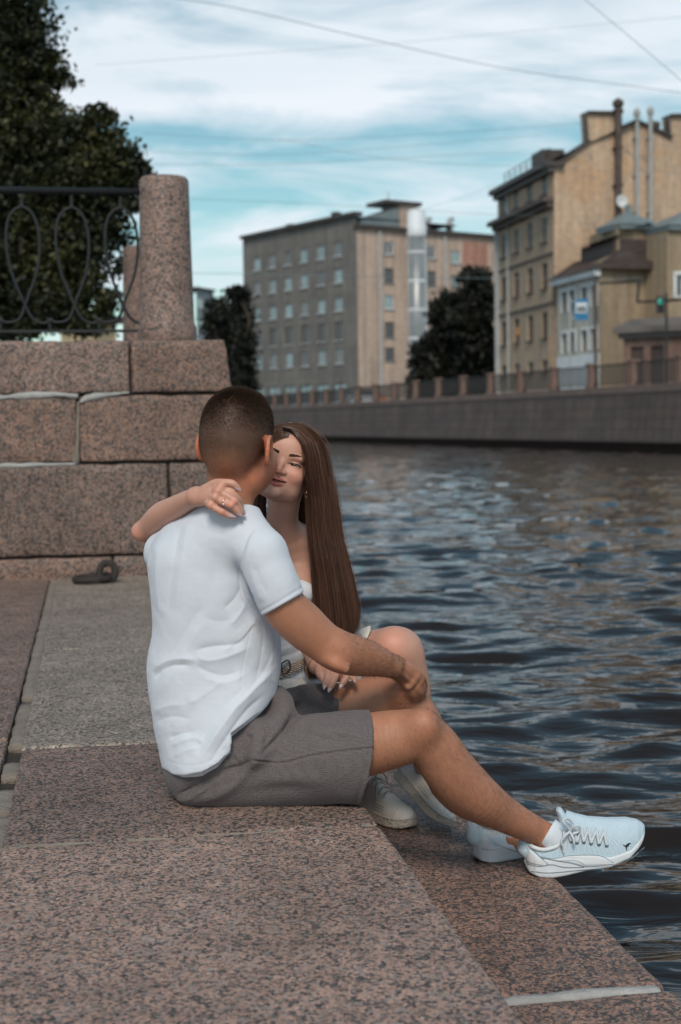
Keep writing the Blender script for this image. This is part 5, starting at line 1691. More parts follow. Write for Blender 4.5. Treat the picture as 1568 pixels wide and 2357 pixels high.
# leg and arm hair
def body_hair(name, mask, n, ln_, dirv, label=None):
    fi = np.nonzero(mask[Fc[:, 0]])[0]
    if not len(fi): return
    p_ = RNG.choice(fi, n); w4 = RNG.dirichlet((1, 1, 1, 1), n)
    r0 = (V[Fc[p_]] * w4[..., None]).sum(1); n0 = N[Fc[p_, 0]]
    d = n0 * .42 + np.array(dirv) + RNG.normal(0, .28, (n, 3)); d /= np.linalg.norm(d, axis=1)[:, None]
    hairs(name, r0, d, ln_ * RNG.uniform(.5, 1.25, n), .00019, M['hair_body'], man, bend=np.array([0, 0, -1.0])[None], tone=RNG.uniform(0, 1, n))
legm = (px_ > 858) & (py_ > 1600) & (V[:, 1] < 3.6)
body_hair('leg_hair', legm & (RNG.uniform(size=len(V)) < np.clip((px_ - 850) / 60, 0, 1)), 17000, .011, (.55, -.05, -.65))
armm = (px_ > 770) & (px_ < 930) & (py_ < 1570) & (V[:, 1] < 3.33) & (py_ > 1440)
body_hair('arm_hair', armm & (RNG.uniform(size=len(V)) < np.clip((px_ - 765) / 70, 0, 1)), 4200, .009, (.7, 0, -.35))

# ---- polo shirt
def hemcut(xs, ys, sgn=1):
    def g(P):
        px, py = proj(P); return (sgn * (py - np.interp(px, xs, ys)) * P[..., 1] / F).astype(np.float32)
    return g
def sidecut(ys, xs, sgn=1):
    def g(P):
        px, py = proj(P); return (sgn * (px - np.interp(py, ys, xs)) * P[..., 1] / F).astype(np.float32)
    return g
hem = hemcut([340, 385, 425, 465, 500, 531, 532, 562, 600, 632, 700], [1762, 1770, 1779, 1776, 1757, 1729, 1688, 1664, 1632, 1602, 1590])
torso = imch([(487, 1300, 3.25, 148, 112), (488, 1350, 3.25, 143, 116), (490, 1400, 3.25, 140, 116), (497, 1450, 3.25, 146, 116), (497, 1500, 3.25, 152, 116), (490, 1550, 3.25, 154, 118), (488, 1600, 3.25, 146, 122), (482, 1650, 3.25, 132, 124), (476, 1700, 3.25, 113, 126), (474, 1745, 3.25, 102, 126), (476, 1790, 3.25, 96, 124)])
torsoC = Cut(torso, hem)
ncx = hemcut([340, 440, 470, 520, 575, 610, 700], [1120, 1150, 1160, 1170, 1174, 1184, 1200], -1)
sf_neck = imch([(528, 1182, 3.205, 62, 60), (520, 1225, 3.21, 72, 66)])
should = imch([(384, 1272, 3.335, 49), (425, 1243, 3.29, 52), (470, 1236, 3.25, 58), (520, 1236, 3.215, 62), (572, 1245, 3.16, 58), (606, 1272, 3.125, 56)], .95)
shouldC = Cut(should, ncx)
cu = hemcut([560, 604, 697, 760], [1447, 1418, 1364, 1327])
sleeve = imch([(603, 1275, 3.125, 55), (618, 1310, 3.12, 58), (635, 1350, 3.115, 57), (655, 1396, 3.12, 55.5), (690, 1440, 3.13, 56)], .95)
sleeveC = Cut(sleeve, cu)
lsl = imch([(386, 1275, 3.34, 50), (405, 1330, 3.40, 52), (440, 1380, 3.46, 52)], .95)
sf = Field(); sf.add(torsoC, .02); sf.add(shouldC, .03); sf.add(sleeveC, .014); sf.add(lsl, .02); sf.add(Cut(sf_neck, ncx), .06)
hipS = imch([(548, 1610, 3.215, 62, 92), (528, 1660, 3.20, 64, 98), (508, 1710, 3.195, 66, 102), (490, 1750, 3.20, 84, 112), (488, 1800, 3.20, 84, 112)])
sf.add(Cut(hipS, hem), .035)
# shirt pulled forward over the belly
FOLD = [
 ([(464, 1748), (500, 1690), (540, 1632), (590, 1580), (632, 1535)], 6.5, 10),
 ([(480, 1760), (520, 1700), (565, 1640), (610, 1598)], -4.5, 9),
 ([(450, 1738), (480, 1680), (520, 1625), (575, 1572)], -3.5, 12),
 ([(395, 1718), (420, 1706), (452, 1700), (470, 1712)], 4, 9), ([(388, 1700), (415, 1690), (450, 1684)], -3.5, 7),
 ([(400, 1742), (430, 1728), (460, 1722)], 3, 7),
 ([(352, 1560), (373, 1541), (405, 1531), (442, 1532)], -4.5, 7), ([(350, 1545), (380, 1524), (420, 1516), (455, 1520)], 4.0, 8),
 ([(448, 1497), (490, 1488), (530, 1485), (560, 1478)], -4, 7), ([(452, 1512), (480, 1520), (520, 1512), (575, 1490)], 4.2, 9),
 ([(450, 1530), (478, 1546), (515, 1555), (550, 1545)], -3.2, 8), ([(470, 1560), (520, 1572), (570, 1550)], 2.6, 9),
 ([(344, 1582), (372, 1540), (410, 1480), (445, 1425), (470, 1388)], -2.6, 12), ([(362, 1600), (400, 1550), (440, 1480), (480, 1420)], 2.0, 12),
 ([(424, 1195), (410, 1240), (400, 1300), (392, 1360), (386, 1430)], -2.4, 9), ([(436, 1200), (424, 1260), (412, 1330), (404, 1400)], 2.2, 9),
 ([(350, 1260), (345, 1310), (352, 1370)], -2.4, 8), ([(366, 1245), (360, 1310), (364, 1370), (372, 1420)], 2.0, 8),
 ([(590, 1208), (568, 1240), (554, 1285), (552, 1335), (563, 1380), (592, 1418)], -3.6, 5), ([(600, 1212), (580, 1240), (566, 1285), (564, 1330), (574, 1375), (600, 1405)], 2.8, 7),
 ([(556, 1350), (540, 1378), (516, 1402)], -3, 7), ([(566, 1385), (552, 1412), (530, 1440)], 3.4, 8), ([(590, 1420), (572, 1450), (545, 1480), (510, 1500)], 3.6, 9), ([(585, 1438), (560, 1470), (530, 1492)], -3.4, 7),
 ([(600, 1425), (606, 1470), (600, 1520), (588, 1570)], -2.2, 7), ([(620, 1440), (628, 1490), (622, 1540)], 2.6, 8), ([(636, 1470), (616, 1530), (580, 1580), (545, 1620)], -2.6, 8),
 ([(585, 1300), (600, 1340), (618, 1372)], -1.8, 11), ([(575, 1300), (588, 1350), (606, 1384)], 1.8, 10),
 ([(600, 1408), (640, 1386), (694, 1353)], -1.4, 3.2, 0, 1), ([(602, 1414), (646, 1390), (696, 1360)], 1.0, 4, 0, 1),
 ([(388, 1752), (428, 1762), (466, 1758), (498, 1742), (520, 1722)], -.7, 3, 0, 1),
 ([(352, 1640), (385, 1625), (430, 1622)], 2.4, 9), ([(356, 1662), (395, 1650), (440, 1655)], -2.2, 8), ([(430, 1620), (470, 1600), (520, 1560)], 2.2, 10),
 ([(470, 1420), (500, 1430), (540, 1425)], -1.6, 9), ([(500, 1260), (495, 1320), (480, 1380)], -1.6, 14), ([(545, 1240), (530, 1300), (528, 1360)], 1.6, 12),
]
def shirt_disp(V, N):
    wide = [(f[0], f[1] * .85, f[2] * 1.55) + tuple(f[3:]) if len(f) < 5 else f for f in FOLD]
    fine = [(f[0], f[1] * .5, f[2] * .48) for f in FOLD if len(f) < 5] + [([(582, 1428), (566, 1500), (558, 1545), (556, 1600)], -1.0, 1.6), ([(561, 1352), (575, 1385), (598, 1412)], -3.0, 3.5), ([(556, 1330), (566, 1368), (584, 1396)], -1.8, 3)]
    A = V @ np.array([[.8, 0, .6], [0, 1, 0], [-.6, 0, .8]])
    w1_ = V + .02 * np.stack([vnoise(V, 9, 71), vnoise(V, 9, 72), vnoise(V, 9, 73)], -1)
    w1_ = w1_ @ np.array([[.8, 0, .6], [0, 1, 0], [-.6, 0, .8]])
    rid = 1 - np.abs(vnoise(w1_ * np.array([.35, .8, 1.0]), 20, 44, 1)) * 2
    low = np.clip((.62 - V[:, 2]) / .3, .25, 1)
    return .85 * strokes(V, N, wide) + .75 * strokes(V, N, fine) + .0011 * rid * low + .0014 * vnoise(A * np.array([.5, .8, 1]), 13, 3, 2) + .0005 * vnoise(V, 45, 9, 2)
polo = cloth_mesh('polo_shirt', sf, .0026, M['polo'], man, caps=((torso, hem), (hipS, hem), (sleeve, cu), (should, ncx), (sf_neck, ncx)), disp=shirt_disp, thick=.0022)
# collar folded over
cc = U(527, 1188, 3.2); ths = np.linspace(0, 2 * pi, 40)[:-1]
kx = 3.2 / F
ring_ = [cc + np.array([cos(a) * 66 * kx, sin(a) * 60 * kx, (-.006 - .007 * cos(a) + (.010 if sin(a) > 0 else -.004) * abs(sin(a)))]) for a in ths]
cf = Field(); cf.add(Chain(ring_, .0042, .0170, V=(0, 0, 1), closed=True), .003)
def collar_disp(V, N): return .0012 * vnoise(V, 30, 5, 2)
cloth_mesh('collar', cf, .0018, M['polo'], polo, disp=collar_disp, thick=0)
# collar tip sticking out at the right
m = MB(); a_ = U(590, 1180, 3.16)
m.hexa([U(586, 1196, 3.165), U(612, 1206, 3.15), U(612, 1206, 3.16), U(586, 1196, 3.175), U(582, 1176, 3.165), U(606, 1199, 3.15), U(606, 1199, 3.16), U(582, 1176, 3.175)]); m.obj('collar_tip', M['polo'], polo, smooth=True)

# ---- shorts
hn = sidecut([1600, 1637, 1655, 1680, 1740, 1800, 1835, 1856, 1900], [846, 852, 857, 859, 857, 847, 836, 826, 812])
sh1 = imch([(478, 1768, 3.245, 92, 112), (540, 1776, 3.215, 90, 98), (620, 1760, 3.20, 106, 92), (700, 1751, 3.19, 103, 92), (780, 1745, 3.175, 107, 94), (850, 1742, 3.165, 110, 96), (900, 1741, 3.16, 111, 96)], sub=5)
sh1C = Cut(sh1, hn)
hf = sidecut([1540, 1572, 1639, 1740, 1760], [790, 786, 779, 770, 766])
sh2 = imch([(500, 1740, 3.33, 90, 90), (600, 1700, 3.40, 90, 88), (700, 1665, 3.42, 88, 84), (800, 1652, 3.43, 80, 80), (850, 1645, 3.43, 78, 78)], sub=5)
sh2C = Cut(sh2, hf)
hf2 = Field(); hf2.add(sh1C, .012); hf2.add(sh2C, .012)
hf2.add(imch([(482, 1700, 3.25, 82, 104), (480, 1760, 3.245, 90, 110)]), .03)
hf2.add(imch([(560, 1680, 3.28, 60, 70), (620, 1640, 3.30, 48, 60)]), .03)
hf2.add(imch([(490, 1712, 3.22, 72, 90), (545, 1706, 3.22, 62, 84), (600, 1690, 3.25, 50, 62)]), .04)
hf2.add(imch([(588, 1668, 3.235, 44), (622, 1630, 3.275, 38)]), .03)
hf2.add(imch([(590, 1740, 3.118, 14, 14), (594, 1702, 3.135, 19, 20), (586, 1676, 3.162, 20, 20), (568, 1662, 3.19, 18, 20)]), .03)
hf2.add(imch([(600, 1728, 3.122, 13, 14), (628, 1686, 3.145, 18, 20), (652, 1648, 3.178, 21, 24), (654, 1618, 3.215, 21, 24), (640, 1598, 3.255, 20, 20)]), .034)
hf2.add(imch([(640, 1610, 3.3, 20), (700, 1598, 3.40, 22)]), .02)
SFOLD = [
 ([(400, 1835), (450, 1842), (520, 1822), (570, 1775), (596, 1735)], 4, 12), ([(420, 1822), (470, 1800), (530, 1775), (580, 1750)], -3, 8),
 ([(600, 1738), (640, 1700), (668, 1662), (672, 1640)], -4.5, 7), ([(672, 1700), (690, 1668), (715, 1652), (760, 1650)], 3.5, 10), ([(655, 1690), (668, 1664), (690, 1648)], -3.5, 6),
 ([(586, 1750), (625, 1756), (663, 1754), (716, 1740), (790, 1729), (856, 1722)], -1.8, 2.6, 0, 1), ([(586, 1745), (625, 1751), (663, 1749), (716, 1735), (790, 1724), (856, 1717)], 1.0, 3.4, 0, 1),
 ([(842, 1640), (846, 1680), (845, 1740), (836, 1800), (818, 1852)], -1.2, 1.8, 0, 1), ([(838, 1640), (841, 1680), (840, 1740), (831, 1800), (813, 1852)], -1.0, 1.5, 0, 1),
 ([(410, 1828), (446, 1814), (488, 1795)], -2.4, 3.2), ([(408, 1838), (440, 1834), (480, 1812)], 2, 5),
 ([(532, 1738), (550, 1762), (545, 1790)], -2.2, 4), ([(500, 1778), (530, 1768), (556, 1764), (584, 1748)], -2, 4),
 ([(600, 1800), (680, 1790), (760, 1800)], 2.2, 16), ([(560, 1830), (640, 1815), (720, 1822)], -2, 14), ([(700, 1690), (760, 1680), (830, 1690)], 2, 14), ([(690, 1670), (740, 1700), (800, 1700)], -1.8, 10),
 ([(690, 1640), (720, 1612), (780, 1600)], -1.5, 8), ([(555, 1735), (572, 1705), (570, 1690)], -3.5, 7), ([(608, 1716), (616, 1692), (612, 1668)], -3.5, 6),
]
def shorts_disp(V, N): return strokes(V, N, SFOLD) * 1.7 + .0022 * vnoise(V, 11, 13, 2) + .0008 * vnoise(V, 32, 15, 1)
flat = lambda o_, z_: None
shorts = cloth_mesh('shorts', hf2, .0027, M['shorts'], man, caps=((sh1, hn), (sh2, hf)), disp=shorts_disp, thick=.003)
# ------------------------------------------------------------------ ray casting onto an implicit surface (to lay stripes, nails, logos on real surfaces)
def cast(fld, px, py, Y0, Y1):
    px = np.asarray(px, float); py = np.asarray(py, float)
    D = np.stack([(px - CX) / F, (CY - py) / F, -np.ones_like(px)], -1) @ RC.T
    D = D / D[..., 1:2]
    o = np.array([0, 0, CAMZ]); t = np.full(px.shape, float(Y0)); hit = np.zeros(px.shape, bool)
    sc = np.linalg.norm(D, axis=-1)
    for _ in range(70):
        P = (o + D * t[..., None]).astype(np.float32)
        d = fld.eval(P) if isinstance(fld, Field) else fld(P)
        hit |= d < .0004
        t = np.where(hit | (t > Y1), t, t + np.maximum(d, .0003) * .8 / sc)
    return o + D * t[..., None], hit


def decal(name, fld, top, bot, Y0, Y1, mat, parent, n=26, m=5, off=.0012, thick=.0012):
    """strip between two photo polylines, laid on the surface as a thin raised piece"""
    a = catmull(np.array(top, float), 6); c = catmull(np.array(bot, float), 6)
    def rs(p, n):
        d = np.r_[0, np.cumsum(np.linalg.norm(np.diff(p, axis=0), axis=1))]; t = np.linspace(0, d[-1], n)
        return np.stack([np.interp(t, d, p[:, 0]), np.interp(t, d, p[:, 1])], 1)
    a, c = rs(a, n), rs(c, n)
    g_ = np.linspace(0, 1, m)[:, None, None]; grid = a[None] * (1 - g_) + c[None] * g_
    P, hit = cast(fld, grid[..., 0], grid[..., 1], Y0, Y1)
    cam_ = np.array([0, 0, CAMZ]); v = cam_ - P; v /= np.linalg.norm(v, axis=-1)[..., None]
    Pf = P + v * off; Pb = P - v * thick
    V = np.concatenate([Pf.reshape(-1, 3), Pb.reshape(-1, 3)]); N_ = m * n; Fc = []
    for i in range(m - 1):
        for j in range(n - 1):
            q = (i * n + j, (i + 1) * n + j, (i + 1) * n + j + 1, i * n + j + 1)
            Fc.append(q); Fc.append(tuple(x + N_ for x in q[::-1]))
    bd = [(i) for i in range(n)] + [(k * n + n - 1) for k in range(1, m)] + [(m - 1) * n + k for k in range(n - 2, -1, -1)] + [k * n for k in range(m - 2, 0, -1)]
    for i in range(len(bd)):
        x, y = bd[i], bd[(i + 1) % len(bd)]; Fc.append((x, y, y + N_, x + N_))
    return obj(name, V, Fc, mat, parent, smooth=True)


def poly_decal(name, fld, pts, Y0, Y1, mat, parent, off=.0010):
    pts = np.array(pts, float); P, hit = cast(fld, pts[:, 0], pts[:, 1], Y0, Y1)
    v = np.array([0, 0, CAMZ]) - P; v /= np.linalg.norm(v, axis=-1)[..., None]
    V = np.concatenate([P + v * off, P - v * .0015]); n = len(pts)
    from mathutils.geometry import tessellate_polygon
    tri = tessellate_polygon([[Vector((x, y, 0)) for x, y in pts]])
    Fc = [tuple(t) for t in tri] + [(i, (i + 1) % n, (i + 1) % n + n, i + n) for i in range(n)]
    return obj(name, V, Fc, mat, parent)


def surf_tube(name, fld, pts, r, Y0, Y1, mat, parent, lift=.6, sub=6, seg=8, flat=None):
    pts = catmull(np.array(pts, float), sub); P, hit = cast(fld, pts[:, 0], pts[:, 1], Y0, Y1)
    v = np.array([0, 0, CAMZ]) - P; v /= np.linalg.norm(v, axis=-1)[..., None]
    m = MB(); m.tube(P + v * r * lift, r, seg); return m.obj(name, mat, parent, smooth=True)


class Local:
    """primitive given by a function of local coordinates (metres)"""
    def __init__(s, O, R, lo, hi, fn):
        s.O, s.R, s.fn = np.array(O, np.float32), np.array(R, np.float32), fn
        c = np.array([[x, y, z] for x in (lo[0], hi[0]) for y in (lo[1], hi[1]) for z in (lo[2], hi[2])]) @ s.R.T + s.O
        s.lo, s.hi = c.min(0), c.max(0); s.boxes = [(s.lo, s.hi)]
    def __call__(s, P, lo=None, hi=None): return s.fn((P - s.O) @ s.R).astype(np.float32)


def shoe_fields(O, R, L, pr):
    """pr: dict of profiles in mm along x: zb, zt(sole top), up (upper top), w, wu"""
    k = .001
    I = lambda n, x: np.interp(x / k, pr[n][0], pr[n][1]) * k
    def sole(q):
        x, y, z = q[..., 0], q[..., 1], q[..., 2]
        xc = np.clip(x, 0, L); w = I('w', xc); b_, t_ = I('zb', xc), I('zt', xc)
        flare = 1 + .05 * np.clip((t_ - z) / .03, 0, 1)
        dl = np.abs(y - I('yc', xc)) - w * flare; dv = np.abs(z - (b_ + t_) / 2) - (t_ - b_) / 2; dx = np.abs(x - L / 2) - L / 2
        r = .006; a = np.maximum(dl + r, 0); c = np.maximum(dv + r, 0); e = np.maximum(dx + r, 0)
        return (np.sqrt(a * a + c * c + e * e) - r + np.minimum(np.maximum(dl + r, dv + r), 0)) * .8
    def upper(q):
        x, y, z = q[..., 0], q[..., 1], q[..., 2]
        xc = np.clip(x, 0, L); w = I('w', xc) * .955; zs = I('zt', xc) - .012; h = np.maximum(I('up', xc) - zs, .004)
        zz_ = np.maximum(z - zs, 0) / h; yy_ = np.abs(y - I('yc', xc)) / np.maximum(w, .002)
        p = 2.5
        f = (yy_ ** p + zz_ ** 2.1) ** (1 / 2.3)
        d = (f - 1) * np.minimum(w, h) * .8
        return np.maximum(np.maximum(d, zs - z), np.abs(x - L / 2) - L / 2 + .001)
    lo = (-.005, -.06, -.03); hi = (L + .005, .06, .19)
    return Local(O, R, lo, hi, sole), Local(O, R, lo, hi, upper)


M['shoe_white'] = simple('white_shoe_foam', (.66, .69, .73), .55, var=.04, nscale=30)
M['shoe_mesh'] = weave('pale_blue_shoe_mesh', (.50, .63, .72), 420, .0016, contrast=.28, var=.03)
M['shoe_smooth'] = simple('white_shoe_leather', (.62, .67, .71), .5, var=.03, nscale=20)
M['seam'] = simple('grey_seam', (.28, .33, .38), .7)
M['sock'] = weave('white_sock', (.66, .72, .78), 500, .001, contrast=.12)
M['lace'] = simple('white_lace', (.66, .72, .77), .8, bump=.4, bscale=600)
M['logo_black'] = simple('black_print', (.015, .015, .02), .5)
M['cream'] = simple('cream_leather', (.72, .68, .62), .5, var=.05, nscale=20)
M['cream_sole'] = simple('cream_rubber_sole', (.74, .66, .56), .6, var=.06, nscale=20, bump=.9, bscale=170)
M['tan_lace'] = simple('beige_lace', (.42, .36, .30), .85, bump=.4, bscale=600)
M['hole'] = simple('dark_hole', (.05, .045, .04), .9)
M['metal'] = simple('steel_eyelet', (.35, .35, .36), .3, metal=1.0)
M['gold'] = simple('rose_gold', (.75, .42, .28), .22, metal=1.0)
M['stone'] = simple('clear_stone', (.9, .9, .92), .05, spec=1.0)

SPROF = {
 'zb': ([0, 8, 30, 60, 93, 150, 195, 240, 270, 284], [18, 8, 0, -1, 4, 17, 25, 43, 70, 92]),
 'zt': ([0, 35, 70, 130, 200, 243, 270, 284], [54, 46, 44, 42, 50, 64, 88, 108]),
 'up': ([0, 10, 40, 60, 70, 82, 100, 120, 150, 195, 240, 265, 278, 284], [106, 104, 100, 110, 130, 150, 148, 141, 133, 129, 129, 124, 116, 110]),
 'w': ([0, 3, 8, 20, 45, 85, 130, 175, 210, 240, 262, 276, 282, 284], [8, 18, 26, 36, 41, 41, 40, 44, 47, 44, 35, 23, 12, 5]),
 'yc': ([0, 284], [0, 0])}


FPROF = dict(SPROF)
FPROF['zb'] = ([0, 8, 30, 260, 284], [10, 4, 0, 2, 14])
FPROF['zt'] = ([0, 35, 70, 130, 200, 284], [50, 42, 40, 34, 30, 30])
FPROF['up'] = ([0, 10, 40, 70, 82, 100, 120, 150, 195, 240, 265, 278, 284], [98, 96, 88, 90, 118, 112, 104, 90, 74, 62, 52, 42, 34])


def sneaker(name_label, O, ang, near, Y0, Y1):
    R = np.array([[cos(ang), -sin(ang), 0], [sin(ang), cos(ang), 0], [0, 0, 1.0]])
    lp_ = lambda x, y, z: np.array(O) + R @ np.array([x, y, z]) * .001
    so, up = shoe_fields(O, R, .284, SPROF if near else FPROF)
    fs = Field(); fs.add(so, .003)
    # grooves in the foam
    V, Fc = extract(fs, .0020)
    e_ = obj('sneaker', V, Fc, M['shoe_smooth'], man, smooth=True) if False else None
    fu_ = Field(); fu_.add(up, .004)
    fu_.add(Chain([lp_(4, 0, 88), lp_(2, 0, 60)], [.020, .020]), .012)
    fu_.sub(Chain([lp_(46, 0, 175), lp_(44, 0, 130), lp_(42, 0, 100)], [.036, .032, .027] if not near else [.030, .027, .025], [.036, .031, .027]), .008)
    if near: fu_.add(type('I', (), {'lo': np.array([-9, -9, -9]), 'hi': np.array([9, 9, 9]), 'boxes': [], '__call__': lambda s_, P, lo=None, hi=None: -hemcut([1205, 1211, 1226, 1248, 1272, 1290, 1300, 1303, 1306], [1934, 1938, 1949, 1956, 1952, 1942, 1922, 1890, 1700])(P)})(), 0, 'i')
    fu_.add(Chain([lp_(94, 0, 112), lp_(88, 0, 136), lp_(82, 0, 148)], [.022, .021, .018], [.010, .0095, .008], V=(1, 0, 0)), .008)
    V2, F2 = extract(fu_, .0018); V2 = relax(V2, F2, 1)
    upm = obj('sneaker', V2, F2, M['shoe_mesh'], man, smooth=True)
    upm['label'] = name_label
    V = relax(V, Fc, 1); obj('sole', V, Fc, M['shoe_white'], upm, smooth=True)
    full = Field(); full.add(up, .003); full.add(so, .003)
    sk = Field()
    if near: sk.add(Cut(imch([(1262, 1918, 3.298, 36.5), (1282, 1938, 3.30, 37), (1300, 1960, 3.30, 36)]), sidecut([1870, 1886, 1952, 1980], [1286, 1278, 1240, 1224], -1)), .003)
    else: sk.add(Chain([lp_(40, 0, 60), lp_(44, 0, 108)], [.034, .0345]), .003)
    V3, F3 = extract(sk, .002); obj('sock', V3, F3, M['sock'], upm, smooth=True)
    # collar padding
    th = np.linspace(0, 2 * pi, 33)[:-1]
    if near: colr = catmull([U(*p) for p in ((1211, 1938, 3.30), (1226, 1949, 3.272), (1248, 1956, 3.266), (1272, 1952, 3.265), (1290, 1942, 3.267), (1300, 1924, 3.274), (1304, 1908, 3.286), (1301, 1898, 3.305), (1284, 1906, 3.335), (1250, 1918, 3.345), (1222, 1926, 3.328), (1211, 1938, 3.30))], 4)[:-1]
    else: colr = [lp_(43 + 40 * cos(a) * (1.0 if cos(a) < 0 else .88), 33 * sin(a), 92 + (4 if cos(a) < -.5 else 0) + 22 * max(0, cos(a)) ** 2 - 6 * abs(sin(a))) for a in th]
    m = MB(); m.tube(colr, .0052, 10, closed=True); m.obj('collar', M['shoe_smooth'], upm, smooth=True)
    if near:
        decal('side_stripe', full, [(1246, 1972), (1275, 1976), (1308, 1970), (1352, 1968), (1385, 1971), (1412, 1986)], [(1247, 1974), (1280, 1981), (1315, 1986), (1345, 1994), (1380, 1993), (1412, 1989)], Y0, Y1, M['shoe_white'], upm)
        decal('heel_overlay', full, [(1212, 1950), (1222, 1958), (1240, 1972), (1262, 1990)], [(1211, 1984), (1222, 1988), (1238, 1991), (1258, 1993)], Y0, Y1, M['shoe_white'], upm, n=14, m=6)
        decal('midfoot_panel', full, [(1296, 1912), (1304, 1915), (1312, 1920)], [(1288, 1950), (1293, 1960), (1298, 1970)], Y0, Y1, M['shoe_smooth'], upm, n=10, m=8)
        cat = [(1452.6, 1939.3), (1450.2, 1940.2), (1447.6, 1940.0), (1445.0, 1941.6), (1441.5, 1944.6), (1438.5, 1946.0), (1434.6, 1943.8), (1433.8, 1944.4), (1438.0, 1948.0), (1440.0, 1949.6), (1441.6, 1953.5), (1442.8, 1957.6), (1444.0, 1957.4), (1443.6, 1953.0), (1443.6, 1949.8), (1446.4, 1947.6), (1448.0, 1948.4), (1448.6, 1947.6), (1447.6, 1945.8), (1449.2, 1943.6), (1450.8, 1942.6), (1452.4, 1942.0)]
        for pl_ in ([(1246, 1972), (1275, 1976), (1308, 1970), (1352, 1968), (1385, 1971), (1412, 1986)], [(1247, 1974), (1280, 1981), (1315, 1986), (1345, 1994), (1380, 1993)], [(1258, 1976), (1290, 1981), (1325, 1981), (1344, 1989)], [(1222, 1950), (1238, 1966), (1262, 1990)], [(1296, 1912), (1292, 1945), (1298, 1968)], [(1214, 1988), (1240, 1994), (1270, 1990), (1300, 1996), (1345, 1996)], [(1216, 2004), (1262, 2009), (1330, 2003), (1400, 1996), (1450, 1978), (1484, 1950)]):
            surf_tube('seam', full, pl_, .0008, Y0, Y1, M['seam'], upm, lift=1.5)
        poly_decal('leaping_cat_logo', full, cat, Y0, Y1, M['logo_black'], upm)
        ec = np.array(cat) - [1443, 1948]; ec = ec * 1.25 + [1261, 2017]
        poly_decal('embossed_cat_logo', full, ec, Y0, Y1, M['shoe_smooth'], upm, off=.0006)
        poly_decal('heel_logo', full, [(1211, 1960), (1215, 1962), (1212.5, 1967), (1216, 1972), (1212, 1975), (1211, 1969)], Y0, Y1, M['logo_black'], upm)
        # textured band over the heel foam
        for r_ in range(3):
            for c_2 in range(17 - r_ * 2):
                x_ = 1222 + c_2 * 6.2 + r_ * 3.1 + (r_ * 4); y_ = 1993 + r_ * 5.0 - 4 * sin(min(1, c_2 / 8) * pi / 2) * 0 + .0 * c_2
                poly_decal('foam_dimple', full, [(x_, y_), (x_ + 2.2, y_ - 1.6), (x_ + 4.4, y_), (x_ + 2.2, y_ + 1.6)], Y0, Y1, M['shoe_smooth'], upm, off=.0009) if c_2 < 1 else None
        m = MB()
        for k_, (x_, y_) in enumerate(((1315, 1936), (1328, 1939), (1344, 1938), (1361, 1941), (1379, 1943), (1397, 1946))):
            P, h_ = cast(full, [x_], [y_], Y0, Y1); m2 = MB(); a = P[0]; ring2 = [a + np.array([cos(t) * .0032, -.0016, sin(t) * .0032]) for t in th[::2]]
            m2.tube(ring2, .0011, 6, closed=True); m2.obj('eyelet', M['metal'], upm, smooth=True)
        tops = [(1308, 1905), (1323, 1902), (1339, 1903), (1356, 1905), (1374, 1907), (1392, 1911)]
        eys = [(1315, 1936), (1328, 1939), (1344, 1938), (1361, 1941), (1379, 1943), (1397, 1946)]
        for k_ in range(6):
            a = eys[k_]; t_ = tops[k_]; t2 = tops[min(5, k_ + 1)]
            if k_ < 5: surf_tube('lace', full, [a, ((a[0] * .5 + t2[0] * .5), (a[1] + t2[1]) / 2), t2], .0034, Y0, Y1, M['lace'], upm, lift=1.2)
            surf_tube('lace', full, [a, ((a[0] + t_[0]) / 2 - 1, (a[1] + t_[1]) / 2), t_], .0034, Y0, Y1, M['lace'], upm, lift=1.6)
        a0 = U(1313, 1914, 3.262)
        for pts in ([(1313, 1914, 3.262), (1303, 1900, 3.252), (1296, 1890, 3.25), (1306, 1884, 3.255), (1318, 1895, 3.262), (1314, 1914, 3.262)], [(1313, 1914, 3.26), (1322, 1902, 3.25), (1334, 1902, 3.252), (1332, 1914, 3.258), (1318, 1920, 3.26)], [(1313, 1914, 3.258), (1301, 1924, 3.25), (1292, 1938, 3.25), (1296, 1948, 3.252)], [(1312, 1915, 3.258), (1320, 1930, 3.25), (1322, 1944, 3.25)]):
            m = MB(); m.tube(catmull([U(*p) for p in pts], 6), .0030, 8); m.obj('lace', M['lace'], upm, smooth=True)
    else:
        decal('side_stripe', full, [(1136, 1936), (1160, 1941), (1190, 1947), (1214, 1950)], [(1138, 1939), (1160, 1950), (1190, 1960), (1214, 1960)], Y0, Y1, M['shoe_white'], upm, n=16)
        decal('heel_overlay', full, [(1104, 1916), (1112, 1922), (1128, 1936), (1142, 1954)], [(1100, 1952), (1112, 1956), (1126, 1957), (1140, 1957)], Y0, Y1, M['shoe_white'], upm, n=14, m=6)
        m = MB(); m.tube(catmull([lp_(2, 4, 92), lp_(-9, 4, 100), lp_(-10, 0, 112), lp_(-2, -3, 116), lp_(4, -4, 100)], 6), .0022, 8); m.obj('pull_loop', M['lace'], upm, smooth=True)
    return upm
O1 = U(1209, 2034, 3.30); O1[2] = -STEP + .001
sneaker('pale blue sneaker in front, its toe over the edge', O1, 0.02, True, 3.12, 3.5)
O2 = U(1092, 1999, 3.40); O2[2] = -STEP + .001
sneaker('white sneaker behind, mostly hidden', O2, 0.42, False, 3.25, 3.6)

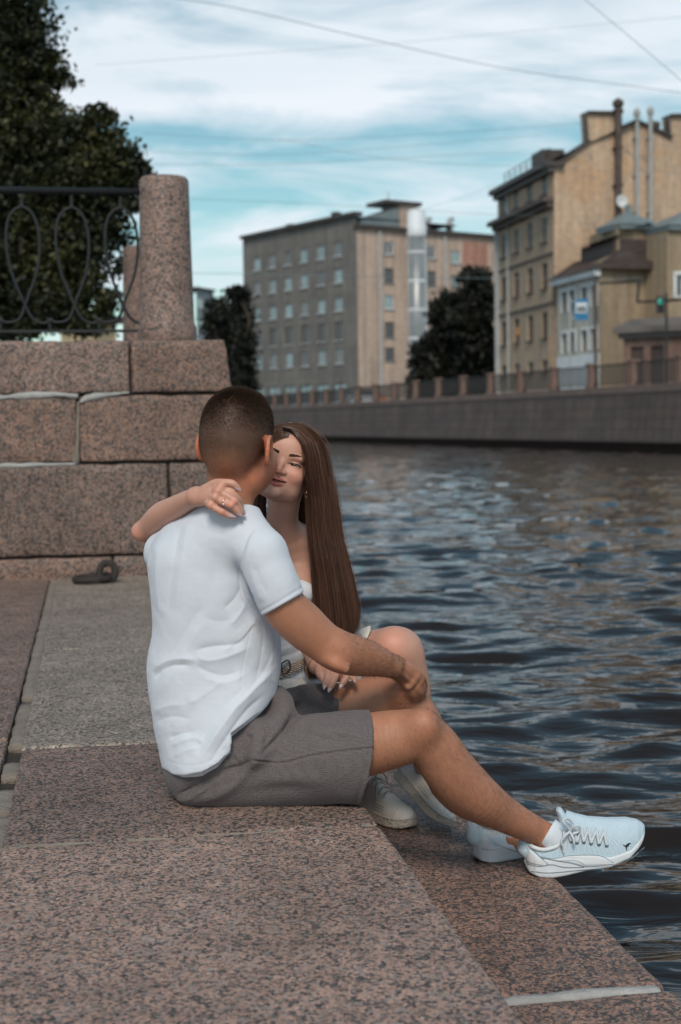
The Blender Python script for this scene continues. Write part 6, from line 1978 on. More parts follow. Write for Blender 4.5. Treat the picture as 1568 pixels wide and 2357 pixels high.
# ================================================================== THE WOMAN
SKF = np.array([.585, .315, .232])
wom = empty('person', (-.05, 3.62, 0), 'woman with very long brown hair and white strapless top, hugging the man', 'person')
rot = lambda a, ax: np.array(Matrix.Rotation(radians(a), 3, ax))
RF = rot(17, 'Y') @ rot(-6, 'Z') @ rot(-9, 'X') @ np.diag([1, -1, 1.0])
SC = np.array([.945, .90, .850]); SCM = .9
HF = U(651, 1060, 3.375) - RF @ (np.array([0, .083, 0]) * SC)
def hf(*p): return HF + RF @ (np.array(p, float) * SC)
wf = Field()
def EW(p, r, k, op='u', rt=None): wf.add(Ell(hf(*p), np.array(r) * SC, RF if rt is None else RF @ rt), k, op)
EW((0, 0, .028), (.071, .090, .084), .01); EW((0, .035, -.03), (.060, .052, .080), .02); EW((0, .046, .045), (.058, .045, .048), .02)
EW((0, .047, -.068), (.043, .040, .033), .02); EW((0, .080, -.0935), (.0165, .013, .014), .014)
for sx in (-1, 1):
    EW((sx * .036, .062, -.038), (.023, .022, .021), .014); EW((sx * .028, .077, .017), (.024, .011, .008), .010)
    EW((sx * .040, .030, -.072), (.014, .03, .026), .02)
    EW((sx * .0305, .095, -.004), (.0165, .011, .0105), .010, 's')
    EW((sx * .0305, .0725, -.0035), (.0135, .0135, .0130), .003)
    EW((sx * .0310, .0900, -.0038), (.0145, .012, .0034), .0015, 's')
    EW((sx * .0122, .0905, -.0330), (.0072, .0085, .0066), .005)
    EW((sx * .0066, .0960, -.0390), (.0034, .005, .0022), .0015, 's')
    EW((sx * .036, .070, -.028), (.019, .0175, .015), .014)
    EW((sx * .074, -.006, -.02), (.005, .015, .026), .006)
wf.add(Chain([hf(0, .081, .006), hf(0, .0905, -.012), hf(0, .1005, -.0265), hf(0, .1005, -.032)], [.0060 * SCM, .0068 * SCM, .0090 * SCM, .0082 * SCM]), .008)
lip_u = Chain([hf(-.0295, .0760, -0.0545), hf(-.016, .0885, -0.0565), hf(-.005, .0930, -0.0555), hf(0, .0925, -0.0568), hf(.005, .0930, -0.0555), hf(.016, .0880, -0.0565), hf(.0295, .0760, -0.0545)], [.0016, .0044, .0054, .0050, .0054, .0044, .0016])
lip_l = Chain([hf(-.0265, .0775, -0.0575), hf(-.012, .0885, -0.0662), hf(0, .0918, -0.0688), hf(.012, .0885, -0.0662), hf(.0265, .0775, -0.0575)], [.0018, .0050, .0062, .0050, .0018])
wf.add(lip_u, .004); wf.add(lip_l, .004)
mouth = Chain([hf(-.0290, .0810, -0.0550), hf(-.013, .095, -0.0605), hf(0, .099, -0.0620), hf(.013, .095, -0.0605), hf(.0290, .0810, -0.0550)], [.0005, .0022, .0034, .0022, .0005], V=(0, 1, 0))
wf.sub(mouth, .001)
# neck, shoulders, torso
wf.add(imch([(664, 1105, 3.47, 42), (655, 1150, 3.475, 37), (650, 1195, 3.50, 37), (652, 1235, 3.53, 44)]), .022)
wf.add(imch([(596, 1262, 3.52, 30), (625, 1248, 3.535, 34), (660, 1240, 3.55, 38), (705, 1244, 3.565, 36), (742, 1262, 3.58, 30)]), .03)
wf.add(imch([(662, 1290, 3.56, 78, 60), (664, 1350, 3.56, 78, 66), (670, 1420, 3.57, 66, 58), (674, 1490, 3.59, 60, 56), (678, 1550, 3.62, 72, 70), (682, 1620, 3.66, 88, 84)]), .03)
wf.add(imch([(640, 1340, 3.50, 30), (642, 1362, 3.49, 32)]), .03); wf.add(imch([(695, 1340, 3.51, 30), (697, 1362, 3.50, 32)]), .03)
wf.add(imch([(655, 1262, 3.50, 4), (690, 1254, 3.52, 5), (730, 1252, 3.545, 5)]), .02)     # collar bone
# right arm behind the man, forearm coming over his shoulder
wf.add(imch([(598, 1264, 3.53, 30), (520, 1262, 3.52, 31), (420, 1245, 3.47, 31), (352, 1228, 3.40, 28)], 1, 5), .02)
wf.add(imch([(330, 1224, 3.372, 20), (346, 1210, 3.355, 27), (372, 1187, 3.31, 31), (402, 1170, 3.255, 28), (430, 1153, 3.20, 23.5), (452, 1143, 3.165, 20.5)], .92, 5), .014)
wf.add(Ell(U(318, 1224, 3.375), (.010, .012, .012)), .03)
# right hand on his neck
wf.add(imch([(450, 1143, 3.165, 20, 16), (472, 1142, 3.142, 24, 14), (496, 1143, 3.122, 26, 12), (503, 1143, 3.118, 24, 11)]), .012)
HFg = {
 'index': [(501, 1122, 3.118, 10), (530, 1130, 3.108, 8.3), (545, 1145, 3.112, 7.9), (553, 1158, 3.122, 6.8), (557, 1167, 3.128, 5)],
 'middle': [(499, 1131, 3.112, 10.5), (524, 1142, 3.10, 9), (541, 1155, 3.100, 8.4), (553, 1170, 3.108, 7.2), (561, 1181, 3.114, 5)],
 'ring': [(490, 1145, 3.112, 10), (514, 1155, 3.098, 9), (532, 1164, 3.096, 8.5), (546, 1177, 3.101, 7.3), (554, 1186, 3.105, 5)],
 'pinky': [(480, 1158, 3.115, 9.5), (497, 1170, 3.10, 8.4), (512, 1179, 3.098, 8), (527, 1186, 3.10, 7), (538, 1189.5, 3.103, 5)],
 'thumb': [(474, 1126, 3.142, 12), (496, 1112, 3.125, 9.5), (519, 1111, 3.108, 9), (535, 1113, 3.104, 8.8), (545, 1121, 3.106, 7.2), (551, 1127, 3.108, 5)]}
for nme, f_ in HFg.items(): wf.add(imch(f_, 1, 4), .0045)
for x_, y_, Y_2 in ((510, 1119, 3.107), (502, 1130, 3.100), (495, 1145, 3.098), (484, 1162, 3.100)): wf.add(Ell(U(x_, y_, Y_2), (.0085, .008, .0085)), .008)
for x_, y_, Y_2 in ((541, 1153.5, 3.094), (532, 1163, 3.090), (511.5, 1178, 3.093)): wf.add(Ell(U(x_, y_, Y_2), (.006, .005, .006)), .006)
# left arm down beside the hair, hand on his thigh
wf.add(imch([(742, 1264, 3.58, 30), (752, 1340, 3.60, 29), (748, 1420, 3.60, 27), (728, 1478, 3.55, 25), (722, 1505, 3.50, 24), (730, 1530, 3.43, 20)], 1, 4), .02)
wf.add(imch([(728, 1526, 3.44, 21, 18), (745, 1538, 3.41, 22, 14), (768, 1543, 3.385, 25, 12), (785, 1546, 3.38, 25, 11), (798, 1548, 3.385, 18, 10)]), .01)
LFg = {'thumb': [(735, 1536, 3.40, 11), (737, 1550, 3.372, 10.5), (742, 1561, 3.362, 8.5), (745, 1568, 3.358, 5.5)],
 'index': [(757, 1543, 3.375, 9.5), (755, 1558, 3.352, 8.8), (750, 1571, 3.345, 7.8), (747, 1581, 3.342, 5)],
 'middle': [(775, 1546, 3.372, 9.5), (770, 1562, 3.348, 8.8), (763, 1577, 3.338, 8), (758, 1588, 3.334, 5)],
 'ring': [(793, 1548, 3.378, 9), (798, 1558, 3.358, 8.6), (791, 1570, 3.348, 7.8), (784, 1581, 3.342, 5)],
 'pinky': [(803, 1549, 3.382, 8.2), (812, 1555, 3.366, 7.6), (815, 1562, 3.358, 7), (817, 1567, 3.354, 5)]}
for nme, f_ in LFg.items(): wf.add(imch(f_, 1, 4), .004)
# legs
wf.add(imch([(690, 1610, 3.66, 84), (780, 1560, 3.63, 72), (850, 1520, 3.60, 64), (895, 1502, 3.57, 58), (918, 1500, 3.56, 53)], 1, 5), .02)
wf.add(imch([(918, 1500, 3.56, 52), (934, 1530, 3.565, 47), (945, 1580, 3.59, 46), (950, 1630, 3.61, 43), (962, 1700, 3.67, 34), (976, 1755, 3.75, 26), (980, 1775, 3.77, 25)], 1, 5), .02)
wf.add(Ell(U(905, 1490, 3.53), (.045, .04, .045)), .03)
wf.add(imch([(690, 1630, 3.62, 80), (790, 1640, 3.58, 62), (850, 1640, 3.60, 52), (840, 1700, 3.72, 42), (818, 1770, 3.82, 32), (806, 1830, 3.90, 30)], 1, 4), .02)
zf = (hf(0, 0, -.12) - np.array([0, 0, .03]))[2]
inface = lambda c: (c[:, 2] > zf) & (c[:, 0] > -.26)
# the hand and face get a finer lattice
hb = (U(446, 1143, 3.16)[0], U(570, 1143, 3.1)[0], U(500, 1200, 3.1)[2], U(500, 1095, 3.1)[2])
inh = lambda c: (c[:, 0] > hb[0]) & (c[:, 0] < hb[1]) & (c[:, 2] > hb[2]) & (c[:, 2] < hb[3]) & (c[:, 1] < 3.19)
hb2 = (U(724, 1530, 3.4)[0], U(830, 1530, 3.4)[0], U(724, 1600, 3.35)[2], U(724, 1527, 3.4)[2])
inl = lambda c: (c[:, 0] > hb2[0]) & (c[:, 0] < hb2[1]) & (c[:, 2] > hb2[2]) & (c[:, 2] < hb2[3]) & (c[:, 1] < 3.45)
Va, Fa = extract(wf, .0024, keep=lambda c: ~(inface(c) | inh(c) | inl(c)))
Vb, Fb = extract(wf, .00115, keep=inface, region=(np.array([-.26, 3.2, zf - .02]), np.array([.1, 3.75, 1.2])))
Vc_, Fc_ = extract(wf, .0014, keep=inh, region=(np.array([hb[0] - .02, 3.0, hb[2] - .02]), np.array([hb[1] + .02, 3.25, hb[3] + .02])))
Vd, Fd = extract(wf, .0014, keep=inl, region=(np.array([hb2[0] - .02, 3.25, hb2[2] - .02]), np.array([hb2[1] + .02, 3.5, hb2[3] + .02])))
V, Fc = merge([(Va, Fa), (Vb, Fb), (Vc_, Fc_), (Vd, Fd)]); V = V.astype(float)
L = (V - HF) @ RF / SC
col = np.repeat(SKF[None], len(V), 0); col *= (1 + .03 * vnoise(V, 10, 4, 2))[:, None]
def tint(c, r, amt, tn):
    global col
    w = np.exp(-((V - np.array(c)) ** 2).sum(1) / r ** 2) * amt; col = col * (1 + w[:, None] * (np.array(tn) - 1))
for sx in (-1, 1): tint(hf(sx * .040, .07, -.035), .022, 1, (1.08, .86, .84)); tint(hf(sx * .032, .083, .006), .014, .8, (.86, .76, .74))
tint(hf(0, .105, -.030), .010, 1, (1.06, .86, .84))
for c in (U(905, 1480, 3.5), U(318, 1222, 3.37)): tint(c, .03, .8, (1.08, .86, .82))
for x_, y_, Y_2 in ((510, 1119, 3.105), (502, 1130, 3.098), (495, 1145, 3.096), (484, 1162, 3.098), (541, 1153.5, 3.09), (532, 1163, 3.088), (511.5, 1178, 3.09)): tint(U(x_, y_, Y_2), .008, .8, (1.1, .84, .8))
Vf = V.astype(np.float32)
hm_ = (L[:, 2] < -.046) & (L[:, 2] > -.079) & (L[:, 1] > .07)
lips = np.minimum(lip_u(Vf), lip_l(Vf))
lw = np.clip((.0011 - lips) / .0012, 0, 1) * hm_ * np.clip((L[:, 1] - .0745) / .002, 0, 1) * np.clip((.0305 - np.abs(L[:, 0])) / .002, 0, 1)
col = col * (1 - lw[:, None]) + np.array([.46, .13, .11]) * lw[:, None]
inner = (mouth(Vf) < .0009) & hm_
col = np.where(inner[:, None], np.array([.14, .035, .03]), col)
for sx in (-1, 1):
    ex, ez = (L[:, 0] - sx * .031), (L[:, 2] + .0038)
    u_ = sx * ex
    curve = .0034 * np.sqrt(np.clip(1 - (ex / .0145) ** 2, 0, 1))
    liner = (np.abs(u_) < .0175) & (L[:, 1] > .06) & (ez > curve - .0006 - np.clip(u_ - .011, 0, 1) * .1) & (ez < curve + .0022 + np.clip(u_ + .002, 0, .1) * .09)
    col = np.where(liner[:, None], np.array([.018, .012, .011]), col)
    lowl = (np.abs(ex) < .0120) & (L[:, 1] > .06) & (ez < -curve + .0002) & (ez > -curve - .0007)
    col = np.where(lowl[:, None], col * .45, col)
bodyw = obj('body', V, Fc, M['skin_f'], wom, smooth=True, attrs={'col': col})
# eyes
eyem, q, bs = new_mat('eye'); at_ = q.n('ShaderNodeAttribute', attribute_name='col'); q.link(at_.outputs['Color'], bs.inputs['Base Color']); bs.inputs['Roughness'].default_value = .2
for sx in (-1, 1):
    c = hf(sx * .0305, .0725, -.0035); ths = np.linspace(0, pi, 22); V_, F_ = [], []
    gz = np.array([-.25 * 1, .95, -.02]); gz /= np.linalg.norm(gz)
    for i, t in enumerate(ths):
        for j in range(32):
            a = 2 * pi * j / 32; V_.append(np.array([sin(t) * cos(a), cos(t), sin(t) * sin(a)]))
    V_ = np.array(V_)
    for i in range(21):
        for j in range(32): F_.append((i * 32 + j, i * 32 + (j + 1) % 32, (i + 1) * 32 + (j + 1) % 32, (i + 1) * 32 + j))
    dg = np.arccos(np.clip(V_ @ gz, -1, 1))
    cc_ = np.where(dg[:, None] < .24, np.array([.006, .005, .005]), np.where(dg[:, None] < .62, np.array([.04, .024, .015]), np.array([.13, .10, .09])))
    obj('eye', c + (V_ * .0128 * SC) @ RF.T, F_, eyem, wom, smooth=True, attrs={'col': cc_})
m = MB()
tth = np.linspace(-1, 1, 13)
V_ = []
m.tube([hf(.0185 * t, .0895 - .012 * t * t, -.0580 - .0028 * (1 - t * t)) for t in tth], [.0011 + .0004 * (1 - t * t) for t in tth], 8)
m.obj('teeth', simple('teeth', (.62, .58, .54), .3, var=.03), wom, smooth=True)
# brows and lashes
M['brow'] = hairmat('brow_hair', (.05, .028, .02), (.075, .042, .03), (.11, .065, .045), .7)
rts, drs = [], []
for sx in (-1, 1):
    bc = np.array([(.0125, .0905, .0185), (.022, .0895, .0205), (.032, .0855, .0220), (.041, .078, .0190), (.048, .070, .0140)])
    cu_ = catmull(bc, 12)
    for _ in range(520):
        f = RNG.uniform(0, .999); i = int(f * (len(cu_) - 2)); p = cu_[i] * (1 - f % 1 * 0) ; t = cu_[i + 1] - cu_[i]; t /= np.linalg.norm(t)
        wv = .0040 * (1 - .65 * f) * RNG.uniform(-1, 1)
        pt = p + np.array([0, 0, wv]); pt = hf(sx * pt[0], pt[1], pt[2])
        d = t + np.array([0, .12, .22 - .3 * f]); rts.append(pt); drs.append(RF @ np.array([sx * d[0], d[1], d[2]]))
rts = np.array(rts); drs = np.array(drs); drs /= np.linalg.norm(drs, axis=1)[:, None]
# settle the roots onto the skin
for _ in range(6):
    d = wf.eval(rts.astype(np.float32)); e = 5e-4
    gr = np.stack([wf.eval((rts + np.eye(3)[k] * e).astype(np.float32)) - wf.eval((rts - np.eye(3)[k] * e).astype(np.float32)) for k in range(3)], 1); gr /= np.linalg.norm(gr, axis=1)[:, None] + 1e-9
    rts = rts - gr * (d - .0003)[:, None]
hairs('eyebrows', rts, drs, np.full(len(rts), .0048), .0006, M['brow'], wom)
rts, drs = [], []
for sx in (-1, 1):
    for _ in range(90):
        u_ = RNG.uniform(-.012, .0145); z_ = .0030 * sqrt(max(0, 1 - (u_ / .0138) ** 2)); x_ = sx * (.031 + u_)
        y_ = .0725 + .0133 * sqrt(max(.15, 1 - (u_ / .0145) ** 2))
        rts.append(hf(x_, y_, -.0038 + z_)); d = np.array([sx * (u_ * 45 + .12), .9, -.10 + .2]); drs.append(RF @ d)
drs = np.array(drs); drs /= np.linalg.norm(drs, axis=1)[:, None]
hairs('eyelashes', np.array(rts), drs, RNG.uniform(.004, .0065, len(rts)), .0005, M['logo_black'], wom, tone=np.zeros(len(rts)))

# nails, pointed almonds
nailm = simple('mauve_nail_polish', (.50, .33, .36), .18, var=.03, spec=.8)
nailw = simple('french_tip_nail', (.62, .42, .40), .18, var=.03, spec=.8)
def nail(tip, prev, up, w, l, mat):
    t = tip - prev; t /= np.linalg.norm(t); up = up - t * (up @ t); up /= np.linalg.norm(up); s_ = np.cross(t, up)
    V_, F_ = [], []; nu, nv = 9, 7
    for i in range(nu):
        f = i / (nu - 1); ww = w * (1 - max(0, f - .35) ** 1.6 * 1.7) * (1 if f > .1 else .85)
        for j in range(nv):
            g_ = j / (nv - 1) * 2 - 1
            V_.append(tip + t * (f - .62) * l + s_ * g_ * max(ww, .0006) + up * (.0016 - g_ * g_ * w * .38 - max(0, f - .6) * l * .08))
    for i in range(nu - 1):
        for j in range(nv - 1): F_.append((i * nv + j, i * nv + j + 1, (i + 1) * nv + j + 1, (i + 1) * nv + j))
    o = obj('nail', V_, F_, mat, wom, smooth=True); md = o.modifiers.new('t', 'SOLIDIFY'); md.thickness = .0008; md.offset = 0
for nme, f_ in HFg.items():
    a, b2 = U(*f_[-1][:3]), U(*f_[-2][:3]); upv = np.array([.15, -1, .35]) if nme != 'thumb' else np.array([.2, -.9, .5])
    r_ = f_[-1][3] * .00095
    nail(a + np.array([0, -r_ * 1.0, r_ * .25]), b2 + np.array([0, -r_, r_ * .25]), upv, .0056 if nme != 'pinky' else .0048, .017, nailm)
for nme, f_ in LFg.items():
    a, b2 = U(*f_[-1][:3]), U(*f_[-2][:3]); r_ = f_[-1][3] * .00095
    nail(a + np.array([0, -r_ * 1.0, 0]), b2 + np.array([0, -r_, 0]), np.array([0, -1, .15]), .0054 if nme != 'pinky' else .0044, .0155, nailw)
# ring, bracelet, earring
def band(name, c, ax, r, w, mat, parent, n=28, sq=1.0, ref=(0, 0, 1)):
    ax = np.array(ax, float); ax /= np.linalg.norm(ax); a = np.cross(ax, ref); a /= np.linalg.norm(a); d = np.cross(ax, a)
    m = MB(); m.tube([c + a * cos(t) * r + d * sin(t) * r * sq for t in np.linspace(0, 2 * pi, n + 1)[:-1]], w, 8, closed=True); return m, a, d
rg = U(515, 1155.8, 3.0985); rax = U(532, 1164, 3.096) - U(514, 1155, 3.098)
m, a, d = band('ring', rg, rax, .0094, .0013, M['gold'], wom); ro = m.obj('ring', M['gold'], wom, smooth=True)
st_ = rg + np.array([0, -.0098, -.0035]); m = MB(); m.lathe(st_, [(.0008, -.001), (.0022, .0006), (.0016, .0018), (.0002, .002)], 8, axis=(0, -1, -.2)); m.obj('gem', M['stone'], ro)
bx = U(731, 1533, 3.425); m, a, d = band('b', bx, U(745, 1543, 3.39) - U(722, 1510, 3.49), .0230, .0009, M['gold'], wom); m.obj('bracelet', M['gold'], wom, smooth=True)
ec = U(705, 1139, 3.40)
m = MB(); m.tube([ec + np.array([cos(t) * .0026, -.003 * sin(t), sin(t) * .0062]) for t in np.linspace(0, 2 * pi, 25)[:-1]], .0012, 8, closed=True); m.obj('earring', M['gold'], wom, smooth=True)

# ---- clothes
tpx = hemcut([560, 640, 682, 699, 718, 760], [1338, 1338, 1334, 1336, 1345, 1352], -1)
tb_ = imch([(662, 1290, 3.56, 81, 63), (664, 1350, 3.56, 81, 69), (670, 1420, 3.57, 69, 61), (674, 1490, 3.59, 63, 59), (678, 1545, 3.62, 74, 72)])
tf = Field(); tf.add(Cut(tb_, tpx), .01); tf.add(Cut(imch([(640, 1340, 3.50, 33), (642, 1362, 3.49, 35)]), tpx), .02); tf.add(Cut(imch([(695, 1340, 3.51, 33), (697, 1362, 3.50, 35)]), tpx), .02)
TF = [([(640, 1500), (665, 1490), (700, 1476)], 2, 6), ([(640, 1515), (670, 1506), (702, 1492)], -2, 5), ([(640, 1478), (680, 1462), (720, 1450)], -1.6, 6), ([(684, 1341), (700, 1343), (722, 1352)], -1, 2.2, 0, 1), ([(645, 1530), (670, 1520)], 2, 5)]
top = cloth_mesh('strapless_top', tf, .0026, M['top_f'], wom, caps=((tb_, tpx),), disp=lambda V, N: strokes(V, N, TF) + .0012 * vnoise(V * np.array([.4, 1, 2.5]), 22, 6, 2), thick=.002)
skc = sidecut([1380, 1450, 1470, 1600], [846, 853, 846, 830])
sk1 = imch([(684, 1575, 3.64, 82, 80), (686, 1620, 3.66, 94, 92)]); sk2 = imch([(690, 1606, 3.66, 90), (780, 1552, 3.63, 80), (850, 1516, 3.60, 71), (890, 1502, 3.58, 68)], 1, 5)
sk3 = imch([(690, 1625, 3.62, 86), (790, 1640, 3.58, 66)])
kf = Field(); kf.add(sk1, .02); kf.add(Cut(sk2, skc), .02); kf.add(sk3, .02)
kf.add(imch([(640, 1590, 3.52, 26), (690, 1588, 3.50, 26), (735, 1584, 3.50, 22)]), .03)
KF = [([(650, 1560), (655, 1580), (652, 1600)], -3, 4), ([(668, 1556), (676, 1578), (680, 1596)], 3, 5), ([(690, 1552), (700, 1572), (716, 1584)], -3.4, 4), ([(704, 1548), (718, 1566), (736, 1576)], 3, 5)]
cloth_mesh('shorts', kf, .0028, M['skirt'], wom, caps=((sk2, skc),), disp=lambda V, N: strokes(V, N, KF) + .003 * vnoise(V * np.array([1.6, 1.6, .6]), 20, 8, 2), thick=.0025, label='cream gathered cotton shorts')
# braided belt
beltm, q, bs = new_mat('braided_belt'); p = pos(q)
mp = q.n('ShaderNodeMapping'); q.link(p, mp.inputs['Vector']); mp.inputs['Rotation'].default_value = (0, radians(28), 0)
wv = q.n('ShaderNodeTexWave', wave_type='BANDS', bands_direction='DIAGONAL'); wv.inputs['Scale'].default_value = 90; wv.inputs['Distortion'].default_value = 3; q.link(mp.outputs[0], wv.inputs['Vector'])
c = q.ramp(wv.outputs['Fac'], [(.05, (.20, .15, .12)), (.35, (.50, .41, .34)), (.9, (.64, .55, .47))]); q.link(c, bs.inputs['Base Color']); bs.inputs['Roughness'].default_value = .75
bp = q.n('ShaderNodeBump'); bp.inputs['Strength'].default_value = .9; bp.inputs['Distance'].default_value = .003; q.link(wv.outputs['Fac'], bp.inputs['Height']); q.link(bp.outputs[0], bs.inputs['Normal'])
bc_ = U(676, 1526, 3.605); tl_ = rot(-27, 'Y')
ringb = [bc_ + tl_ @ np.array([cos(t) * .077, sin(t) * .078, 0]) for t in np.linspace(0, 2 * pi, 49)[:-1]]
bf = Field(); bf.add(Chain(ringb, .0035, .0125, V=tuple(tl_ @ np.array([0, 0, 1.0])), closed=True), .001)
Vx, Fx = extract(bf, .0022); belt = obj('belt', Vx, Fx, beltm, wom, smooth=True); belt['label'] = 'beige braided belt'
bkc = [(648, 1527), (664, 1520), (668, 1540), (652, 1551)]
Pb, _h = cast(bf, [p[0] for p in bkc], [p[1] for p in bkc], 3.45, 3.7)
Pb = np.array([U(p[0], p[1], 3.522) for p in bkc]); m = MB(); m.tube(catmull(np.vstack([Pb, Pb[:1]]), 5)[:-1], .0019, 8, closed=True); m.bar(U(645, 1541, 3.519), U(658, 1535, 3.519), .0018); m.obj('buckle', simple('bronze_buckle', (.10, .075, .06), .35, metal=.8), belt, smooth=True)

# ---- long hair
cap = Field(); cap.add(Ell(hf(0, -.008, .032), np.array((.079, .096, .090)) * SC, RF), .01)
cap.sub(Ell(hf(-.010, .095, -.025), np.array((.052, .062, .088)) * SC, RF), .012)
HI = [(650, 988, 3.395), (670, 993, 3.382), (686, 1009, 3.372), (695, 1028, 3.372), (699, 1056, 3.380), (702, 1100, 3.400), (706, 1157, 3.430), (710, 1232, 3.450), (718, 1300, 3.458), (722, 1356, 3.465), (726, 1410, 3.470), (734, 1457, 3.475)]
HO = [(659, 973, 3.42), (695, 977, 3.435), (725, 994, 3.450), (745, 1019, 3.458), (757, 1052, 3.464), (765, 1095, 3.468), (777, 1157, 3.472), (785, 1232, 3.478), (801, 1300, 3.484), (815, 1356, 3.488), (826, 1415, 3.492), (824, 1462, 3.492)]
curt = [((a[0] + c[0]) / 2, (a[1] + c[1]) / 2, (a[2] + c[2]) / 2 + .012, (c[0] - a[0]) / 2, 26) for a, c in zip(HI[2:], HO[2:])]
c0 = [tuple(list(n[:3]) + [n[3] * .84, n[4] * .8]) for n in curt]
cap.add(imch(c0, sub=4), .02)
cap.add(imch([(640, 1020, 3.50, 40), (606, 1090, 3.53, 24), (594, 1150, 3.545, 19), (598, 1220, 3.56, 17), (604, 1300, 3.58, 12)]), .02)
cap.add(imch([(680, 1120, 3.56, 40), (690, 1200, 3.60, 46), (700, 1300, 3.66, 50), (704, 1400, 3.68, 46)]), .02)
Vh, Fh = extract(cap, .003); Vh = relax(Vh, Fh, 2)
hairm_dark = simple('hair_mass', (.050, .024, .014), .95, var=.2, nscale=30, spec=.05)
hair = obj('long_hair', Vh, Fh, hairm_dark, wom, smooth=True); hair['label'] = 'very long straight brown hair hanging to her waist'
CP = catmull(np.array(curt, float), 5)
capc, capr = hf(0, -.008, .032), np.array((.0795, .0965, .0905)) * SC
def on_cap(P, g_=1.0):
    q_ = (P - capc) @ RF; s_ = np.sqrt(((q_ / capr) ** 2).sum(-1))[..., None]
    return capc + (q_ / s_ * g_) @ RF.T
def strand_mesh(paths, width, name, mat, parent, tones):
    """paths (N,K,3) -> ribbons that face outwards, slightly curled across"""
    N_, K, _ = paths.shape
    T = np.gradient(paths, axis=1); T /= np.linalg.norm(T, axis=2)[..., None] + 1e-9
    vw = np.array([0, 0, CAMZ]) - paths; vw[..., 2] *= .2; rnd = RNG.normal(0, .45, (N_, 1, 3))
    vw = vw / np.linalg.norm(vw, axis=2)[..., None] + rnd
    S_ = np.cross(T, vw); S_ /= np.linalg.norm(S_, axis=2)[..., None] + 1e-9
    tp = np.clip(np.minimum(np.linspace(0, 6, K) + .5, np.linspace(5, .15, K) ), 0, 1)[None, :, None]
    A = paths - S_ * width * tp / 2; B2 = paths + S_ * width * tp / 2
    V_ = np.stack([A, B2], 2).reshape(-1, 3)
    i0 = (np.arange(N_)[:, None] * K + np.arange(K - 1)[None]) * 2
    F_ = np.stack([i0, i0 + 1, i0 + 3, i0 + 2], -1).reshape(-1, 4)
    return obj(name, V_, F_, mat, parent, smooth=True, attrs={'tone': np.repeat(tones, K * 2)})
CI, CO = catmull(np.array(HI, float), 5), catmull(np.array(HO, float), 5)
def curtain(N_, name, a_rng, jit, r_rng, width, dark=0.0, ends=(.80, 1.0), start=0):
    a = RNG.uniform(*a_rng, N_)
    LC = np.sort(np.random.default_rng(5).uniform(-1.02, 1.02, 46)); lock = LC[np.argmin(np.abs(a[:, None] + RNG.normal(0, .03, (N_, 1)) - LC[None]), 1)]
    pl_ = RNG.uniform(0, .42, N_); r = RNG.uniform(*r_rng, N_); wav = RNG.uniform(0, 2 * pi, N_); ph = np.sin(lock * 91.0) * 3
    K = len(CI); pts = []
    for i in range(K):
        f = i / (K - 1); g_ = np.clip((f - .2) / .5, 0, 1)
        aa = a * (1 - pl_ * g_) + lock * pl_ * g_ + jit * RNG.normal(0, 1) * 0 + jit * g_ * np.sin(f * 3 + wav)
        s_ = (aa + 1) / 2
        I_, O_ = CI[i], CO[i]
        x = I_[0] + (O_[0] - I_[0]) * s_ + (1.9 * g_ * np.sin(f * 6 + ph) + .9 * g_ * np.sin(f * 13 + wav))
        y = I_[1] + (O_[1] - I_[1]) * s_
        Y_ = I_[2] + (O_[2] - I_[2]) * s_ - (.022 + .012 * g_) * np.sin(pi * np.clip(s_, 0, 1)) ** .8 * r - .004 * (r - 1) + .0022 * g_ * np.sin(lock * 57 + f * 5)
        d = np.stack([(x - CX) / F, (CY - y) / F, -np.ones(N_)], 1) @ RC.T
        pts.append(np.array([0, 0, CAMZ]) + d * (Y_ / d[:, 1])[:, None])
    allp = np.stack(pts, 1)
    for _ in range(5):
        d_ = wf.eval(allp[:, :30].reshape(-1, 3).astype(np.float32)).reshape(N_, -1)
        allp[:, :30, 1] -= np.clip(.003 * r[:, None] - d_, 0, .02)
        allp[:, :8, 2] += np.clip(.003 - d_[:, :8], 0, .02) * .3
    ln_ = RNG.uniform(*ends, N_); ln_ = np.where(RNG.uniform(size=N_) < .55, np.maximum(ln_, .93), ln_)
    t = start + np.linspace(0, 1, K)[None] * (ln_[:, None] * (K - 1) - start); i0 = np.clip(np.floor(t).astype(int), 0, K - 2); fr = (t - i0)[..., None]
    ar_ = np.arange(N_)[:, None]; allp = allp[ar_, i0] * (1 - fr) + allp[ar_, i0 + 1] * fr
    tones = np.clip(.31 + .18 * np.sin(lock * 23 + 1) + RNG.normal(0, .27, N_) - dark, 0, 1)
    return strand_mesh(allp, width, name, M['hair_f'], hair, tones)
curtain(8500, 'strands', (-1, 1), .03, (.8, 1.2), .00085)
curtain(2600, 'strands', (-1.01, 1.04), .07, (1.1, 1.35), .0005, -.12)
curtain(330, 'flyaway_strands', (-1.05, 1.16), .12, (1.3, 2.0), .00040, -.1, start=14)
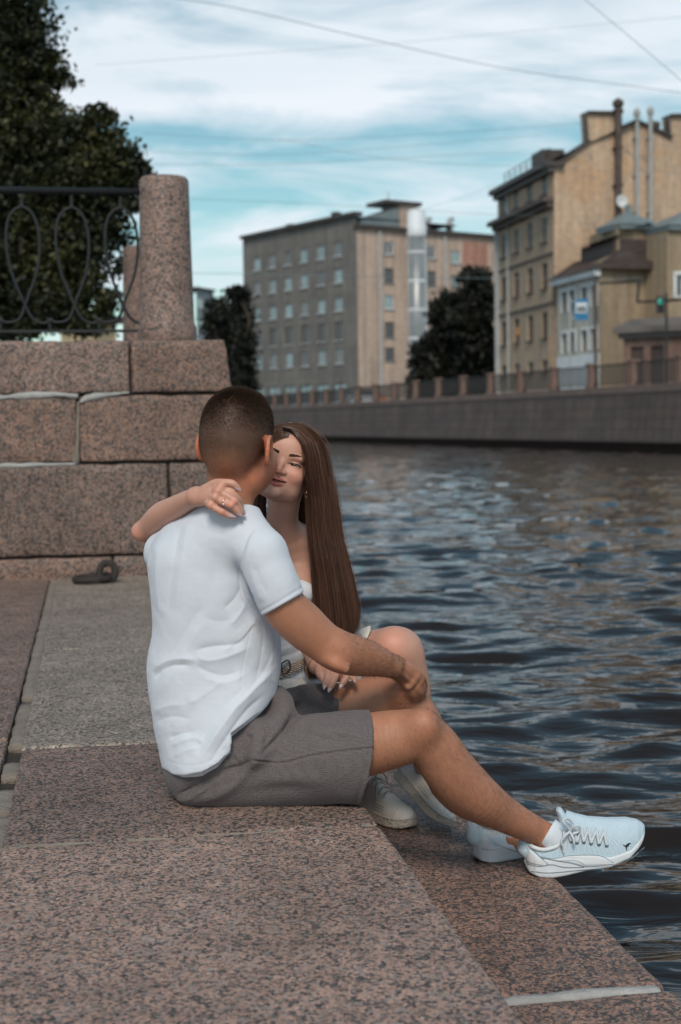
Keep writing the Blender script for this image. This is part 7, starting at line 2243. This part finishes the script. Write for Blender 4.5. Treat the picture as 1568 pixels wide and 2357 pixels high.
# strands combed to the far side of the parting
N_ = 1500
yv = RNG.uniform(-.06, .080, N_); x0 = -.004 + RNG.normal(0, .001, N_)
P0 = np.stack([x0 * SC[0], (yv + .008) * SC[1], np.zeros(N_)], 1); P0[:, 2] = capr[2] * np.sqrt(np.clip(1 - (P0[:, 0] / capr[0]) ** 2 - (P0[:, 1] / capr[1]) ** 2, .02, 1))
P1 = np.stack([np.full(N_, -.079) * SC[0], (yv * .6 - .012) * SC[1], (-.035 + RNG.normal(0, .01, N_)) * SC[2]], 1)
P2 = P1 + np.array([-.004, -.02, -.06])
pp_ = []
for k_ in range(9):
    f = k_ / 6
    if f <= 1:
        q_ = P0 * (1 - f) + P1 * f; s_ = np.sqrt(((q_ / capr) ** 2).sum(1))[:, None]; pp_.append(q_ / s_ * (1.0 + .025 * RNG.uniform(0, 1, (N_, 1))))
    else: pp_.append(pp_[5] * (1 - (f - 1) * 1.5) + (P2) * (f - 1) * 1.5)
pth = np.stack([capc + q_ @ RF.T for q_ in pp_], 1)
for _ in range(4):
    d_ = wf.eval(pth.reshape(-1, 3).astype(np.float32)).reshape(N_, -1); pth[..., 1] -= np.clip(.003 - d_, 0, .02)
strand_mesh(pth, .0012, 'parted_strands', M['hair_f'], hair, np.clip(RNG.normal(.4, .16, N_), 0, 1))
# strands left of her neck
N_ = 500
nodes = [(640, 1020, 3.48), (608, 1090, 3.505), (593, 1150, 3.52), (596, 1220, 3.54), (602, 1300, 3.57)]
base = catmull(np.array([U(*p) for p in nodes]), 4); off = RNG.normal(0, .009, (N_, 1, 3)) * np.array([1, .6, .2])
strand_mesh(base[None] + off, .0011, 'side_strands', M['hair_f'], hair, np.clip(RNG.normal(.3, .15, N_), 0, 1))
# ends peeping out below his arm
N_ = 420
nodes = [(735, 1440, 3.5), (726, 1490, 3.48), (716, 1530, 3.47), (721, 1562, 3.455)]
base = catmull(np.array([U(*p) for p in nodes]), 5); off = RNG.normal(0, .0075, (N_, 1, 3)) * np.array([1, .5, .5])
strand_mesh(base[None] + off, .0009, 'side_strands', M['hair_f'], hair, np.clip(RNG.normal(.62, .15, N_), 0, 1))
# a few loose hairs lifted by the wind over the crown
N_ = 46
pth = []
for i in range(N_):
    a0 = RNG.uniform(-.5, .9); s0 = on_cap(hf(-.004 + a0 * .05, .03 - RNG.uniform(0, .08), .12)[None], 1.02)[0]
    d = np.array([RNG.uniform(.3, 1.0), RNG.uniform(-.2, .2), RNG.uniform(.1, .55)]); L_ = RNG.uniform(.03, .085)
    pth.append([s0 + d * L_ * t + np.array([0, 0, -L_ * .9 * t * t]) for t in np.linspace(0, 1.1, 12)])
strand_mesh(np.array(pth), .00035, 'flyaway_strands', M['hair_f'], hair, np.full(N_, .8))
for (p, c2, w_) in (([(699, 1046, 3.405), (703, 1075, 3.40), (706, 1098, 3.39), (716, 1118, 3.395), (718, 1150, 3.41)], .75, 26), ([(690, 1016, 3.41), (698, 1040, 3.40), (701, 1070, 3.398), (703, 1100, 3.40)], .7, 40)):
    base = catmull(np.array([U(*q_) for q_ in p]), 5); off = RNG.normal(0, .0013, (w_, 1, 3)); strand_mesh(base[None] + off, .0007, 'side_strands', M['hair_f'], hair, np.clip(RNG.normal(c2, .1, w_), 0, 1))

# ---- her shoes
WPROF = {
 'zb': ([0, 20, 60, 140, 200, 240, 252], [4, 0, 0, 0, 1, 4, 8]),
 'zt': ([0, 40, 140, 200, 240, 252], [34, 30, 27, 27, 28, 30]),
 'up': ([0, 10, 50, 82, 92, 110, 150, 190, 220, 240, 252], [92, 92, 86, 92, 112, 104, 80, 62, 54, 46, 36]),
 'w': ([0, 3, 8, 20, 45, 85, 125, 165, 195, 220, 238, 248, 252], [6, 14, 21, 28, 32, 31, 33, 40, 43, 40, 30, 17, 6]),
 'yc': ([0, 252], [0, 0])}
def wshoe(O, Lx, Hx, label, Y0, Y1, laces):
    Lx = np.array(Lx, float); Lx /= np.linalg.norm(Lx); Hx = np.array(Hx, float); Hx -= Lx * (Hx @ Lx); Hx /= np.linalg.norm(Hx); Wx = np.cross(Hx, Lx)
    R = np.stack([Lx, Wx, Hx], 1); lp_ = lambda x, y, z: np.array(O) + R @ np.array([x, y, z]) * .001
    so, up = shoe_fields(O, R, .252, WPROF)
    fu_ = Field(); fu_.add(up, .004); fu_.sub(Chain([lp_(46, 0, 150), lp_(44, 0, 96)], [.034, .029]), .008)
    V_, F_ = extract(fu_, .0018); V_ = relax(V_, F_, 1); sh = obj('sneaker', V_, F_, M['cream'], wom, smooth=True); sh['label'] = label
    fs = Field(); fs.add(so, .003); V_, F_ = extract(fs, .0018); obj('sole', V_, F_, M['cream_sole'], sh, smooth=True)
    full = Field(); full.add(up, .003); full.add(so, .003)
    # foxing line above the sole
    ed = []
    for side_ in (-1, 1):
        xs = np.linspace(2, 251, 60)
        ed += [lp_(x, side_ * (np.interp(x, *WPROF['w']) * 1.01 + .2), np.interp(x, *WPROF['zt']) - 1) for x in (xs if side_ < 0 else xs[::-1])]
    m = MB(); m.tube(ed, .0016, 6, closed=True); m.obj('foxing', M['cream_sole'], sh, smooth=True)
    # perforations on the toe box and sides
    m = MB(); fldu = fu_
    def surf_pt(x, y):
        z = np.linspace(125, 20, 106); P = np.array([lp_(x, y, z_) for z_ in z]).astype(np.float32); d = fu_.eval(P); k_ = np.argmax(d < 0); return P[k_] if d[k_] < 0 else None
    for x in np.arange(172, 228, 6.2):
        for y in np.arange(-26, 27, 6.2):
            if (x - 178) ** 2 / 50 ** 2 + y * y / 31 ** 2 < 1:
                P = surf_pt(x + (3 if int(y) % 2 else 0), y)
                if P is not None: m.lathe(np.array(P) + R[:, 2] * .0002, [(.0011, 0), (.0011, .0009)], 6, axis=R[:, 2])
    for x in np.arange(120, 180, 7):
        for z_ in (36, 43, 50):
            for sd in (-1, 1):
                w_ = np.interp(x, *WPROF['w']) * .955 * (1 - ((z_ - 18) / 60.) ** 2.5) ** .45
                m.lathe(lp_(x + z_ % 3, sd * (w_ + .3), z_), [(.0011, 0), (.0011, .0012)], 6, axis=R[:, 1] * sd)
    m.obj('perforations', M['hole'], sh)
    for k_, x in enumerate((104, 120, 136, 152)):
        pts = [surf_pt(x + dx, y) for dx, y in ((4, -17), (2, -8), (0, 0), (2, 8), (4, 17))]
        pts = [np.array(p) + R[:, 2] * .0022 for p in pts if p is not None]
        if len(pts) > 2: m = MB(); m.tube(catmull(pts, 4), .0022, 8); m.obj('lace', M['tan_lace'], sh, smooth=True)
        for sd in (-1, 1):
            p = surf_pt(x + 5, sd * 19)
            if p is not None:
                m = MB(); m.tube([np.array(p) + R[:, 2] * .0006 + (R[:, 0] * cos(t) + R[:, 1] * sin(t)) * .003 for t in np.linspace(0, 2 * pi, 13)[:-1]], .0009, 6, closed=True); m.obj('eyelet', M['metal'], sh, smooth=True)
    k0 = lp_(104, 0, 112)
    for pts in ([(104, 0, 110), (92, -14, 124), (98, -32, 112), (116, -30, 96)], [(104, 0, 110), (96, 16, 124), (106, 30, 110), (120, 26, 94)], [(104, 0, 110), (124, -14, 104), (140, -30, 84), (150, -40, 70)], [(104, 0, 110), (126, 12, 102), (142, 26, 82)]):
        m = MB(); m.tube(catmull([lp_(*p) for p in pts], 6), .0019, 8); m.obj('lace', M['tan_lace'], sh, smooth=True)
    return sh
al = radians(52)
tl0 = G(944, 1908, -STEP); dl = np.array([cos(al), -sin(al), 0])
wshoe(tl0 - dl * .242 + np.array([0, 0, .001]), dl, (0, 0, 1), 'cream sneaker flat on the lower step', 3.5, 4.1, True)
toe = G(1020, 1916, -STEP) + np.array([0, 0, .016]); hee = U(912, 1786, 3.84)
dl = toe - hee; Lh = np.linalg.norm(dl)
wshoe(toe - dl / Lh * .240, dl, (.70, -.45, .55), 'cream sneaker with its heel raised', 3.5, 4.1, False)
